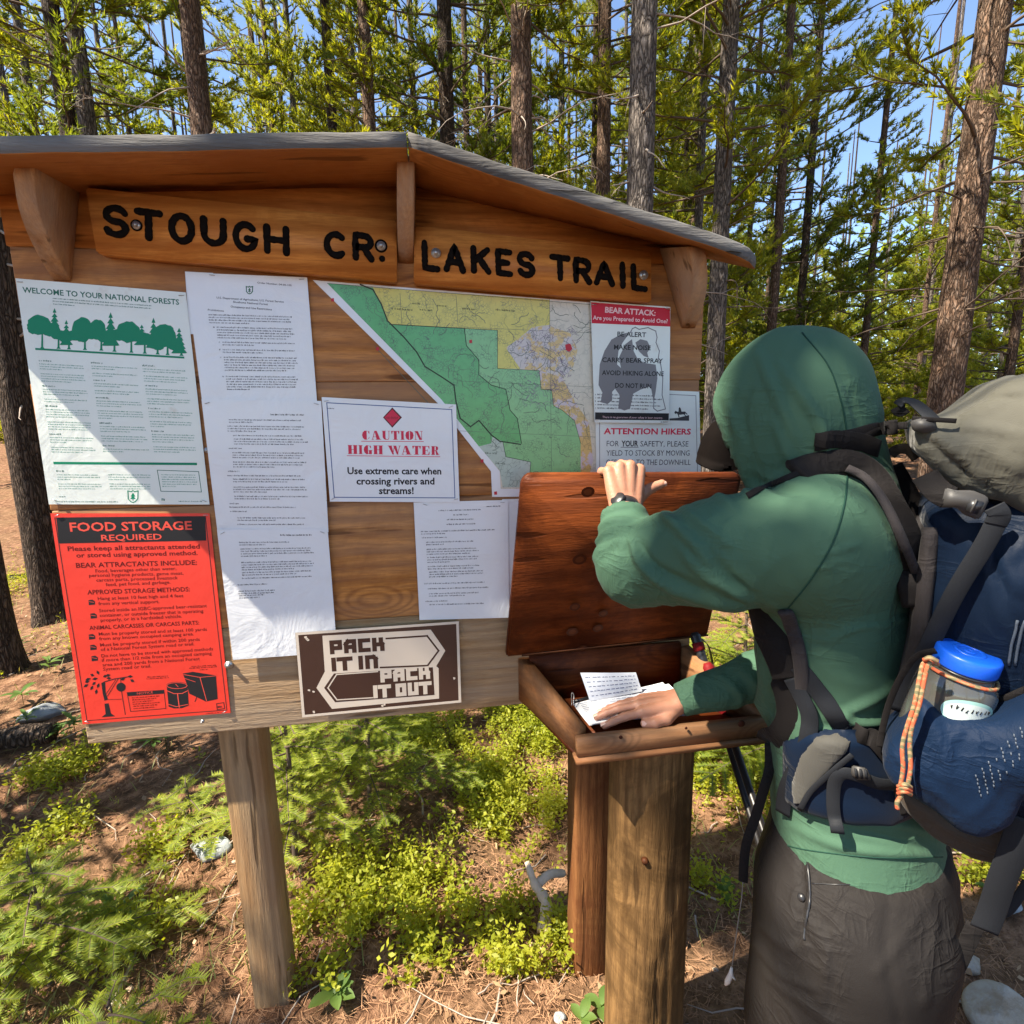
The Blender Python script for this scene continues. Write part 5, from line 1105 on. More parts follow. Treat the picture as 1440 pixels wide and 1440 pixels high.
# --- forest behind
rng = random.Random(5); cnt = 0
LM = [(0, 'the left edge of the picture'), (91, 'the close trunk pair'), (279, 'the sunlit reddish trunk'), (497, 'the thin pale trunk'), (572, 'the roof peak'), (628, 'the dark twiggy trunk'), (736, 'the knobbly trunk'), (848, 'the straight brown trunk'), (904, 'the thick grey trunk'), (1010, 'the dark trunk past the roof end'), (1098, 'the thin pinkish trunk'), (1215, 'the bushy pointed pine'), (1362, 'the big sunlit trunk'), (1440, 'the right edge of the picture')]
FL_USED = set()
BAND = lambda d: 'near rows' if d < 12 else 'middle rows' if d < 18 else 'far rows' if d < 26 else 'farthest back'
def forest_label(cr, bk, u, dep):
    c = min(LM, key=lambda a: abs(a[0] - u)); s_ = 'left' if u < c[0] else 'right'; e = abs(u - c[0])
    if u < 0 or u > 1440: return '%s %s just cut off by the %s edge, %s' % ({'bark': 'reddish', 'bark2': 'grey', 'bark3': 'dark'}[bk], cr.replace('2', '').replace('full', 'bushy').replace('mid', 'leafy') + ' pine', 'left' if u < 0 else 'right', BAND(dep))
    k = '%s %s %s %s of %s, %s' % ({'bark': 'reddish', 'bark2': 'grey', 'bark3': 'dark'}[bk], {'tall': 'tall pine', 'tall2': 'high crowned pine', 'full': 'bushy pine', 'mid': 'leafy pine', 'young': 'sapling pine'}[cr], 'close' if e < 25 else 'a little' if e < 60 else 'well', s_, c[1], BAND(dep))
    return k
WHERE = lambda u: 'above the left roof' if u < 300 else 'behind the roof peak' if u < 700 else 'above the right roof' if u < 1000 else 'behind the hooded hiker' if u < 1250 else 'at the right behind the backpack'
for k in range(400):
    dep = 7 + 30 * rng.random() ** .8; u = rng.uniform(-30, 1470)
    if 1140 < u < 1335 and dep < 24: continue
    if u > 1030 and dep < 22 and rng.random() < .6: continue
    if 325 < u < 365 and rng.random() < .7: continue
    p = wd(u, 588, dep)
    if any((p[0] - a) ** 2 + (p[1] - b) ** 2 < (.95 + dep * .015) ** 2 for a, b, c in TREES): continue
    cr = rng.choice(['tall', 'mid', 'full', 'young', 'young', 'full']); 
    if dep < 9 and cr in ('tall', 'mid'): cr = 'tall2'
    if dep > 16 and rng.random() < .6: cr = rng.choice(['full', 'mid'])
    dia = rng.uniform(.14, .24); bk = rng.choice(['bark', 'bark2', 'bark3'])
    lab = forest_label(cr, bk, u, dep); tries = 0
    while lab in FL_USED and tries < 30:
        bk = rng.choice(['bark', 'bark2', 'bark3']); cr = rng.choice(['tall', 'mid', 'full', 'young']); lab = forest_label(cr, bk, u, dep); tries += 1
    if lab in FL_USED: continue
    FL_USED.add(lab)
    tree(p[0], p[1], lab, cr, bk, dia if cr != 'young' else .08, TRF, sc=rng.uniform(.8, 1.25), dead=rng.choice([None, None, 0, 1]) if dep < 16 and cr != 'young' else None,
         needle=rng.choice(['needle', 'needle', 'needle2']), group='pines of the forest behind the board', hs=rng.uniform(.85, 1.25) if cr != 'young' else 1)
    cnt += 1
    if cnt >= 135: break
# --- unseen trees around the viewer; nearest left ones added to shade hiker, box, ground
SIDE = {(-2.1, .62): 'small one added just left for ground shade', (-3.2, -1.5): 'nearest on the left, added for shade', (-1.9, -2.9): 'behind the viewer just left, added for shade', (-8.5, -4.2): 'far out left behind the viewer', (-4.8, 4.4): 'left of the leaning trunk', (3.9, -.9): 'right of the hiker', (2.6, -4.5): 'behind the viewer on the right', (5.5, 1.2): 'far right past the stones', (-6, -5.5): 'behind the viewer far left', (0.2, -4.6): 'straight behind the viewer'}
for x, y, cr, sc in ((-3.2, -1.5, 'tall2', 1.0), (-1.9, -2.9, 'tall2', .9), (-2.1, .62, 'young', 1.0), (-8.5, -4.2, 'tall', 1.1), (-4.8, 4.4, 'tall2', 1.0), (3.9, -.9, 'tall2', 1.0), (2.6, -4.5, 'tall', 1.0), (5.5, 1.2, 'mid', 1.0), (-6, -5.5, 'mid', 1.1), (0.2, -4.6, 'tall', 1.0)):
    tree(x, y, 'tall pine standing outside the picture, %s' % SIDE[(x, y)], cr, 'bark2', .24, TRF, sc=sc, group='pines around the viewer')

# --- far-off wood reading as one mass
rg = np.random.default_rng(77); out = []
for k in range(900):
    a = rg.uniform(-2.2, 2.2); D = rg.uniform(38, 75); cx, cy = CAM[0] + sin(a) * D, CAM[1] + cos(a) * D; hz = float(ground_h(cx, cy)); H = rg.uniform(9, 16); R = rg.uniform(1.2, 2.2); m = 130
    t = rg.random(m) ** .8; az = rg.uniform(0, 6.28, m); r_ = R * (1 - t) ** .8 * rg.uniform(.3, 1, m) + .1; P = np.stack([cx + np.cos(az) * r_, cy + np.sin(az) * r_, hz + .2 + t * H], 1)
    Q = P[:, None] + rg.normal(0, .32, (m, 3, 3)) * [1, 1, .6]; out.append(Q.reshape(-1, 3))
V = np.concatenate(out); tag(link('far_forest', mesh('far_forest', V, np.arange(len(V)).reshape(-1, 3)), MT['needle2'], kind='stuff'), 'far-off pine forest closing the view between the trunks', 'forest')

for o in list(COL.objects):
    if o.get('category') == 'tree' and len(o['label'].split()) > 16: o['label'] = o['label'].replace(' a little', '').replace(' well', '').replace(' past the roof end', '')
# ================================================================== FOREST FLOOR
rng = np.random.default_rng(21)
def in_view(x, y): return True
def leaf_quads(P, N, D, L, Wd):
    """pointed oval leaves: base P, direction D, side = N x D"""
    Sd = np.cross(N, D); Sd /= np.linalg.norm(Sd, axis=1)[:, None] + 1e-9; L = L[:, None]; Wd = Wd[:, None]
    V = np.stack([P, P + D * L * .45 + Sd * Wd / 2, P + D * L, P + D * L * .45 - Sd * Wd / 2], 1).reshape(-1, 3); n = len(P)
    return V, np.arange(4 * n).reshape(n, 4)
def patches_density(x, y):
    d = np.sin(x * 1.9 + 1.3) * np.cos(y * 1.6 + x * .6 + .5) + .6 * np.sin(x * 4.1 + y * 3.3) + .35 * np.sin(x * 7.7 - y * 6.1 + 1)
    return d
# --- whortleberry: sprigs of tiny leaves
def px_g0(u, v):
    p = wz(u, v, 0)
    for _ in range(3): p = wz(u, v, float(ground_h(p[0], p[1])))
    return p[0], p[1]
def ground_cover(n_sprigs, seed, name):
    r = np.random.default_rng(seed); xs, ys = [], []
    PC = [(670, 1110, .26), (540, 1290, .20), (720, 1180, .20), (610, 1060, .35), (745, 1045, .45), (600, 1240, .13), (640, 1405, .22), (560, 1400, .14), (785, 1150, .14), (700, 1290, .13), (1030, 1085, .5), (1010, 1180, .12), (230, 1030, .10), (60, 1100, .10), (120, 1075, .10), (450, 1080, .14), (480, 1240, .10), (1000, 1250, .10), (900, 1000, .6), (20, 830, .4), (130, 900, .2),
          (480, 1360, .12), (720, 1370, .12), (770, 1330, .10), (180, 1330, .12), (520, 1010, .5), (660, 990, .6), (1050, 980, .8), (800, 1010, .6), (430, 1310, .07), (230, 1200, .08), (1400, 1240, .2), (60, 1190, .14), (1010, 1380, .06)]
    C_ = np.array([[*px_g0(u, v), rr_] for u, v, rr_ in PC])
    while len(xs) < n_sprigs:
        wgt = C_[:, 2] ** 1.4; kk = r.choice(len(C_), 4000, p=wgt / wgt.sum()); x = C_[kk, 0] + r.normal(0, 1, 4000) * C_[kk, 2] * .52; y = C_[kk, 1] + r.normal(0, 1, 4000) * C_[kk, 2] * .52
        far_ = r.random(4000) < .10; x = np.where(far_, .6 + r.uniform(-5, 5, 4000), x); y = np.where(far_, 2.2 + 8 * r.random(4000), y)
        hole = np.sin(x * 21 + 3 * np.sin(y * 7)) * np.sin(y * 19 + 2 * np.sin(x * 9)); k = (hole + .7 * np.sin(x * 8 + 1) * np.cos(y * 7) > r.uniform(-.6, 1.0, 4000)) & (y > .05)
        xs += list(x[k]); ys += list(y[k])
    x = np.array(xs[:n_sprigs]); y = np.array(ys[:n_sprigs]); m = 9
    H = r.uniform(.03, .13, n_sprigs) * (1 + .4 * (patches_density(x, y) > .6)); az = r.uniform(0, 6.28, n_sprigs); ln = r.uniform(.1, .5, n_sprigs)
    base = np.stack([x, y, ground_h(x, y)], 1); tip = base + np.stack([np.cos(az) * ln * H, np.sin(az) * ln * H, H], 1)
    t = (np.arange(m) + .6) / m; P = base[:, None] + (tip - base)[:, None] * t[None, :, None] + r.normal(0, .008, (n_sprigs, m, 3)); P = P.reshape(-1, 3); k = len(P)
    D = r.normal(size=(k, 3)); D[:, 2] = np.abs(D[:, 2]) * .5; D /= np.linalg.norm(D, axis=1)[:, None]; N = r.normal(size=(k, 3)) * .5 + [0, 0, 1]
    V, F = leaf_quads(P, N, D, r.uniform(.010, .026, k), r.uniform(.006, .013, k))
    o = link(name, mesh(name, V, F), MT['berry'], kind='stuff'); return o
o = ground_cover(9800, 1, 'ground_cover'); o['label'] = 'bright yellow-green low whortleberry growing in patches over the forest floor'; o['category'] = 'ground cover'
# --- fallen needles
n = 60000; y = -.6 + 7 * rng.random(n) ** 1.4; x = .6 + rng.uniform(-1, 1, n) * (1.6 + np.clip(y, 0, 9) * 1.2); z = ground_h(x, y) + rng.uniform(.001, .016, n)
az = rng.uniform(0, 6.28, n); L = rng.uniform(.025, .06, n); D = np.stack([np.cos(az), np.sin(az), rng.normal(0, .18, n)], 1) * L[:, None]; Sd = np.stack([-np.sin(az), np.cos(az), np.zeros(n)], 1) * .0011
P = np.stack([x, y, z], 1); V = np.stack([P - Sd, P + Sd, P + D], 1).reshape(-1, 3)
tag(link('needle_litter', mesh('needle_litter', V, np.arange(3 * n).reshape(n, 3)), MT['litter'], kind='stuff'), 'reddish brown fallen pine needles covering the ground', 'needles')
# --- dry grass blades
n = 9000; y = .1 + 5 * rng.random(n) ** 1.3; x = .5 + rng.uniform(-1, 1, n) * (1.4 + y * 1.2); az = rng.uniform(0, 6.28, n); L = rng.uniform(.03, .11, n)
k = (np.sin(x * 3 + 2) * np.cos(y * 2.3) > rng.uniform(-.6, .8, n)); x, y, az, L = x[k], y[k], az[k], L[k]; n = len(x)
P = np.stack([x, y, ground_h(x, y)], 1); a = rng.uniform(.2, 1.1, n); D = np.stack([np.cos(az) * a, np.sin(az) * a, np.ones(n) * .7], 1) * L[:, None]; Sd = np.stack([-np.sin(az), np.cos(az), np.zeros(n)], 1) * .0018
M1 = P + D * .55; T = P + D * [1, 1, .75]; V = np.stack([P - Sd, P + Sd, M1 + Sd * .8, M1 - Sd * .8, T], 1).reshape(-1, 3); b = np.arange(n)[:, None] * 5
MT['straw'] = leaf_mat('dry_grass', (.30, .24, .10), (.20, .24, .07), .3)
tag(link('dry_grass', mesh('dry_grass', V, [b + np.array([[0, 1, 2, 3]]), b + np.array([[3, 2, 4]])]), MT['straw'], kind='stuff'), 'thin blades of dry grass scattered on the ground', 'grass')
# --- dead leaves and bark chips
n = 3000; y = -.5 + 6.5 * rng.random(n) ** 1.4; x = .6 + rng.uniform(-1, 1, n) * (1.6 + np.clip(y, 0, 9) * 1.2); P = np.stack([x, y, ground_h(x, y) + rng.uniform(.003, .02, n)], 1); D = rng.normal(size=(n, 3)) * [1, 1, .25]; D /= np.linalg.norm(D, axis=1)[:, None]
V, F = leaf_quads(P, rng.normal(size=(n, 3)) * .4 + [0, 0, 1], D, rng.uniform(.012, .04, n), rng.uniform(.006, .018, n)); MT['deadleaf'] = leaf_mat('dead_leaves', (.16, .085, .04), (.40, .27, .16), .1, sc=9)
tag(link('leaf_litter', mesh('leaf_litter', V, F), MT['deadleaf'], kind='stuff'), 'brown dead leaves and bark chips scattered over the ground', 'dead leaves')
# --- small twigs and chips
n = 420; bb = B()
for i in range(n):
    y_ = -.3 + 5.5 * rng.random() ** 1.4; x_ = .5 + rng.uniform(-1, 1) * (1.5 + y_ * 1.1); a = rng.uniform(0, 6.28); L = rng.uniform(.04, .28); P = []
    for t in (0, .35, .7, 1): P.append((x_ + cos(a) * L * t, y_ + sin(a) * L * t, float(ground_h(x_ + cos(a) * L * t, y_ + sin(a) * L * t)) + .006 + rng.uniform(0, .012))); a += rng.uniform(-.25, .25)
    bb.tube(P, np.array([1, .9, .7, .4]) * rng.uniform(.0015, .0045), 4, False)
tag(bb.build('twigs', MT['deadtwig'], kind='stuff'), 'small grey fallen twigs scattered over the needles', 'twigs')
# --- stones
def stone(u, v, wpx, hr, label, mat, seed, z=0.0, sink=.35, elong=1.3):
    p = wz(u, v, z); p[2] = ground_h(p[0], p[1]); dep = (p - CAM) @ _f; s_ = wpx * dep / F_PX / 2
    bm = bmesh.new(); bmesh.ops.create_icosphere(bm, subdivisions=4, radius=1); V = np.array([q.co[:] for q in bm.verts]); F = np.array([[q.index for q in f.verts] for f in bm.faces]); bm.free()
    r = np.random.default_rng(seed)
    for _ in range(9):
        d = r.normal(size=3); d /= np.linalg.norm(d); c = r.uniform(.55, .8); q = V @ d; V -= np.outer(np.clip(q - c, 0, 9) * .9, d)
    V *= (1 + .05 * wobble(V, 4, seed) + .015 * wobble(V, 14, seed + 1))[:, None]; V = V * [s_, s_ / elong, s_ * hr]; a = r.uniform(-.4, .4); V = V @ np.array([[cos(a), sin(a), 0], [-sin(a), cos(a), 0], [0, 0, 1]])
    V[:, 2] += s_ * hr * (1 - 2 * sink); V += p; return tag(link('stone', mesh('stone', V, F, True), mat), label, 'stone')
def rock_mat(name, c, c2):
    m = M(name, .85, .3); v = m.map(); n1 = m.noise(v, 18, 6, .7); n2 = m.noise(v, 150, 3); m.color(m.mix(m.ramp(n1, [(.35, 0), (.65, 1)]), c, c2)); m.bump(m.math('ADD', n1, m.math('MULTIPLY', n2, .4)), .6, .01); return m.m
RK1, RK2 = rock_mat('grey_stone', (.20, .22, .24), (.34, .36, .37)), rock_mat('tan_stone', (.30, .23, .16), (.42, .38, .32))
stone(297, 1196, 62, .35, 'flat blue-grey stone in the shade left of the thin post', RK1, 1)
stone(1415, 1425, 110, .5, 'large pale stone in the bottom right corner', RK2, 2)
stone(1362, 1352, 42, .5, 'small angular white stone behind the hiker at the right', RK2, 3)
stone(786, 1420, 22, .5, 'small bluish stone left of the square post foot', RK1, 4)
stone(1405, 1275, 60, .5, 'grey weathered stone at the right edge beneath the pack', RK1, 5)
stone(1008, 1330, 9, .6, 'tiny white pebble beside the round log post', RK2, 7)
for i, (u, v, w_) in enumerate(((1000, 1356, 6), (195, 1170, 9), (330, 1215, 8), (655, 1330, 9), (590, 1440, 10), (1330, 1330, 9), (1390, 1300, 8), (1350, 1400, 10), (700, 1120, 5), (640, 1000, 6), (480, 1250, 8), (60, 1010, 60))):
    stone(u, v, w_, .5, ['white pebble right of the log post', 'pebble on dark soil at the left', 'pebble just left of the thin post', 'pebble in front of the square post', 'pebble at the bottom centre edge', 'pebble right of the shorts', 'pebble under the pack strap', 'pebble near the large corner stone', 'pebble in yellow-green ground cover', 'stone below the brown arrow sign', 'pebble right of the thin post', 'mossy dark stone under the left corner of the board'][i], RK2 if i < 11 else RK1, 20 + i)
# --- forked driftwood-like stick
def px_ground(u, v, dz=.02):
    p = wz(u, v, 0); 
    for _ in range(3): p = wz(u, v, float(ground_h(p[0], p[1])) + dz)
    return p
b = B(); a0, a1, a2, a3, a4 = px_ground(765, 1312, .03), px_ground(768, 1270, .07), px_ground(752, 1243, .10), px_ground(741, 1212, .14), px_ground(792, 1228, .09)
b.tube(spline([a0, a1, a2, a3], 8), np.linspace(.022, .009, 25) * (1 + .12 * np.sin(np.arange(25) * 1.3)), 12); b.tube(spline([a2 + [0, 0, -.01], (a2 + a4) / 2 + [0, 0, .015], a4], 8), np.linspace(.016, .012, 17), 10)
tag(b.build('forked_stick', flat('weathered_stick', (.56, .43, .32), .9, .2, .35, 25, .5), smooth=True), 'forked pale dead stick lying on the ground left of the square post', 'stick')
# --- fallen log at far left
p0, p1 = px_ground(-40, 1050, .06), px_ground(75, 1030, .06); b = B(); b.tube(spline([p0, (p0 + p1) / 2 + [0, 0, .01], p1], 6), np.full(13, .05) * (1 + .08 * np.sin(np.arange(13))), 14)
tag(b.build('fallen_log', MT['bark3'], smooth=True), 'dark fallen log at the left edge below the leaning trunk', 'log')
# --- small firs with flat needle sprays
def fir(base, H, rad, nb, label, seed, mat='fir', low=.12, tilt=0):
    r = np.random.default_rng(seed); tri = []; wb = B(); t = thing('fir_sapling', label, 'sapling', base)
    wb.tube([base - [0, 0, .05], base + [.01, 0, H * .5], base + [0, .01, H]], [.011 * H + .004, .007 * H + .002, .002], 6, False); bt = B()
    for k in range(nb):
        f = (k + .5) / nb; z = H * (low + (1 - low) * f); R = rad * (1 - f) ** .8 * r.uniform(.8, 1.15) + .05; az = k * 2.399 + r.uniform(-.3, .3); n = 9
        P = np.array([base + [cos(az) * R * q, sin(az) * R * q, z + R * (.18 * q - .22 * q * q)] for q in np.linspace(0, 1, n)]); bt.tube(P, np.linspace(.004, .0015, n), 4, False)
        def spray(P, rr_, dn):
            d = np.gradient(P, axis=0); L_ = np.linalg.norm(P[-1] - P[0]); m = max(4, int(L_ / .0032)); q = np.linspace(.08, 1, m) * (len(P) - 1); i = np.minimum(len(P) - 2, q.astype(int)); PP = P[i] + (P[i + 1] - P[i]) * (q - i)[:, None]; DD = d[i] / np.linalg.norm(d[i], axis=1)[:, None]
            for sgn in (-1, 1):
                Sx = np.cross(DD, [0, 0, 1]) * sgn; Sx /= np.linalg.norm(Sx, axis=1)[:, None] + 1e-9; N = DD * .55 + Sx * .8 + r.normal(0, .12, DD.shape) + [0, 0, .18]; N /= np.linalg.norm(N, axis=1)[:, None]; w_ = .0021; l = .022 * r.uniform(.75, 1.15, (m, 1))
                tri.append(np.stack([PP - DD * w_, PP + DD * w_, PP + N * l], 1).reshape(-1, 3))
        spray(P, R, 0)
        for q in np.linspace(.18, .9, max(2, int(R / .055))):
            i = int(q * (n - 1)); d = P[min(n - 1, i + 1)] - P[i - 1 if i else 0]; d /= np.linalg.norm(d); Sx = np.cross(d, [0, 0, 1])
            for sgn in (-1, 1):
                l = R * .42 * (1 - q * .55) * r.uniform(.8, 1.2); e = d * .75 + Sx * sgn * .75 + [0, 0, r.uniform(-.02, .2)]; e /= np.linalg.norm(e); Q = np.array([P[i] + e * l * s_ + [0, 0, -.12 * l * s_ * s_] for s_ in np.linspace(0, 1, 5)]); spray(Q, l, 1); bt.tube(Q[[0, 2, 4]], [.002, .0015, .001], 3, False)
    V = np.concatenate(tri); link('crown', mesh('crown', V, np.arange(len(V)).reshape(-1, 3)), MT[mat], t); wb.build('trunk', MT['twig'], t, True); bt.build('branches', MT['twig'], t); return t
def gp(u, v): return px_ground(u, v, 0)
fir(gp(70, 1385), .40, .34, 16, 'bright green little fir in the lower left corner', 1, low=.25)
fir(gp(-40, 1440), .40, .36, 12, 'little fir cut by the left edge at the bottom', 7, low=.25)
fir(gp(165, 1500), .18, .22, 7, 'tiny bright fir sprig at the bottom left', 2, low=.2)
fir(gp(415, 1205), .72, .30, 26, 'shaded fir sapling just right of the thin post', 3)
fir(gp(520, 1130), .7, .34, 24, 'fir sapling behind the shaded one, sunlit on top', 4)
fir(gp(1035, 1090), 1.0, .45, 32, 'fir sapling seen between the lid and the hiker', 5)
fir(gp(270, 1180), .22, .20, 8, 'low fir sprays left of the thin post', 6, low=.3)
fir(gp(1105, 1110), .7, .5, 20, 'fir sapling behind the hiker below the box', 8)
# --- broad-leaved herbs (countable)
def herb(base, n, L, Wd, label, seed, up=.7, stem=.0, name='herb_plant', sc=.8):
    L = L * sc; Wd = Wd * sc
    r = np.random.default_rng(seed); t = thing(name, label, 'plant', base)
    for k in range(n):
        az = k * 2.4 + r.uniform(-.4, .4); l = L * r.uniform(.7, 1.1); m = 7; s_ = np.linspace(0, 1, m); e = up * r.uniform(.7, 1.25); st = stem * r.uniform(.6, 1.1)
        C = np.array([base + [cos(az) * (l * q * .9 + st * .4 * q), sin(az) * (l * q * .9 + st * .4 * q), st + l * (e * q - .55 * e * q * q)] for q in s_]); W_ = Wd * np.sin(pi * np.clip(s_ * .93 + .05, 0, 1)) ** .8 * l / L; Sx = np.array([-sin(az), cos(az), 0])
        V = np.concatenate([C - Sx * W_[:, None] / 2 + [0, 0, 1] * W_[:, None] * .18, C, C + Sx * W_[:, None] / 2 + [0, 0, 1] * W_[:, None] * .18]); i = np.arange(m - 1)
        b = B(); b.add(V, np.concatenate([np.stack([i, i + 1, m + i + 1, m + i], 1), np.stack([m + i, m + i + 1, 2 * m + i + 1, 2 * m + i], 1)]))
        if st > 0: b.tube([base, C[0]], [.0015, .0015], 4, False)
        b.build('leaf', MT['herb'], t, True)
    return t
herb(gp(160, 1290), 16, .13, .026, 'tuft of long grey-green leaves behind the little fir', 1, 1.1)
herb(gp(845, 1425), 4, .055, .04, 'broad round-leaved seedling at the foot of the square post', 2, .5, .03)
herb(gp(818, 1440), 4, .055, .036, 'round-leaved seedling at the bottom edge by the square post', 3, .5, .02)
herb(gp(470, 1410), 6, .07, .04, 'small leafy plant at the bottom right of the thin post', 4, .5, .03)
herb(gp(1018, 1262), 4, .05, .035, 'two-leaved seedling right of the log post', 5, .4, .03)
herb(gp(1210, 1240) if False else gp(1395, 1260), 6, .06, .03, 'small leafy plant under the backpack at the right', 6, .5, .03)
r6 = random.Random(6); WH = ['left of the leaning trunk', 'under the left corner of the board', 'beneath the red poster', 'beneath the plank panel', 'below the brown sign', 'in the sunny patch', 'left of the square post', 'by the bottom edge']
for k in range(30):
    u = r6.uniform(-20, 620) if k < 34 else r6.uniform(620, 800); v = r6.uniform(880, 1060) if k < 32 else r6.uniform(1090, 1420)
    herb(gp(u, v), r6.randint(5, 9), r6.uniform(.05, .09), r6.uniform(.022, .038), 'herb %s, %s, %s' % (WH[min(7, int(max(0, u) / 100))], ['with few leaves', 'with long leaves', 'with crowded leaves', 'with broad leaves', 'low and flat'][k % 5], ['near the front', 'farther back', 'in the shade', 'in the sun', 'beside twigs', 'on bare needles', 'among whortleberry', 'by a stone'][k // 5]), 30 + k, .6, r6.uniform(.04, .14))
# ================================================================== SDF -> mesh (surface nets)
def smin(a, b, k):
    h = np.clip(.5 + .5 * (b - a) / k, 0, 1); return b * (1 - h) + a * h - k * h * (1 - h)
def d_cap(P, a, b, ra, rb):
    a, b = np.array(a, float), np.array(b, float); ab = b - a; L2 = ab @ ab; t = np.clip(((P - a) @ ab) / L2, 0, 1); c = a + t[..., None] * ab; return np.linalg.norm(P - c, axis=-1) - (ra + (rb - ra) * t)
def d_ell(P, c, r, Mx=None):
    q = P - np.array(c, float)
    if Mx is not None: q = q @ np.array(Mx).T
    r = np.array(r, float); k = np.linalg.norm(q / r, axis=-1); k2 = np.linalg.norm(q / (r * r), axis=-1); return k * (k - 1) / (k2 + 1e-9)
def surf(fn, lo, hi, res, chunk=40):
    lo = np.array(lo, float); hi = np.array(hi, float); n = np.ceil((hi - lo) / res).astype(int) + 1
    ax = [lo[i] + np.arange(n[i]) * res for i in range(3)]; val = np.empty(n, np.float32)
    for s_ in range(0, n[0], chunk):
        X, Y, Z = np.meshgrid(ax[0][s_:s_ + chunk], ax[1], ax[2], indexing='ij'); val[s_:s_ + chunk] = fn(np.stack([X, Y, Z], -1))
    sg = val < 0; nc = n - 1; acc = np.zeros((*nc, 3), np.float32); cnt = np.zeros(nc, np.float32)
    for axn in range(3):
        o = [0, 0, 0]; o[axn] = 1; sl0 = tuple(slice(0, n[i] - o[i]) for i in range(3)); sl1 = tuple(slice(o[i], n[i]) for i in range(3)); v0, v1 = val[sl0], val[sl1]; cr = (v0 < 0) != (v1 < 0)
        idx = np.argwhere(cr)
        if not len(idx): continue
        a, b = v0[cr], v1[cr]; t = a / (a - b); pos = idx.astype(np.float32); pos[:, axn] += t
        others = [i for i in range(3) if i != axn]
        for da in (0, 1):
            for db in (0, 1):
                c = idx.copy(); c[:, others[0]] -= da; c[:, others[1]] -= db; ok = np.all((c >= 0) & (c < nc), axis=1); cc = c[ok]; np.add.at(acc, tuple(cc.T), pos[ok]); np.add.at(cnt, tuple(cc.T), 1)
    act = cnt > 0; vid = -np.ones(nc, int); vid[act] = np.arange(act.sum()); V = lo + res * (acc[act] / cnt[act][:, None]); F = []
    for axn in range(3):
        o = [0, 0, 0]; o[axn] = 1; sl0 = tuple(slice(0, n[i] - o[i]) for i in range(3)); sl1 = tuple(slice(o[i], n[i]) for i in range(3)); cr = (val[sl0] < 0) != (val[sl1] < 0); idx = np.argwhere(cr); oth = [(axn + 1) % 3, (axn + 2) % 3]
        ok = (idx[:, oth[0]] > 0) & (idx[:, oth[1]] > 0) & (idx[:, oth[0]] < nc[oth[0]]) & (idx[:, oth[1]] < nc[oth[1]]) & (idx[:, axn] < nc[axn]); idx = idx[ok]; q = []
        for da, db in ((0, 0), (1, 0), (1, 1), (0, 1)):
            c = idx.copy(); c[:, oth[0]] -= da; c[:, oth[1]] -= db; q.append(vid[tuple(c.T)])
        q = np.stack(q, 1); inside0 = sg[tuple(idx.T)]; q[~inside0] = q[~inside0][:, ::-1]; F.append(q)
    F = np.concatenate(F); F = F[(F >= 0).all(1)]; return V, F
def vnormals(V, F):
    n = np.cross(V[F[:, 2]] - V[F[:, 0]], V[F[:, 3]] - V[F[:, 1]]); N = np.zeros_like(V)
    for k in range(4): np.add.at(N, F[:, k], n)
    return N / (np.linalg.norm(N, axis=1)[:, None] + 1e-12)
def relax(V, F, it=2, w_=.5):
    for _ in range(it):
        S_ = np.zeros_like(V); c = np.zeros(len(V))
        for a, b in ((0, 1), (1, 2), (2, 3), (3, 0)):
            np.add.at(S_, F[:, a], V[F[:, b]]); np.add.at(c, F[:, a], 1); np.add.at(S_, F[:, b], V[F[:, a]]); np.add.at(c, F[:, b], 1)
        V = V * (1 - w_) + w_ * S_ / c[:, None]
    return V
def seg_dist(V, P):
    """distance of V to polyline P and parameter 0..1 along it"""
    best = np.full(len(V), 9.0); tt = np.zeros(len(V)); m = len(P) - 1
    for i in range(m):
        ab = P[i + 1] - P[i]; t = np.clip(((V - P[i]) @ ab) / (ab @ ab + 1e-12), 0, 1); d = np.linalg.norm(V - P[i] - t[:, None] * ab, axis=1); k = d < best; best[k] = d[k]; tt[k] = (i + t[k]) / m
    return best, tt

# ================================================================== PERSON
O = wd(1200, 1000, .93); O[2] = 0
_dv = np.array([CAM[0] - O[0], CAM[1] - O[1], 0]); LX = _dv / np.linalg.norm(_dv)             # hiker's left, towards the viewer
FX = np.array([LX[1], -LX[0], 0.0]); FX = FX if FX @ _r < 0 else -FX                          # hiker's front, towards the box
UZ = np.array([0, 0, 1.0]); KX = -FX
def pf(u, v, l=0.0):
    """photo point on the hiker's plane l metres to the left of the spine"""
    d = ray(u, v); t = ((O + LX * l - CAM) @ LX) / (d @ LX); return CAM + d * t
def loc(P): q = np.asarray(P) - O; return np.stack([q @ FX, q @ LX, q[..., 2]], -1)
def glo(f, l, z): return O + FX * f + LX * l + UZ * z
person = thing('person', 'hiker in green hooded shirt and dark shorts leaning over the box, hand on lid', 'person', (O[0], O[1], 0))
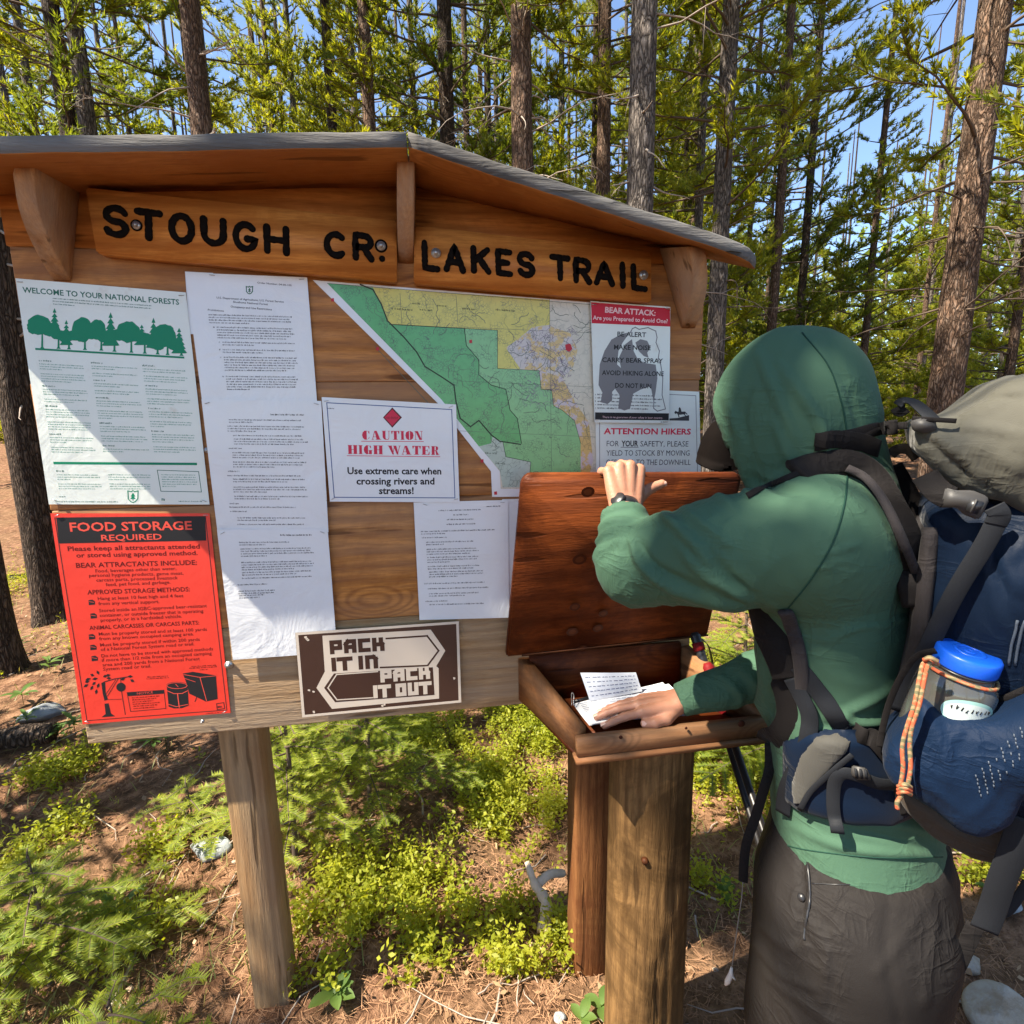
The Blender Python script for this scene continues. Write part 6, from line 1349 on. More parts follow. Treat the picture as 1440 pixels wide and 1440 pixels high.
# torso profile from the photo: (v, u_front, u_back, half width)
TK = [(1232, 1092, 1340, .160), (1190, 1092, 1336, .160), (1140, 1090, 1322, .152), (1090, 1088, 1302, .142), (1040, 1084, 1290, .138), (980, 1078, 1284, .142), (920, 1074, 1282, .150), (860, 1068, 1278, .160), (800, 1064, 1266, .168), (755, 1066, 1248, .165), (715, 1070, 1226, .140), (680, 1084, 1205, .10), (650, 1096, 1190, .08), (615, 1100, 1184, .07)]
K = []
for v, ua, ub, a in TK:
    A_, B_ = loc(pf(ua, v)), loc(pf(ub, v)); K.append(((A_[2] + B_[2]) / 2, (A_[0] + B_[0]) / 2, abs(A_[0] - B_[0]) / 2, a))
K = np.array(sorted(K)); ZH = K[0, 0] + .040
def d_torso(P):
    q = loc(P); z = q[..., 2]; c, b, a = (np.interp(z, K[:, 0], K[:, i]) for i in (1, 2, 3)); k = np.sqrt(((q[..., 0] - c) / b) ** 2 + (q[..., 1] / a) ** 2 + 1e-9)
    return np.maximum((k - 1) * np.minimum(a, b) * .9, np.maximum(z - K[-1, 0], -1))
SHL = pf(1135, 760, .150); ELB = pf(892, 797, .150); wr_ = wy(877, 724, -.240); WRL = wr_
MID = pf(1010, 778, .172)
SHR = pf(1150, 745, -.165); WRR = wz(955, 985, .900); ELR = pf(1120, 935, -.17)
HC = pf(1113, 573, 0)
HF_ = FX * .86 - UZ * .44; HF_ /= np.linalg.norm(HF_); HU = UZ * .86 + FX * .44; HU /= np.linalg.norm(HU)
FACE = pf(1040, 622, 0)
def pfs(u, v): return pf(u, v, .07) - LX * .07
def d_hood(P):
    Mx = np.stack([FX, LX, UZ]); d = d_ell(P, pfs(1097, 578), (.106, .102, .122), Mx); d = smin(d, d_ell(P, pfs(1118, 604), (.096, .096, .130), Mx), .05)
    d = smin(d, d_cap(P, pf(1108, 645, 0), pf(1140, 700, 0), .085, .09), .05); d = smin(d, d_cap(P, pf(1150, 620, 0), pf(1162, 690, 0), .060, .080), .05)
    return np.maximum(d, -((P - CUT0) @ CUTN))
FO = pf(1085, 625, 0); CUT0 = pf(1003, 570, .09); _cl = pf(1060, 700, .09) - CUT0; CUTN = np.cross(_cl, LX); CUTN /= np.linalg.norm(CUTN); CUTN = CUTN if CUTN @ FX < 0 else -CUTN
def d_open(P): return d_cap(P, FO, FO + HF_ * .4, .078, .095)
def d_shirt(P):
    d = d_torso(P); d = smin(d, d_hood(P), .035)
    d = smin(d, d_ell(P, pf(1195, 760, .05), (.07, .11, .08), np.stack([FX, LX, UZ])), .05)
    arm = smin(d_cap(P, SHL, MID, .084, .072), d_cap(P, MID, ELB, .074, .053), .02); arm = smin(arm, smin(d_cap(P, ELB, ELB + (WRL - ELB) * .5, .052, .042), d_cap(P, ELB + (WRL - ELB) * .5, WRL, .042, .031), .01), .025); d = smin(d, arm, .05)
    armR = smin(d_cap(P, SHR, ELR, .075, .054), d_cap(P, ELR, WRR, .052, .033), .02); d = smin(d, armR, .04)
    d = np.maximum(d, -(d_open(P)))
    q = loc(P); d = np.maximum(d, ZH - q[..., 2]); d = np.maximum(d, -((WRL - ELB) / np.linalg.norm(WRL - ELB) @ UZ * 0 + 1) * 9 * 0 + -9)
    wl = (WRL - ELB) / np.linalg.norm(WRL - ELB); near = (np.linalg.norm(P - WRL, axis=-1) < .09); d = np.where(near, np.maximum(d, (P - WRL) @ wl), d)
    wr = (WRR - ELR) / np.linalg.norm(WRR - ELR); near = (np.linalg.norm(P - WRR, axis=-1) < .08); d = np.where(near, np.maximum(d, (P - WRR) @ wr), d)
    return d
allp = np.array([SHL, ELB, WRL, SHR, ELR, WRR, glo(.26, .2, .8), glo(-.26, -.2, .8), glo(.26, -.2, 1.75), glo(-.26, .2, 1.75), HC + [.17, .17, .17], HC - [.17, .17, .17]])
lo_, hi_ = allp.min(0) - .10, allp.max(0) + .10; lo_[2] = ZH - .02; hi_[2] = 1.73
V, F = surf(d_shirt, lo_, hi_, .0044, 24); V = relax(V, F, 2)
# ---- folds in the cloth: (photo polyline, depth plane l, height, width); positive ridges, negative creases
FOLDS = [
 ([(905, 742), (940, 738), (962, 742)], .15, .006, .007), ([(945, 735), (975, 760), (1000, 790)], .17, .006, .009), ([(965, 722), (1000, 748), (1030, 770)], .18, .004, .008), ([(1000, 700), (1035, 722)], .18, .004, .006), ([(1035, 690), (1062, 706)], .17, .003, .005), ([(915, 750), (900, 775), (930, 810), (1000, 838), (1080, 855)], .16, .007, .009),
 ([(905, 765), (925, 795), (985, 822)], .16, -.005, .007), ([(960, 770), (1000, 810), (1070, 840), (1105, 858)], .17, .005, .008), ([(850, 745), (870, 738), (905, 742)], .15, .004, .005), ([(845, 765), (868, 755), (900, 757)], .15, .005, .006), ([(843, 790), (865, 772), (895, 768)], .15, .005, .006), ([(850, 725), (875, 718), (900, 722)], .15, .003, .005),
 ([(1000, 780), (1040, 820), (1100, 860)], .18, -.005, .008), ([(1160, 900), (1200, 880), (1240, 878)], .17, .0025, .005), ([(1150, 780), (1185, 770), (1200, 765)], .19, .002, .004), ([(1150, 795), (1180, 787)], .19, .0018, .004), ([(1255, 855), (1290, 850)], .1, .004, .005), ([(1250, 870), (1290, 872)], .1, .003, .005),
 ([(1070, 500), (1095, 560), (1120, 620)], .1, .004, .010), ([(1100, 520), (1145, 590), (1165, 650)], .1, .005, .010), ([(1030, 560), (1045, 600), (1060, 640)], .1, .004, .008), ([(1060, 540), (1050, 600), (1070, 660)], .1, -.004, .010), ([(1150, 480), (1190, 560), (1205, 620)], .1, -.003, .008), ([(1090, 590), (1110, 640), (1120, 675)], .1, .004, .009),
 ([(1120, 1160), (1180, 1185), (1240, 1195), (1320, 1200)], .15, .003, .008), ([(1180, 1000), (1210, 985), (1250, 960)], .15, .005, .008), ([(1150, 980), (1200, 1010), (1250, 1010)], .15, .005, .008), ([(1160, 1015), (1200, 1022), (1240, 1020)], .15, -.004, .006), ([(1240, 1150), (1290, 1165), (1330, 1190)], .14, .004, .007), ([(1200, 1160), (1260, 1180), (1300, 1198)], .14, -.003, .006),
 ([(1075, 900), (1085, 960), (1075, 1030)], .1, .008, .010), ([(1095, 920), (1088, 1000), (1080, 1060)], .1, -.006, .008), ([(1010, 950), (1040, 975), (1030, 1000)], -.12, .004, .007), ([(1040, 940), (1065, 965), (1070, 990)], -.12, .004, .007), ([(1060, 665), (1090, 690), (1140, 700)], .13, -.006, .009)]
N = vnormals(V, F); disp = np.zeros(len(V)); cd = (V - CAM); dep = cd @ _f; PU = np.stack([F_PX * (cd @ _r) / dep + 720, -F_PX * (cd @ _u) / dep + 720], 1); front = (N * -cd).sum(1) > 0
for pts, l, h, w_ in FOLDS:
    Pp = spline(np.array(pts, float), 6) if len(pts) > 2 else np.array(pts, float); bst, tt = seg_dist(np.column_stack([PU, np.zeros(len(PU))]), np.column_stack([Pp, np.zeros(len(Pp))])); wpx = w_ * F_PX / .82
    side = (loc(V)[:, 1] > 0) if l > 0 else (loc(V)[:, 1] < 0); disp += np.where(front & side, h * np.exp(-(bst / wpx) ** 2) * 1.7 * np.sin(pi * np.clip(tt * .86 + .07, 0, 1)) ** .6, 0)

def creases(Pq, f, seed, sharp=3.0):   # sharp-crested noise for cloth creases
    a = wobble(Pq, f, seed); b_ = wobble(Pq, f * 1.7, seed + 5); return (1 - np.abs(a)) ** sharp * .7 + (1 - np.abs(b_)) ** sharp * .3 - .25
LQ = loc(V); ax1 = (ELB - SHL) / np.linalg.norm(ELB - SHL); tA = (V - SHL) @ ax1 / np.linalg.norm(ELB - SHL); rA = np.linalg.norm(V - SHL - np.outer((V - SHL) @ ax1, ax1), axis=1)
armm = np.clip(1 - np.abs(rA - .06) / .06, 0, 1) * np.clip((tA + .1) * 4, 0, 1); diag = np.stack([LQ[:, 0] * 9 + LQ[:, 2] * 7, LQ[:, 1] * 3, LQ[:, 0] * 3 - LQ[:, 2] * 3], 1)
disp += .0095 * armm * creases(diag, 4.2, 51) * (.45 + .55 * np.exp(-((tA - 1.0) / .35) ** 2) + .3 * np.exp(-((tA - .1) / .2) ** 2))
fa = np.exp(-(np.linalg.norm(V - (ELB * .55 + WRL * .45), axis=1) / .09) ** 2); disp += .008 * fa * creases((V - ELB) * [6, 6, 26], 2.4, 53)
fr_ = np.exp(-(np.linalg.norm(V - (ELR * .3 + WRR * .7), axis=1) / .14) ** 2); disp += .008 * fr_ * creases(np.stack([LQ[:, 0] * 14 + LQ[:, 2] * 5, LQ[:, 1] * 4, LQ[:, 2] * 4], 1), 2.0, 54)
hm = np.clip((LQ[:, 2] - 1.38) / .06, 0, 1); disp += .0085 * hm * creases(np.stack([LQ[:, 0] * 11 + LQ[:, 2] * 5, LQ[:, 1] * 4, LQ[:, 2] * 2.5 - LQ[:, 0]], 1), 2.2, 55)
wm_ = np.clip(1 - np.abs(LQ[:, 2] - 1.02) / .16, 0, 1); disp += .009 * wm_ * creases(np.stack([LQ[:, 0] * 5 - LQ[:, 2] * 10, LQ[:, 1] * 4, LQ[:, 2] * 9 + LQ[:, 0] * 4], 1), 2.0, 56)
disp += .0016 * wobble(V * [1, 1, 1.4], 16, 8) + .0005 * wobble(V, 60, 9)
hz_ = np.clip(1 - (V[:, 2] - ZH) / .012, 0, 1); V = V + N * (disp * (1 - .7 * hz_))[:, None]
nearh = V[:, 2] < ZH + .0035; V[nearh, 2] = ZH + .003 * wobble(V[nearh] * [1, 1, 0], 12, 91)
def cloth(name, c, sc=900, sheen=.25, rough=.75, var=.08, bump=.2, fold=.42):
    m = M(name, rough, .10); v = m.map(rnd=False); wv = m.n('TexWave'); wv.inputs['Scale'].default_value = sc / 6; wv.bands_direction = 'DIAGONAL'; m.l(v, wv.inputs['Vector']); f = m.noise(v, 9, 4)
    col = m.mix(f, tuple(x * (1 - var) for x in c), tuple(x * (1 + var) for x in c)); m.color(col); 
    az_ = math.atan2(FX[1], FX[0]) if 'FX' in globals() else 0
    def ridge(sc3, rot, p):
        mp = m.n('Mapping'); mp.inputs['Scale'].default_value = sc3; mp.inputs['Rotation'].default_value = rot; m.l(m.tc.outputs['Object'], mp.inputs[0]); nn = m.noise(mp.outputs[0], 1.0, 3, .5, .6)
        r_ = m.math('ABSOLUTE', m.math('SUBTRACT', nn, .5)); return m.ramp(r_, [(0, 1), (.035, .55), (.12, 0)])
    msk = m.ramp(m.noise(v, 6.5, 2), [(.42, 0), (.62, 1)]); big = m.math('MULTIPLY', msk, m.math('ADD', ridge((30, 30, 9), (0, .7, -az_), 1), ridge((11, 11, 34), (0, -.5, -az_), 1)))
    b1 = m.n('Bump'); b1.inputs['Strength'].default_value = min(1, fold); b1.inputs['Distance'].default_value = .004; m.l(big, b1.inputs['Height']); b2 = m.n('Bump'); b2.inputs['Strength'].default_value = bump; b2.inputs['Distance'].default_value = .0011
    m.l(m.math('ADD', m.math('MULTIPLY', m.noise(v, 38, 4, .6), 1.6), m.noise(v, 700, 3)), b2.inputs['Height']); m.l(b1.outputs[0], b2.inputs['Normal']); m.l(b2.outputs[0], m.b.inputs['Normal']); m.set(Sheen_Weight=sheen, Sheen_Roughness=.4); return m.m
MT['shirt'] = cloth('green_knit', (.054, .112, .072), sheen=.03); MT['shorts'] = cloth('dark_shorts_cloth', (.018, .0158, .015), sheen=.0, bump=.3, rough=.65); MT['web'] = cloth('grey_webbing', (.015, .0165, .02), sheen=.0, rough=.6, bump=.3, fold=.0); MT['padded'] = cloth('dark_padding', (.012, .0105, .0105), sheen=.03, bump=.3)
MT['navy'] = cloth('navy_pack_fabric', (.003, .0085, .022), sheen=.08, rough=.5, bump=.2); MT['olive'] = cloth('grey_olive_pack_fabric', (.085, .082, .066), sheen=.1, rough=.65); MT['taupe'] = cloth('taupe_pack_fabric', (.055, .042, .032), sheen=.08, rough=.7); MT['beltgrey'] = cloth('belt_grey', (.06, .058, .052), rough=.7)
MT['mesh'] = cloth('grey_air_mesh', (.034, .030, .031), sheen=.05, rough=.8, bump=.6); MT['navymesh'] = cloth('navy_stretch_mesh', (.004, .0125, .034), sheen=.03, rough=.6, bump=.4)
MT['seam'] = flat('seam_thread', (.012, .045, .032), .7)
shirt = link('hooded_shirt', mesh('hooded_shirt', V, F, True), MT['shirt'], person)
from mathutils.bvhtree import BVHTree
BV = BVHTree.FromPolygons([Vector(v) for v in V], [list(f) for f in F])
def hit(u, v, off=0.0, bv=None):
    d = ray(u, v); d = d / np.linalg.norm(d); h = (bv or BV).ray_cast(Vector(CAM), Vector(d))
    if h[0] is None: return None
    n = np.array(h[1]); n = n if n @ d < 0 else -n
    return np.array(h[0]) + n * off, n
def seam(pts, name='seam', r_=.0012, mat='seam', parent=None, off=.0004):
    Pp = spline(np.array(pts, float), 10); q = [hit(u, v, off) for u, v in Pp]; q = np.array([a[0] for a in q if a is not None]); b = B(); b.tube(q, r_, 6); return b.build(name, MT[mat], parent or shirt)
seam([(1192, 660), (1187, 710), (1170, 765), (1140, 815), (1103, 862)]); seam([(1128, 468), (1165, 515), (1184, 570), (1193, 625)]); seam([(1084, 1183), (1140, 1196), (1240, 1206), (1335, 1205)], r_=.0009)
# dark trim round the hood opening
t1_ = np.cross(HF_, LX); rim = []
for a in np.linspace(0, 2 * pi, 48):
    e = LX * cos(a) + t1_ * sin(a); lastp = None
    for s_ in np.linspace(0, .16, 65):
        rad_ = .0745 + (.085 - .074) * s_ / .4; p = FO + HF_ * s_ + e * (rad_ + .002)
        dd_ = min(d_hood(p[None])[0], smin(d_hood(p[None]), d_torso(p[None]), .035)[0])
        if dd_ < 0: lastp = p
    if lastp is not None: rim.append(lastp)
rim.append(rim[0]); b = B(); b.tube(np.array(rim), .0032, 6, False); b.build('hood_trim', MT['padded'], shirt, True)

# ---- shorts
SK = [(1160, 1096, 1328, .150), (1215, 1082, 1340, .165), (1290, 1080, 1330, .172), (1370, 1078, 1308, .172), (1440, 1076, 1288, .17)]
KS = []
for v, ua, ub, a in SK: A_, B_ = loc(pf(ua, v)), loc(pf(ub, v)); KS.append(((A_[2] + B_[2]) / 2, (A_[0] + B_[0]) / 2, abs(A_[0] - B_[0]) / 2, a))
KS = np.array(sorted(KS)); ZL = KS[0, 0] - .07; c0, b0 = KS[0, 1], KS[0, 2]
KNL, KNR = glo(c0 + .01, .095, .44), glo(c0 + .03, -.10, .44)
def d_shorts(P):
    q = loc(P); z = q[..., 2]; c, b, a = (np.interp(z, KS[:, 0], KS[:, i]) for i in (1, 2, 3)); k = np.sqrt(((q[..., 0] - c) / b) ** 2 + (q[..., 1] / a) ** 2 + 1e-9); body = (k - 1) * np.minimum(a, b) * .9; body = np.maximum(body, KS[0, 0] - .0 - z)
    legs = smin(d_cap(P, glo(KS[1, 1], .09, .66), KNL, .125, .118), d_cap(P, glo(KS[1, 1], -.09, .66), KNR, .125, .115), .02)
    cut = np.maximum(-1, .46 - z); d = smin(body, legs, .05); return np.maximum(np.maximum(d, .40 - z), z - KS[-1, 0])
cc = np.array([glo(.25, .25, .37), glo(-.25, -.25, .9), glo(.25, -.25, .4), glo(-.25, .25, .4)]); V2, F2 = surf(d_shorts, cc.min(0), cc.max(0), .007); V2 = relax(V2, F2, 2); N2 = vnormals(V2, F2)
cd = V2 - CAM; dep = cd @ _f; PU = np.stack([F_PX * (cd @ _r) / dep + 720, -F_PX * (cd @ _u) / dep + 720], 1); dsp = .0035 * wobble(V2 * [1, 1, .6], 14, 31)
dsp += .011 * creases(np.stack([loc(V2)[:, 0] * 9 + loc(V2)[:, 2] * 3, loc(V2)[:, 1] * 5, loc(V2)[:, 2] * 4 - loc(V2)[:, 0] * 3], 1), 1.6, 61)
for pts, h, w_ in (([(1134, 1215), (1136, 1270), (1130, 1320)], -.007, .005), ([(1142, 1215), (1142, 1300)], .004, .006), ([(1075, 1330), (1110, 1365), (1150, 1380)], .006, .009), ([(1090, 1370), (1130, 1395), (1180, 1430)], .006, .009), ([(1080, 1300), (1120, 1330), (1135, 1327)], .005, .008), ([(1230, 1360), (1260, 1320), (1290, 1260)], .006, .014), ([(1290, 1230), (1300, 1310), (1290, 1400)], .008, .016), ([(1250, 1245), (1240, 1330), (1260, 1430)], -.006, .014), ([(1150, 1300), (1165, 1340), (1160, 1400)], .005, .010)):
    Pp = spline(np.array(pts, float), 6) if len(pts) > 2 else np.array(pts, float); bst, tt = seg_dist(np.column_stack([PU, np.zeros(len(PU))]), np.column_stack([Pp, np.zeros(len(Pp))])); dsp += np.where((N2 * -cd).sum(1) > 0, h * np.exp(-(bst / (w_ * F_PX / .85)) ** 2), 0)
V2 = V2 + N2 * dsp[:, None]; shorts = link('shorts', mesh('shorts', V2, F2, True), MT['shorts'], person)
BV2 = BVHTree.FromPolygons([Vector(v) for v in V2], [list(f) for f in F2])
for nm_, pts in (('pocket_zip', [(1136, 1212), (1139, 1262), (1133, 1300), (1131, 1322)]), ('seam', [(1142, 1242), (1180, 1244), (1240, 1243)])):
    q = [hit(u, v, .0006, BV2) for u, v in spline(np.array(pts, float), 8)]; q = np.array([a[0] for a in q if a is not None]); b = B(); b.tube(q, .0022 if nm_ == 'pocket_zip' else .0009, 6); b.build(nm_, MT['black'], shorts)
q = hit(1127, 1262, .0004, BV2); b = B(); b.tube([q[0], q[0] + q[1] * .002], [.006, .005], 12); b.build('button', MT['black'], shorts)

# ---- body: head, neck, trunk, arms with hands, legs (one mesh)
SKIN = M('skin', .5, .4); _v = SKIN.map(rnd=False); SKIN.color(SKIN.mix(SKIN.noise(_v, 30, 4), (.33, .145, .085), (.46, .23, .15))); SKIN.bump(SKIN.noise(_v, 160, 5), .35, .002); SKIN.set(Subsurface_Weight=.12, Subsurface_Scale=.01); SKIN = SKIN.m
parts = []
def add_body(fn, lo, hi, res, it=1):
    v, f = surf(fn, lo, hi, res); v = relax(v, f, it, .4); parts.append((v, f))
HM = np.stack([HF_, LX, HU]); HD = pf(1100, 592, .05) - LX * .05
def d_head(P):
    q = (P - HD) @ HM.T; E = lambda c, r: d_ell(q, c, r)
    d = smin(E((0, 0, .03), (.098, .076, .098)), E((.035, 0, -.045), (.066, .058, .070)), .03)
    d = smin(d, d_cap(q, np.array([.096, 0, .005]), np.array([.114, 0, -.030]), .007, .013), .012)                 # nose
    for s_ in (-1, 1):
        d = smin(d, d_cap(q, np.array([.102, 0, -.034]), np.array([.098, s_ * .014, -.036]), .008, .007), .006); d = smin(d, d_ell(q, (.080, s_ * .032, .008), (.015, .018, .012)), .006)
        d = smin(d, d_cap(q, np.array([.088, s_ * .012, .024]), np.array([.074, s_ * .048, .022]), .009, .007), .012)  # brow
        ear = np.maximum(d_ell(q, (-.005, s_ * .080, -.005), (.018, .010, .032)), -d_ell(q, (-.002, s_ * .090, -.004), (.010, .006, .020))); d = smin(d, ear, .006)
        d = np.maximum(d, -(d_cap(q, np.array([.104, 0, -.055]), np.array([.094, s_ * .024, -.057]), .0016, .001)))   # mouth line
    d = smin(d, d_cap(q, np.array([.088, -.016, -.051]), np.array([.088, .016, -.051]), .009, .009), .006); d = smin(d, d_cap(q, np.array([.085, -.013, -.063]), np.array([.085, .013, -.063]), .009, .009), .006)
    d = smin(d, E((.076, 0, -.092), (.022, .026, .018)), .02)
    n0 = HD + HM.T @ np.array([-.03, 0, -.04]); return smin(d, d_cap(P, n0, pf(1165, 690, 0), .056, .062), .03)
add_body(d_head, HD - .16, HD + .16, .004)
def d_bodycore(P):
    q = loc(P); d = d_torso(P) + .03; d = np.maximum(d, -( -1)); d = smin(d, d_cap(P, SHL, ELB, .055, .036), .03); d = smin(d, d_cap(P, SHR, ELR, .055, .036), .03); d = smin(d, d_cap(P, ELB, WRL - (WRL - ELB) * .25, .036, .027), .02); d = smin(d, d_cap(P, ELR, WRR - (WRR - ELR) * .25, .036, .027), .02)
    hip = glo(KS[2, 1], 0, .72); d = smin(d, d_ell(P, hip, (.10, .13, .10), np.stack([FX, LX, UZ])), .05)
    for s_, kn in ((1, KNL), (-1, KNR)):
        an = glo(loc(kn)[0] - .03, .10 * s_, .10); d = smin(d, d_cap(P, glo(KS[1, 1], .085 * s_, .74), kn, .085, .056), .04); calf = kn + (an - kn) * .35 - FX * .02; d = smin(d, d_cap(P, kn - FX * .005, calf, .052, .055), .03); d = smin(d, d_cap(P, calf, an, .055, .036), .03); d = smin(d, d_cap(P, an, an - UZ * .06 + FX * .10, .036, .03), .02)
    return d
cc = np.array([SHL, ELB, WRL, SHR, WRR, glo(.25, .25, .0), glo(-.25, -.25, 1.5)]); add_body(d_bodycore, cc.min(0) - .09, cc.max(0) + .09, .011, 2)
# hands: five fingers each, chains of joints rooted in the palm
def hand_fn(wr, fdir, pn, side, curls, spread, thumb, scale=1.0, fore=None):
    """wr wrist, fdir towards the fingers, pn out of the back of the hand, side towards the thumb"""
    f = np.array(fdir, float); f /= np.linalg.norm(f); n = np.array(pn, float); n -= f * (n @ f); n /= np.linalg.norm(n); s = np.array(side, float); s -= f * (s @ f) + n * (s @ n); s /= np.linalg.norm(s); c = scale
    prim = []; ells = []
    kn = [(.088, .034, .0), (.092, .012, .004), (.088, -.011, .002), (.079, -.032, -.004)]; ln = [(.040, .026, .021), (.045, .029, .022), (.041, .027, .021), (.032, .021, .018)]; rd = [.0098, .0100, .0094, .0084]
    W0 = [.020, .006, -.007, -.019]
    for (a, b, h), (l1, l2, l3), r0, w0, cu, sp in zip(kn, ln, rd, W0, curls, spread):
        K0 = wr + (f * a + s * b + n * h) * c; prim.append((wr + (f * .012 + s * w0) * c, K0, .0155 * c, (r0 + .0030) * c)); d = f + s * sp; d /= np.linalg.norm(d); nn = n; p = K0; ang = 0
        for L_, a_, rr_ in zip((l1, l2, l3), cu, (r0, r0 * .92, r0 * .82)):
            ang += a_; e = d * cos(ang) - nn * sin(ang); q = p + e * L_ * c; prim.append((p, q, rr_ * 1.03 * c, rr_ * .95 * c)); p = q
    t0, t1, t2, t3 = [wr + (f * a + s * b + n * h) * c for a, b, h in thumb]; prim += [(t0, t1, .0165 * c, .0140 * c), (t1, t2, .0135 * c, .0108 * c), (t2, t3, .0110 * c, .0092 * c)]
    ells.append((wr + (f * .048 + n * -.004) * c, (.046 * c, .034 * c, .0135 * c), np.stack([f, s, n])))
    def fn(P):
        d = None
        for i, (a, b, ra, rb) in enumerate(prim):
            x = d_cap(P, a, b, ra, rb); d = x if d is None else smin(d, x, .0035)
        for cE, r_, Mx in ells: d = smin(d, d_ell(P, cE, r_, Mx), .010)
        if fore is not None: d = smin(d, d_cap(P, fore, wr, .029, .0245), .014)
        return d
    allq = np.array([a for a, *_ in prim] + [b for _, b, *_ in prim] + ([fore] if fore is not None else [])); return fn, allq.min(0) - .03, allq.max(0) + .03, prim
# left hand holds the top edge of the lid: palm on the front, fingers over the edge and down behind
EDGE = lidp((WRL[0] - .789 + .012) / .5, 1.0); E1 = (t1 - t0) / np.linalg.norm(t1 - t0); E2 = ((t0 - l0) / np.linalg.norm(t0 - l0)); LB = nz
kc = EDGE + E2 * .020 - LB * .012 + E1 * .004
HW = kc - E2 * .066 - E1 * .008 - LB * .056
fn, a_, b_, prL = hand_fn(HW, (kc - HW), -LB + E2 * .35, E1, [(1.15, .95, .7), (1.12, .98, .7), (1.15, .95, .7), (1.22, .9, .7)], (.10, .02, -.05, -.12), [(.018, .020, -.006), (.042, .043, -.012), (.056, .066, -.012), (.066, .088, -.008)], 1.0, WRL - (WRL - ELB) * .2)
add_body(fn, a_, b_, .0026)
LHW = HW
# right hand lies flat on the pages
RT = wz(864, 990, .889); fd = RT - WRR; fd /= np.linalg.norm(fd); nr = UZ + FX * .05 - fd * .0; sd_ = LX * 1.0
HWR = WRR + fd * -.002
fn, a_, b_, prR = hand_fn(HWR, fd - UZ * .05, nr, sd_, [(.10, .16, .10), (.08, .14, .10), (.12, .16, .12), (.2, .22, .15)], (.10, .02, -.06, -.14), [(.015, .016, -.008), (.040, .040, -.016), (.066, .050, -.018), (.088, .050, -.017)], .97, WRR - (WRR - ELR) * .3)
add_body(fn, a_, b_, .0028)
Vs, Fs, off = [], [], 0
for v, f in parts: Vs.append(v); Fs.append(f + off); off += len(v)
body = link('body', mesh('body', np.concatenate(Vs), np.concatenate(Fs), True), SKIN, person)
MT['nail'] = flat('fingernail', (.62, .38, .30), .3, .5)
def nail(p, q, n, nm='nail'):
    d = (q - p) / np.linalg.norm(q - p); n = n - d * (n @ d); n /= np.linalg.norm(n); s = np.cross(d, n); b = B(); c = q + n * .0086 + d * .001; m = []
    for a in np.linspace(-1, 1, 5):
        for t in (-1, 0, 1): m.append(c + s * a * .0052 + d * t * .0055 - n * (a * a) * .0022 + n * .0004)
    V = np.array(m); F = np.array([[i * 3 + j, (i + 1) * 3 + j, (i + 1) * 3 + j + 1, i * 3 + j + 1] for i in range(4) for j in range(2)]); link(nm, mesh(nm, V, F, True), MT['nail'], body)
nail(prL[-1][0], prL[-1][1], -LB + E2 * .2); 
for kf in (3, 7, 11, 15): nail(prR[kf][0], prR[kf][1], UZ)
nail(prR[-1][0], prR[-1][1], LX + UZ * .5)
# watch
wd_ = (HW - ELB); wd_ /= np.linalg.norm(wd_); ax_ = (HW - ELB) / np.linalg.norm(HW - ELB); wc = HW + ax_ * .002; b = B(); aa_ = np.linspace(0, 2 * pi, 40, endpoint=False)
e1_ = np.cross(ax_, LB); e1_ /= np.linalg.norm(e1_); e2_ = np.cross(ax_, e1_)
rings_ = []
for h_, rr_ in ((-.010, .0285), (-.0085, .0315), (.0085, .0305), (.010, .0275)): rings_.append(np.array([wc + ax_ * h_ + e1_ * cos(a) * rr_ * 1.05 + e2_ * sin(a) * rr_ * .92 for a in aa_]))
Vw = np.concatenate(rings_); i, j = np.meshgrid(np.arange(3), np.arange(40), indexing='ij'); k = (j + 1) % 40; b.add(Vw, np.stack([i * 40 + j, i * 40 + k, (i + 1) * 40 + k, (i + 1) * 40 + j], -1).reshape(-1, 4)); band = b.build('watch_band', MT['black'], person, True)
vd = CAM - wc; vd -= ax_ * (vd @ ax_); vd /= np.linalg.norm(vd); vd = vd * .75 - E1 * .35 + E2 * 0; vd -= ax_ * (vd @ ax_); vd /= np.linalg.norm(vd); b = B(); b.tube([wc + vd * .028, wc + vd * .0345, wc + vd * .0365], [.0150, .0150, .013], 20); b.build('watch_case', MT['black'], band, True)
# cap: crown under the hood and a curved bill
cap_m = flat('dark_cap_cloth', (.006, .0045, .004), .8, .04, .3, 60)
def d_capc(P): q = (P - HD) @ HM.T; return np.maximum(d_ell(q, (.0, 0, .034), (.104, .082, .102)), .030 - q[..., 2])
v, f = surf(d_capc, HD - .13, HD + .15, .006); cap = link('cap', mesh('cap', v, f, True), cap_m, person)
bv, m_ = [], 17
for lay in (0, 1):
    for i in range(7):
        t = i / 6
        for k in range(m_):
            a = (k / (m_ - 1) - .5) * pi * .98; rr_ = .072 * (1 - t) + .070 * t; x = .050 + max(0, cos(a)) ** .55 * (.044 + .070 * t) ; y = sin(a) * rr_; z = .054 - .052 * t * t - .046 * (abs(sin(a))) ** 3 - .0022 * lay; bv.append(HD + HM.T @ np.array([x, y, z]))
bv = np.array(bv); nb_ = 7 * m_; i, j = np.meshgrid(np.arange(6), np.arange(m_ - 1), indexing='ij'); q = np.stack([i * m_ + j, (i + 1) * m_ + j, (i + 1) * m_ + j + 1, i * m_ + j + 1], -1).reshape(-1, 4); edge = np.array([[6 * m_ + k, 6 * m_ + k + 1, nb_ + 6 * m_ + k + 1, nb_ + 6 * m_ + k] for k in range(m_ - 1)])
link('bill', mesh('bill', bv, [q, q[:, ::-1] + nb_, edge], True), cap_m, cap)
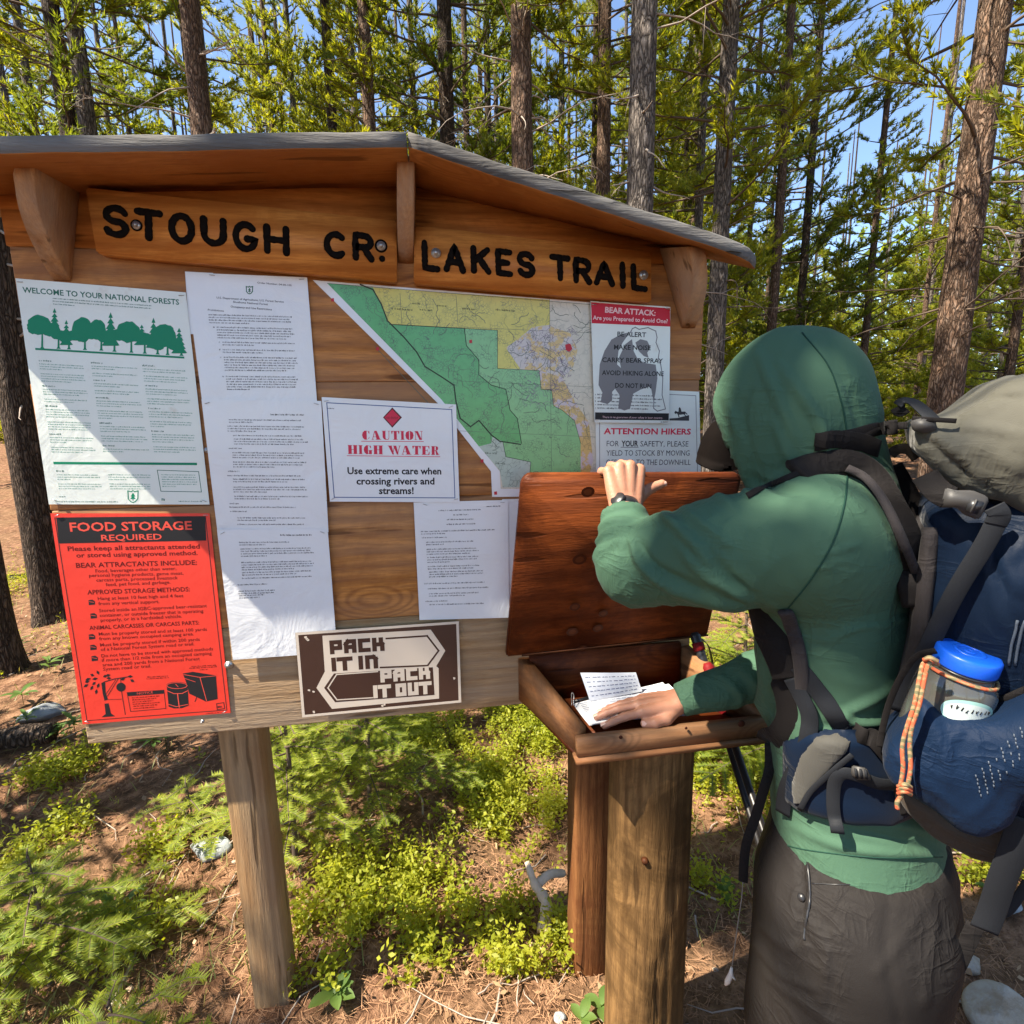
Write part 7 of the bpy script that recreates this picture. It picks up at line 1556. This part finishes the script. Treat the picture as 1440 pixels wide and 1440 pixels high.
# sunglasses arm and lens
b = B(); g = lambda x, y, z: HD + HM.T @ np.array([x, y, z]); b.tube([g(.09, .058, .012), g(.04, .076, .012), g(-.005, .082, .006)], .0022, 6); sg_ = b.build('sunglasses', MT['black'], person)
for s_ in (-1, 1):
    c = g(.106, s_ * .030, .006); V = [c + HM.T @ np.array([-.016 * (abs(cos(a) * s_ + 1) / 2), cos(a) * .026, sin(a) * .018]) for a in np.linspace(0, 2 * pi, 18, endpoint=False)]; link('lens', mesh('lens', np.array(V + [p + HF_ * -.002 for p in V]), [list(range(18)), list(range(18, 36))[::-1]]), MT['black'], sg_)
# socks and boots (below the picture)
MT['boot'] = flat('brown_boot_leather', (.07, .045, .03), .6, .3, .3, 30, .4); MT['sole'] = flat('boot_sole', (.02, .02, .02), .8)
for s_, kn in ((1, KNL), (-1, KNR)):
    an = glo(loc(kn)[0] - .03, .10 * s_, .0)
    def d_boot(P, an=an): d = d_cap(P, an + UZ * .16, an + UZ * .06, .052, .050); d = smin(d, d_cap(P, an + UZ * .05, an + FX * .17 + UZ * .042, .046, .040), .04); return np.maximum(d, .022 - P[..., 2] + an[2])
    v, f = surf(d_boot, an - [.25, .25, 0], an + [.25, .25, .24], .007); bo = link('boot', mesh('boot', v, f, True), MT['boot'], person)
    ol = [glo(loc(an)[0] + x, loc(an)[1] + y, .0) for x, y in [(-.055, -.035), (-.06, 0), (-.055, .035), (0, .043), (.1, .05), (.17, .045), (.212, .02), (.216, -.01), (.19, -.04), (.1, -.05), (0, -.042)]]; n = len(ol); i = np.arange(n); j = (i + 1) % n; V = np.array(ol + [p + UZ * .026 for p in ol]); me = mesh('sole', V, [list(range(n)), list(range(n, 2 * n))[::-1], np.stack([i, j, j + n, i + n], 1)]); link('sole', me, MT['sole'], bo)
# ================================================================== BACKPACK (worn by the hiker)
pack = thing('backpack', 'large navy and grey backpack with top lid, straps and side pocket, worn by hiker', 'backpack', pf(1300, 1150, 0))
def poly_sd(q, pts):
    d = np.full(q.shape[:-1], 1e9); s_ = np.ones(q.shape[:-1]); n = len(pts)
    for i in range(n):
        a, b = pts[i], pts[i - 1]; e = b - a; w_ = q - a; t = np.clip((w_ @ e) / (e @ e), 0, 1); r_ = w_ - t[..., None] * e; d = np.minimum(d, (r_ ** 2).sum(-1))
        c1 = q[..., 1] >= a[1]; c2 = q[..., 1] < b[1]; c3 = e[0] * w_[..., 1] > e[1] * w_[..., 0]; al = c1 & c2 & c3; nn = ~c1 & ~c2 & ~c3; s_ = np.where(al | nn, -s_, s_)
    return s_ * np.sqrt(d)
def fz(pts, l): return np.array([[loc(pf(u, v, l))[0], loc(pf(u, v, l))[2]] for u, v in pts])
def prism(P, pts, l0, l1, rnd, puff=0.0):
    q = loc(P); d2 = poly_sd(q[..., [0, 2]], pts) + rnd; mid, h = (l0 + l1) / 2, abs(l1 - l0) / 2 - rnd; dl = np.abs(q[..., 1] - mid) - h
    if puff: dl = dl - puff * np.clip(-d2 / .06, 0, 1) ** .6
    o = np.stack([np.maximum(d2, 0), np.maximum(dl, 0)], -1); return np.linalg.norm(o, axis=-1) + np.minimum(np.maximum(d2, dl), 0) - rnd
def wrinkle(V, F, folds, amp=.003, f=14, seed=1, aniso=(1, 1, 1)):
    N = vnormals(V, F); cd = V - CAM; dep = cd @ _f; PU = np.stack([F_PX * (cd @ _r) / dep + 720, -F_PX * (cd @ _u) / dep + 720, 0 * dep], 1); ds = amp * wobble(V * aniso, f, seed)
    fr = (N * -cd).sum(1) > 0
    for pts, h, wpx in folds:
        Pp = spline(np.array(pts, float), 6) if len(pts) > 2 else np.array(pts, float); bst, tt = seg_dist(PU, np.column_stack([Pp, np.zeros(len(Pp))])); ds = ds + np.where(fr, h * np.exp(-(bst / wpx) ** 2) * np.sin(pi * np.clip(tt * .9 + .05, 0, 1)) ** .5, 0)
    return V + N * ds[:, None]
def pobj(name, fn, bb, res, mat, folds=(), amp=.0025, f=14, seed=1, parent=None, it=2, aniso=(1, 1, 1), crease=0.0):
    bb = np.array(bb); v, fc = surf(fn, bb.min(0) - .03, bb.max(0) + .03, res); v = relax(v, fc, it); v = wrinkle(v, fc, folds, amp, f, seed, aniso)
    if crease: q = loc(v); v = v + vnormals(v, fc) * (crease * creases(np.stack([q[:, 0] * 8 + q[:, 2] * 7, q[:, 1] * 4, q[:, 2] * 4 - q[:, 0] * 5], 1), 1.5, seed + 70))[:, None]
    o = link(name, mesh(name, v, fc, True), MT[mat], parent or pack)
    return o, BVHTree.FromPolygons([Vector(a) for a in v], [list(a) for a in fc])
def box_of(pts, l0, l1): return [glo(a, l, z) for a, z in pts for l in (l0, l1)]
# main body
mb = fz([(1308, 722), (1440, 700), (1640, 700), (1640, 1215), (1440, 1225), (1340, 1180), (1268, 1110), (1262, 1010), (1300, 880)], .125)
FOLD_N = [([(1400, 760), (1400, 800), (1440, 850)], -.006, 9), ([(1370, 750), (1350, 820), (1345, 900)], .004, 10), ([(1410, 790), (1430, 830), (1440, 890)], .006, 8), ([(1390, 800), (1405, 860), (1435, 905)], .005, 9), ([(1440, 760), (1420, 790)], .005, 8), ([(1330, 730), (1325, 800), (1320, 860)], -.004, 9)]
body_o, BVB = pobj('main_bag', lambda P: prism(P, mb, -.14, .135, .035, .02), box_of(mb, -.16, .17), .007, 'navy', FOLD_N, .003, 10, 2, crease=.012)
# framed back panel with air mesh
bp_ = fz([(1296, 745), (1322, 738), (1318, 800), (1308, 880), (1290, 960), (1278, 1030), (1240, 1090), (1248, 1010), (1278, 900)], .12)
pobj('back_panel', lambda P: prism(P, bp_, -.13, .135, .010), box_of(bp_, -.14, .145), .006, 'mesh', (), .0008, 40, 3)
# top lid
tl = fz([(1288, 600), (1340, 590), (1358, 580), (1385, 560), (1418, 538), (1470, 525), (1600, 520), (1650, 640), (1650, 770), (1470, 735), (1420, 700), (1385, 694), (1352, 682), (1315, 656), (1292, 634)], .13)
FOLD_L = [([(1330, 606), (1370, 602), (1440, 612)], .004, 6), ([(1345, 588), (1345, 600), (1330, 608)], -.004, 6), ([(1300, 615), (1325, 632), (1345, 650), (1370, 672)], -.006, 5), ([(1305, 607), (1340, 632), (1380, 668)], .006, 7), ([(1345, 636), (1358, 658), (1352, 672)], -.004, 5), ([(1394, 672), (1386, 680), (1405, 690)], -.005, 5), ([(1370, 565), (1405, 560), (1440, 562)], -.003, 5), ([(1400, 640), (1440, 655)], .004, 14)]
lid_o, BVT = pobj('top_lid', lambda P: prism(P, tl, -.15, .150, .022, .02), box_of(tl, -.17, .18), .0055, 'olive', FOLD_L, .003, 12, 4, crease=.012)
# base
bs = fz([(1258, 1118), (1300, 1150), (1350, 1195), (1400, 1215), (1640, 1190), (1640, 1240), (1440, 1248), (1340, 1214), (1285, 1170), (1262, 1140)], .13)
bs = fz([(1252, 1100), (1300, 1120), (1360, 1150), (1440, 1120), (1640, 1120), (1640, 1240), (1440, 1226), (1370, 1212), (1310, 1180), (1270, 1140)], .14)
base_o, BVS = pobj('base', lambda P: prism(P, bs, -.15, .152, .022, .012), box_of(bs, -.17, .18), .007, 'taupe', [([(1275, 1130), (1330, 1178), (1400, 1205)], -.004, 4)], .0015, 14, 5)
# stretch side pocket with bottle
sp = fz([(1296, 975), (1330, 1002), (1400, 1008), (1450, 985), (1640, 975), (1640, 1150), (1470, 1130), (1440, 1108), (1420, 1150), (1380, 1168), (1345, 1158), (1310, 1128), (1252, 1092), (1240, 1070), (1248, 1040), (1275, 1010)], .19)
def d_pocket(P):
    d = prism(P, sp, .10, .226, .026, .012); return d
pk_o, BVP = pobj('side_pocket', d_pocket, box_of(sp, .09, .25), .006, 'navymesh', [([(1300, 1000), (1330, 1060), (1330, 1110)], .003, 14), ([(1400, 990), (1350, 1060), (1400, 1120)], -.003, 12), ([(1345, 1155), (1385, 1130), (1430, 1060)], .002, 8), ([(1255, 1060), (1300, 1100), (1350, 1140)], .003, 6)], .0015, 14, 6)
def hitb(u, v, bv, off=.0):
    h = hit(u, v, off, bv); return h
# reflective dashes woven in the pocket and its dirt-scuffed bottom
MT['reflect'] = flat('reflective_thread', (.07, .085, .11), .4); b = B(); r7 = np.random.default_rng(7)
for k in range(9):
    for j_ in range(7):
        u = 1372 + k * 9.0 + j_ * 1.2 + (1 if j_ % 2 else 0); v = 1104 - k * 9.5 + j_ * 5.5 - 15
        if r7.random() < .2 or u > 1439: continue
        a, c = hitb(u, v, BVP, .0008), hitb(u + .6, v + 4.2, BVP, .0008)
        if a and c: V_, F_ = ribbon(np.array([a[0], c[0]]), .0013, .0005, a[1]); b.add(V_, F_)
b.build('reflective_dashes', MT['reflect'], pk_o, kind='stuff')
MT['scuff'] = flat('scuffed_patch', (.16, .19, .22), .8, .2, .5, 150)
pts_ = [(1372, 1150), (1385, 1147), (1398, 1155), (1394, 1163), (1382, 1163)]
q = [hitb(u, v, BVP, .0008) for u, v in pts_]; 
if False: link('scuff_mark', mesh('scuff_mark', np.array([a[0] for a in q]), [[0, 1, 2, 3, 4]]), MT['scuff'], pk_o)
V_, F_ = ribbon(np.array([hitb(u, v, BVP, .002)[0] if hitb(u, v, BVP) else pf(u, v, .2) for u, v in spline(np.array([(1300, 968), (1330, 982), (1400, 988), (1446, 972)], float), 6)]), .010, .003, LX); link('pocket_hem', mesh('pocket_hem', V_, F_, True), MT['padded'], pk_o)
# zip line on the bag
for off_ in (0, 9):
    q = [hitb(u + off_, v, BVB, .0015) for u, v in spline(np.array([(1432, 872), (1424, 900), (1418, 935)], float), 5)]; q = [a[0] for a in q if a]
    if len(q) > 2: b = B(); b.tube(np.array(q), .0016, 5); b.build('zip', MT['reflect'], body_o)
# --- webbing
def web(name, pts, w_, mat='web', bv=None, off=.003, l=.15, parent=None, th=.0022, up=None, sm=8):
    """strap through photo points; each (u, v) or (u, v, l); on a surface where bv is given"""
    Q = spline(np.array([(p[0], p[1], p[2] if len(p) > 2 else l) for p in pts], float), sm) if len(pts) > 2 else np.array([(p[0], p[1], p[2] if len(p) > 2 else l) for p in pts], float)
    C_, U_ = [], []
    for u, v, ll in Q:
        best = None
        for t in (bv or []):
            h = hit(u, v, off, t)
            if h is not None and (best is None or np.linalg.norm(h[0] - CAM) < np.linalg.norm(best[0] - CAM)): best = h
        if best is None: C_.append(pf(u, v, ll)); U_.append(None)
        else: C_.append(best[0]); U_.append(best[1])
    C_ = np.array(C_); dflt = (LX * .9 - _f * .3) if up is None else up; U_ = np.array([dflt if a is None else a * .5 + dflt * .5 for a in U_])
    for _ in range(2): C_[1:-1] = (C_[:-2] + 2 * C_[1:-1] + C_[2:]) / 4; U_[1:-1] = (U_[:-2] + U_[1:-1] + U_[2:]) / 3
    V_, F_ = ribbon(C_, w_, th, U_); return link(name, mesh(name, V_, F_, th > .004), MT[mat], parent or pack)
BS = [BV]; BP = [BVB, BVP, BVT]
web('compression_strap', [(1405, 725, .165), (1385, 765, .165), (1345, 830, .163), (1310, 900, .160), (1285, 950, .155), (1262, 1000, .15)], .022, 'web', None)
web('compression_strap', [(1398, 712, .168), (1406, 724, .168), (1400, 738, .166)], .022, 'web', None)
# buckle
def slab(pts, l, th, name, mat, parent, bev=.0015):
    A = np.array([pf(u, v, l) for u, v in pts]); n = len(A); i = np.arange(n); j = (i + 1) % n; me = mesh(name, np.vstack([A, A - LX * th]), [list(range(n)), list(range(n, 2 * n))[::-1], np.stack([i, j, j + n, i + n], 1)])
    bm = bmesh.new(); bm.from_mesh(me); bmesh.ops.recalc_face_normals(bm, faces=bm.faces); bmesh.ops.bevel(bm, geom=list(bm.edges), offset=bev, segments=2, affect='EDGES'); bm.to_mesh(me); bm.free(); return link(name, me, mat, parent)
MT['buckle'] = flat('dark_buckle_plastic', (.045, .043, .042), .5, .4)
bk = slab([(1330, 686), (1345, 690), (1368, 690), (1388, 698), (1391, 704), (1379, 729), (1374, 731), (1355, 724), (1345, 714), (1322, 714)], .172, .009, 'buckle', MT['buckle'], pack)
slab([(1365, 702), (1384, 706), (1375, 724), (1357, 719)], .1735, .003, 'buckle_window', MT['black'], bk, .0006); slab([(1372, 702), (1376, 703), (1367, 722), (1363, 721)], .1750, .003, 'buckle_bar', MT['buckle'], bk, .0006)
web('lid_strap', [(1300, 668, .15), (1318, 690, .165), (1335, 700, .17)], .030, 'padded')
# load lifter, haul loop and cords at the top of the pack
web('load_lifter', [(1276, 598, .10), (1255, 600, .10), (1225, 608, .11), (1195, 628, .12), (1150, 655, .125), (1115, 672, .125), (1070, 690, .12), (1052, 700, .11)], .010, 'padded', BS, .004)
web('load_lifter', [(1145, 618, .12), (1170, 616, .12), (1200, 612, .12), (1228, 604, .11), (1262, 600, .10)], .020, 'padded', BS, .003)
web('collar_strap', [(1145, 622, .1), (1170, 617, .1), (1205, 622, .1), (1232, 632, .1)], .026, 'padded', BS, .005)
web('haul_loop', [(1262, 570, .05), (1270, 563, .05), (1285, 566, .05), (1300, 578, .06), (1318, 596, .08)], .018, 'web', None, up=UZ + LX * .5); web('haul_loop', [(1262, 572, .05), (1266, 578, .05), (1273, 573, .05)], .018, 'padded', None, up=UZ * .3 + LX)
slab([(1280, 592), (1300, 587), (1316, 592), (1318, 604), (1300, 610), (1284, 606)], .155, .02, 'top_buckle', MT['buckle'], pack)
web('lid_cord', [(1283, 588, .15), (1310, 590, .155), (1345, 592, .16)], .006, 'padded')
# padded shoulder strap over the left shoulder, and its front part seen under the arm
def pad(name, pts, w_, th, mat, bv, off, seed=1):
    return web(name, pts, w_, mat, bv, off, .15, None, th)
pad('shoulder_strap', [(1120, 668, .12), (1150, 660, .12), (1185, 655, .12), (1215, 668, .12), (1240, 700, .12), (1262, 745, .12), (1282, 800, .12), (1296, 850, .12)], .046, .014, 'padded', BS, .005)
pad('shoulder_strap_edge', [(1185, 668, .12), (1210, 682, .12), (1232, 712, .12), (1255, 760, .12), (1280, 815, .12)], .012, .010, 'mesh', BS, .012)
pad('shoulder_strap', [(1245, 660, -.05), (1262, 690, -.05), (1280, 730, -.03), (1290, 780, 0), (1298, 840, .05)], .05, .016, 'padded', None, 0)
web('grab_handle', [(1252, 640, -.02), (1262, 632, -.02), (1278, 632, -.02), (1290, 645, -.02)], .016, 'taupe', None)
pad('chest_strap_pad', [(1062, 862, .10), (1078, 880, .09), (1095, 905, .08), (1108, 930, .075), (1116, 950, .075)], .060, .012, 'padded', BS, .004)
pad('chest_strap_pad', [(1105, 855, .12), (1118, 885, .11), (1126, 915, .11), (1130, 950, .11), (1128, 975, .11)], .020, .008, 'mesh', BS, .006)
web('side_webbing', [(1124, 935, .13), (1145, 962, .135), (1170, 1000, .14), (1200, 1040, .145), (1235, 1095, .15)], .026, 'web', BS, .004)
web('side_webbing', [(1118, 950, .13), (1132, 978, .135), (1142, 1005, .14), (1138, 1040, .15), (1126, 1075, .155), (1112, 1110, .158), (1108, 1143, .158)], .024, 'web', BS, .010)
web('front_pad', [(1092, 940, .06), (1108, 975, .06), (1112, 1010, .06), (1098, 1035, .06), (1080, 1040, .05)], .040, 'padded', BS, .003)
# hip belt: grey wing, navy fin and trim
def patch_on(name, pts, bv, off, mat, th=.008, parent=None, n=18):
    """padded panel laid over the surface: outline in photo points"""
    from mathutils.geometry import tessellate_polygon
    P2 = np.array(pts, float); u0, v0 = P2.min(0); u1, v1 = P2.max(0); g_u = np.arange(u0, u1 + 2.2, 2.2); g_v = np.arange(v0, v1 + 2.2, 2.2); A_, B_ = np.meshgrid(g_u, g_v, indexing='ij'); sd = poly_sd(np.stack([A_, B_], -1), P2); V_ = np.zeros((*A_.shape, 3)); ok = np.zeros(A_.shape, bool)
    for i_ in range(A_.shape[0]):
        for j_ in range(A_.shape[1]):
            if sd[i_, j_] < 1.3:
                h = hit(A_[i_, j_], B_[i_, j_], 0, bv)
                if h: ok[i_, j_] = True; V_[i_, j_] = h[0] + LX * (off + th * (1 - math.exp(min(0, sd[i_, j_]) / 6)) if sd[i_, j_] < 0 else off - .004)
                else: ok[i_, j_] = True; V_[i_, j_] = pf(A_[i_, j_], B_[i_, j_], .15) + LX * off
    idx = -np.ones(A_.shape, int); idx[ok] = np.arange(ok.sum()); F_ = []
    for i_ in range(A_.shape[0] - 1):
        for j_ in range(A_.shape[1] - 1):
            q_ = [idx[i_, j_], idx[i_ + 1, j_], idx[i_ + 1, j_ + 1], idx[i_, j_ + 1]]
            if min(q_) >= 0: F_.append(q_[::-1])
    VV = V_[ok]; F_ = np.array(F_); VV = relax(VV, F_, 4, .6); VB = VV - LX * .006; o = link(name, mesh(name, np.vstack([VV, VB]), [F_, F_[:, ::-1] + len(VV)], True), MT[mat], parent or pack); return o, BVHTree.FromPolygons([Vector(a) for a in VV], [list(a) for a in F_])
belt, BVH1 = patch_on('hip_belt', [(1100, 1040), (1140, 1026), (1180, 1020), (1250, 1020), (1300, 1060), (1300, 1140), (1255, 1158), (1200, 1157), (1160, 1148), (1125, 1138), (1100, 1120)], BV, .008, 'navy', .012)
wing, BVH2 = patch_on('belt_wing', [(1148, 1032), (1178, 1028), (1198, 1040), (1192, 1058), (1168, 1082), (1144, 1108), (1130, 1130), (1114, 1130), (1112, 1100), (1124, 1062)], BVH1, .003, 'beltgrey', .005, belt)
web('belt_trim', [(1196, 1058, .16), (1170, 1082, .16), (1144, 1108, .16), (1128, 1136, .16)], .008, 'web', [BVH1, BVH2], .006, parent=belt)
web('belt_strap', [(1255, 1100, .17), (1230, 1098, .17), (1205, 1088, .17), (1185, 1084, .17), (1174, 1096, .175), (1172, 1130, .18), (1178, 1172, .185)], .018, 'web', [BVH1], .006)
web('belt_webbing', [(1190, 1020, .15), (1215, 1032, .15), (1245, 1060, .16), (1262, 1105, .165), (1272, 1140, .165)], .026, 'padded', [BVH1], .008)
lb = slab([(1198, 1078), (1218, 1082), (1226, 1098), (1206, 1098), (1196, 1090)], .178, .006, 'ladder_buckle', MT['buckle'], pack)
for k_ in range(3): slab([(1201 + k_ * 7, 1081 + k_), (1205 + k_ * 7, 1082 + k_), (1207 + k_ * 7, 1096 + k_ * .5), (1203 + k_ * 7, 1095 + k_ * .5)], .180, .003, 'buckle_rung', MT['web'], lb, .0004)
# front belt webbing hanging down and its cord
web('dangling_strap', [(1082, 1045, .08), (1082, 1080, .09), (1074, 1110, .10), (1062, 1150, .10), (1050, 1185, .10), (1046, 1215, .10), (1045, 1240, .10)], .016, 'padded', None)
hs = web('buckle_tail', [(1083, 1030, .07), (1090, 1050, .08), (1092, 1075, .085)], .02, 'web', None)
cord = thing('hanging_cord', 'thin pale cord hanging from the waist strap with white tip', 'cord', pf(1022, 1380, .10)); b = B(); b.tube(spline([pf(u, v, .10) for u, v in ((1045, 1238), (1043, 1262), (1036, 1310), (1029, 1362))], 6), .0011, 6); b.build('cord', flat('grey_cord', (.22, .19, .16), .8), cord)
b = B(); c = [pf(u, v, .10) for u, v in ((1029, 1360), (1028, 1370), (1023, 1380), (1020, 1385))]; b.tube(c, [.002, .0045, .0055, .002], 8); b.tube([pf(1028, 1370, .10), pf(1034, 1378, .10)], [.003, .0015], 6); b.build('tip', flat('white_tip', (.62, .56, .50), .6), cord, True)
# lower right strap
web('lower_strap', [(1440, 1150, .19), (1425, 1195, .19), (1408, 1240, .185), (1395, 1280, .18), (1384, 1308, .18)], .030, 'web', None); web('lower_strap', [(1400, 1268, .17), (1412, 1285, .165), (1432, 1262, .16), (1446, 1240, .16)], .012, 'web', None)
web('lower_strap', [(1372, 1300, .10), (1350, 1350, .10), (1325, 1400, .09), (1308, 1440, .09)], .022, 'padded', None)
# stow loop cord on the left of the bottle
web('pocket_cord', [(1316, 915, .19), (1290, 922, .185), (1268, 950, .18), (1250, 990, .17), (1240, 1030, .165), (1237, 1050, .165)], .008, 'padded', None)

# ================================================================== WATER BOTTLE
top = pf(1364, 916, .165); ax = UZ * .96 - FX * .17 + LX * .05; ax /= np.linalg.norm(ax)
bt = thing('water_bottle', 'grey translucent water bottle with bright blue screw lid in the side pocket', 'water bottle', top - ax * .19)
def rings(prof, o, name, mat, parent, n=48, knurl=0):
    e1 = np.cross(ax, _f); e1 /= np.linalg.norm(e1); e2 = np.cross(ax, e1); V = []; a = np.linspace(0, 2 * pi, n, endpoint=False)
    for h, r in prof:
        rr_ = r * (1 + (knurl * np.sign(np.sin(a * n / 4 * 2)) if knurl and r > .033 and -.03 < h < -.004 else 0)); V.append(o + ax * h + np.cos(a)[:, None] * e1 * np.reshape(rr_, (-1, 1)) + np.sin(a)[:, None] * e2 * np.reshape(rr_, (-1, 1)))
    m = len(prof); i, j = np.meshgrid(np.arange(m - 1), np.arange(n), indexing='ij'); k = (j + 1) % n; return link(name, mesh(name, np.concatenate(V), [np.stack([i * n + j, (i + 1) * n + j, (i + 1) * n + k, i * n + k], -1).reshape(-1, 4)], True), mat, parent)
bl = M('blue_lid_plastic', .38, .5).color((.006, .095, .62)); bl.set(Coat_Weight=.2); gp_ = M('grey_bottle_plastic', .12, .5); gp_.color((.10, .10, .09)); gp_.set(Transmission_Weight=.35, IOR=1.4, Coat_Weight=.5)
Rl = .0345
rings([(-.19, .0), (-.19, .040), (-.185, .0435), (-.10, .0445), (-.062, .0445), (-.048, .0435), (-.038, .040), (-.031, .0345), (-.026, .0325), (-.016, .0325)], top, 'flask', gp_.m, bt)
lid_b = rings([(-.021, .0325), (-.021, Rl), (-.019, Rl + .0006), (-.003, Rl + .0003), (-.0005, Rl - .0015), (0, Rl - .004), (0, .0)], top, 'screw_lid', bl.m, bt, 96)
rings([(-.0255, .0335), (-.0245, .0348), (-.0225, .0348), (-.0218, .0335)], top, 'lid_ring', MT['black'], bt)
rings([(.0003, .012), (.0013, .0125), (.0013, .017), (.0003, .0175)], top, 'lid_emblem_ring', bl.m, lid_b); rings([(.0003, .002), (.0013, .003), (.0013, .006), (.0003, .007)], top, 'lid_emblem', bl.m, lid_b)
# oval sticker wrapped on the flask
e1 = np.cross(ax, _f); e1 /= np.linalg.norm(e1); e2 = np.cross(ax, e1); e2 = e2 if e2 @ _f < 0 else -e2
def wrap(x, h, lift=.0006): a = x / .0445; return top + ax * h + (e2 * cos(a) + e1 * sin(a)) * (.0445 + lift)
sg = 1 if e1 @ _r > 0 else -1
def oval(rx, ry, cx, ch, lift, name, mat):
    n = 28; P = [wrap(sg * cx, ch, lift)] + [wrap(sg * (cx + rx * k_ * cos(a)), ch + ry * k_ * sin(a), lift) for k_ in (.5, 1.0) for a in np.linspace(0, 2 * pi, n, endpoint=False)]; F_ = [[0, 1 + i, 1 + (i + 1) % n] for i in range(n)] + [[1 + i, 1 + n + i, 1 + n + (i + 1) % n, 1 + (i + 1) % n] for i in range(n)]; return link(name, mesh(name, np.array(P), F_, True), mat, bt)
oval(.030, .020, -.010, -.066, .0006, 'sticker', flat('aqua_sticker', (.30, .52, .48), .4)); oval(.0265, .0165, -.010, -.067, .0009, 'sticker_face', flat('white_sticker', (.48, .55, .54), .4))
b = B(); r8 = random.Random(3)
for k_ in range(9):
    x = -.030 + k_ * .005; h0 = -.0625 + r8.uniform(-.001, .001)
    for q_ in range(2): p0, p1 = wrap(sg * (x + r8.uniform(-.001, .001)), h0, .0012), wrap(sg * (x + r8.uniform(-.0015, .0015)), h0 + r8.uniform(.003, .0055), .0012); V_, F_ = ribbon(np.array([p0, p1]), .0012, .0003, e2); b.add(V_, F_)
b.build('sticker_print', INK['black'], bt, kind='stuff')
# striped cord from the neck of the bottle down the pocket
cm = M('striped_paracord', .8, .2); wv = cm.n('TexWave'); wv.inputs['Scale'].default_value = 70; wv.bands_direction = 'DIAGONAL'; cm.l(cm.map(rnd=False), wv.inputs['Vector']); nz_ = cm.noise(cm.map(rnd=False), 90, 2); cm.color(cm.mix(cm.ramp(nz_, [(.45, 0), (.55, 1)]), cm.mix(cm.ramp(wv.outputs['Fac'], [(.4, 0), (.5, 1)]), (.30, .21, .11), (.14, .13, .07)), (.45, .10, .045)))
pc = thing('paracord_loop', 'orange and tan braided cord loop tied to the bottle neck over the pocket', 'cord', pf(1262, 1115, .24))
def cordp(pts, r_, nm='cord'): b = B(); b.tube(spline([pf(u, v, l) for u, v, l in pts], 8), r_, 8); b.build(nm, cm.m, pc, True)
for o_ in (0, 7): cordp([(1318 - o_ * .2 + o_ * .4, 934, .205), (1300 + o_, 932, .232), (1294 + o_, 950, .238), (1286 + o_, 990, .243), (1275 + o_, 1024, .245), (1269 + o_ * 1.5, 1050, .245), (1270 + o_ * 1.5, 1080, .246), (1266 + o_ * 1.4, 1108, .246)], .0027)
nk = [top + ax * (-.0305 + .002 * sin(a * 2)) + (e2 * cos(a) + e1 * sin(a)) * .0375 for a in np.linspace(0, 2 * pi, 30)]; b = B(); b.tube(np.array(nk), .0024, 8, False); b.build('neck_loop', cm.m, pc, True)
for k_ in range(3): cordp([(1263, 1106 + k_ * 5, .246), (1272, 1103 + k_ * 5, .254), (1281, 1107 + k_ * 5, .246)], .0027, 'knot')
cordp([(1268, 1118, .247), (1262, 1128, .247), (1262, 1137, .246)], .0028, 'tail'); cordp([(1300, 928, .235), (1308, 925, .240), (1318, 930, .236)], .0030, 'knot')
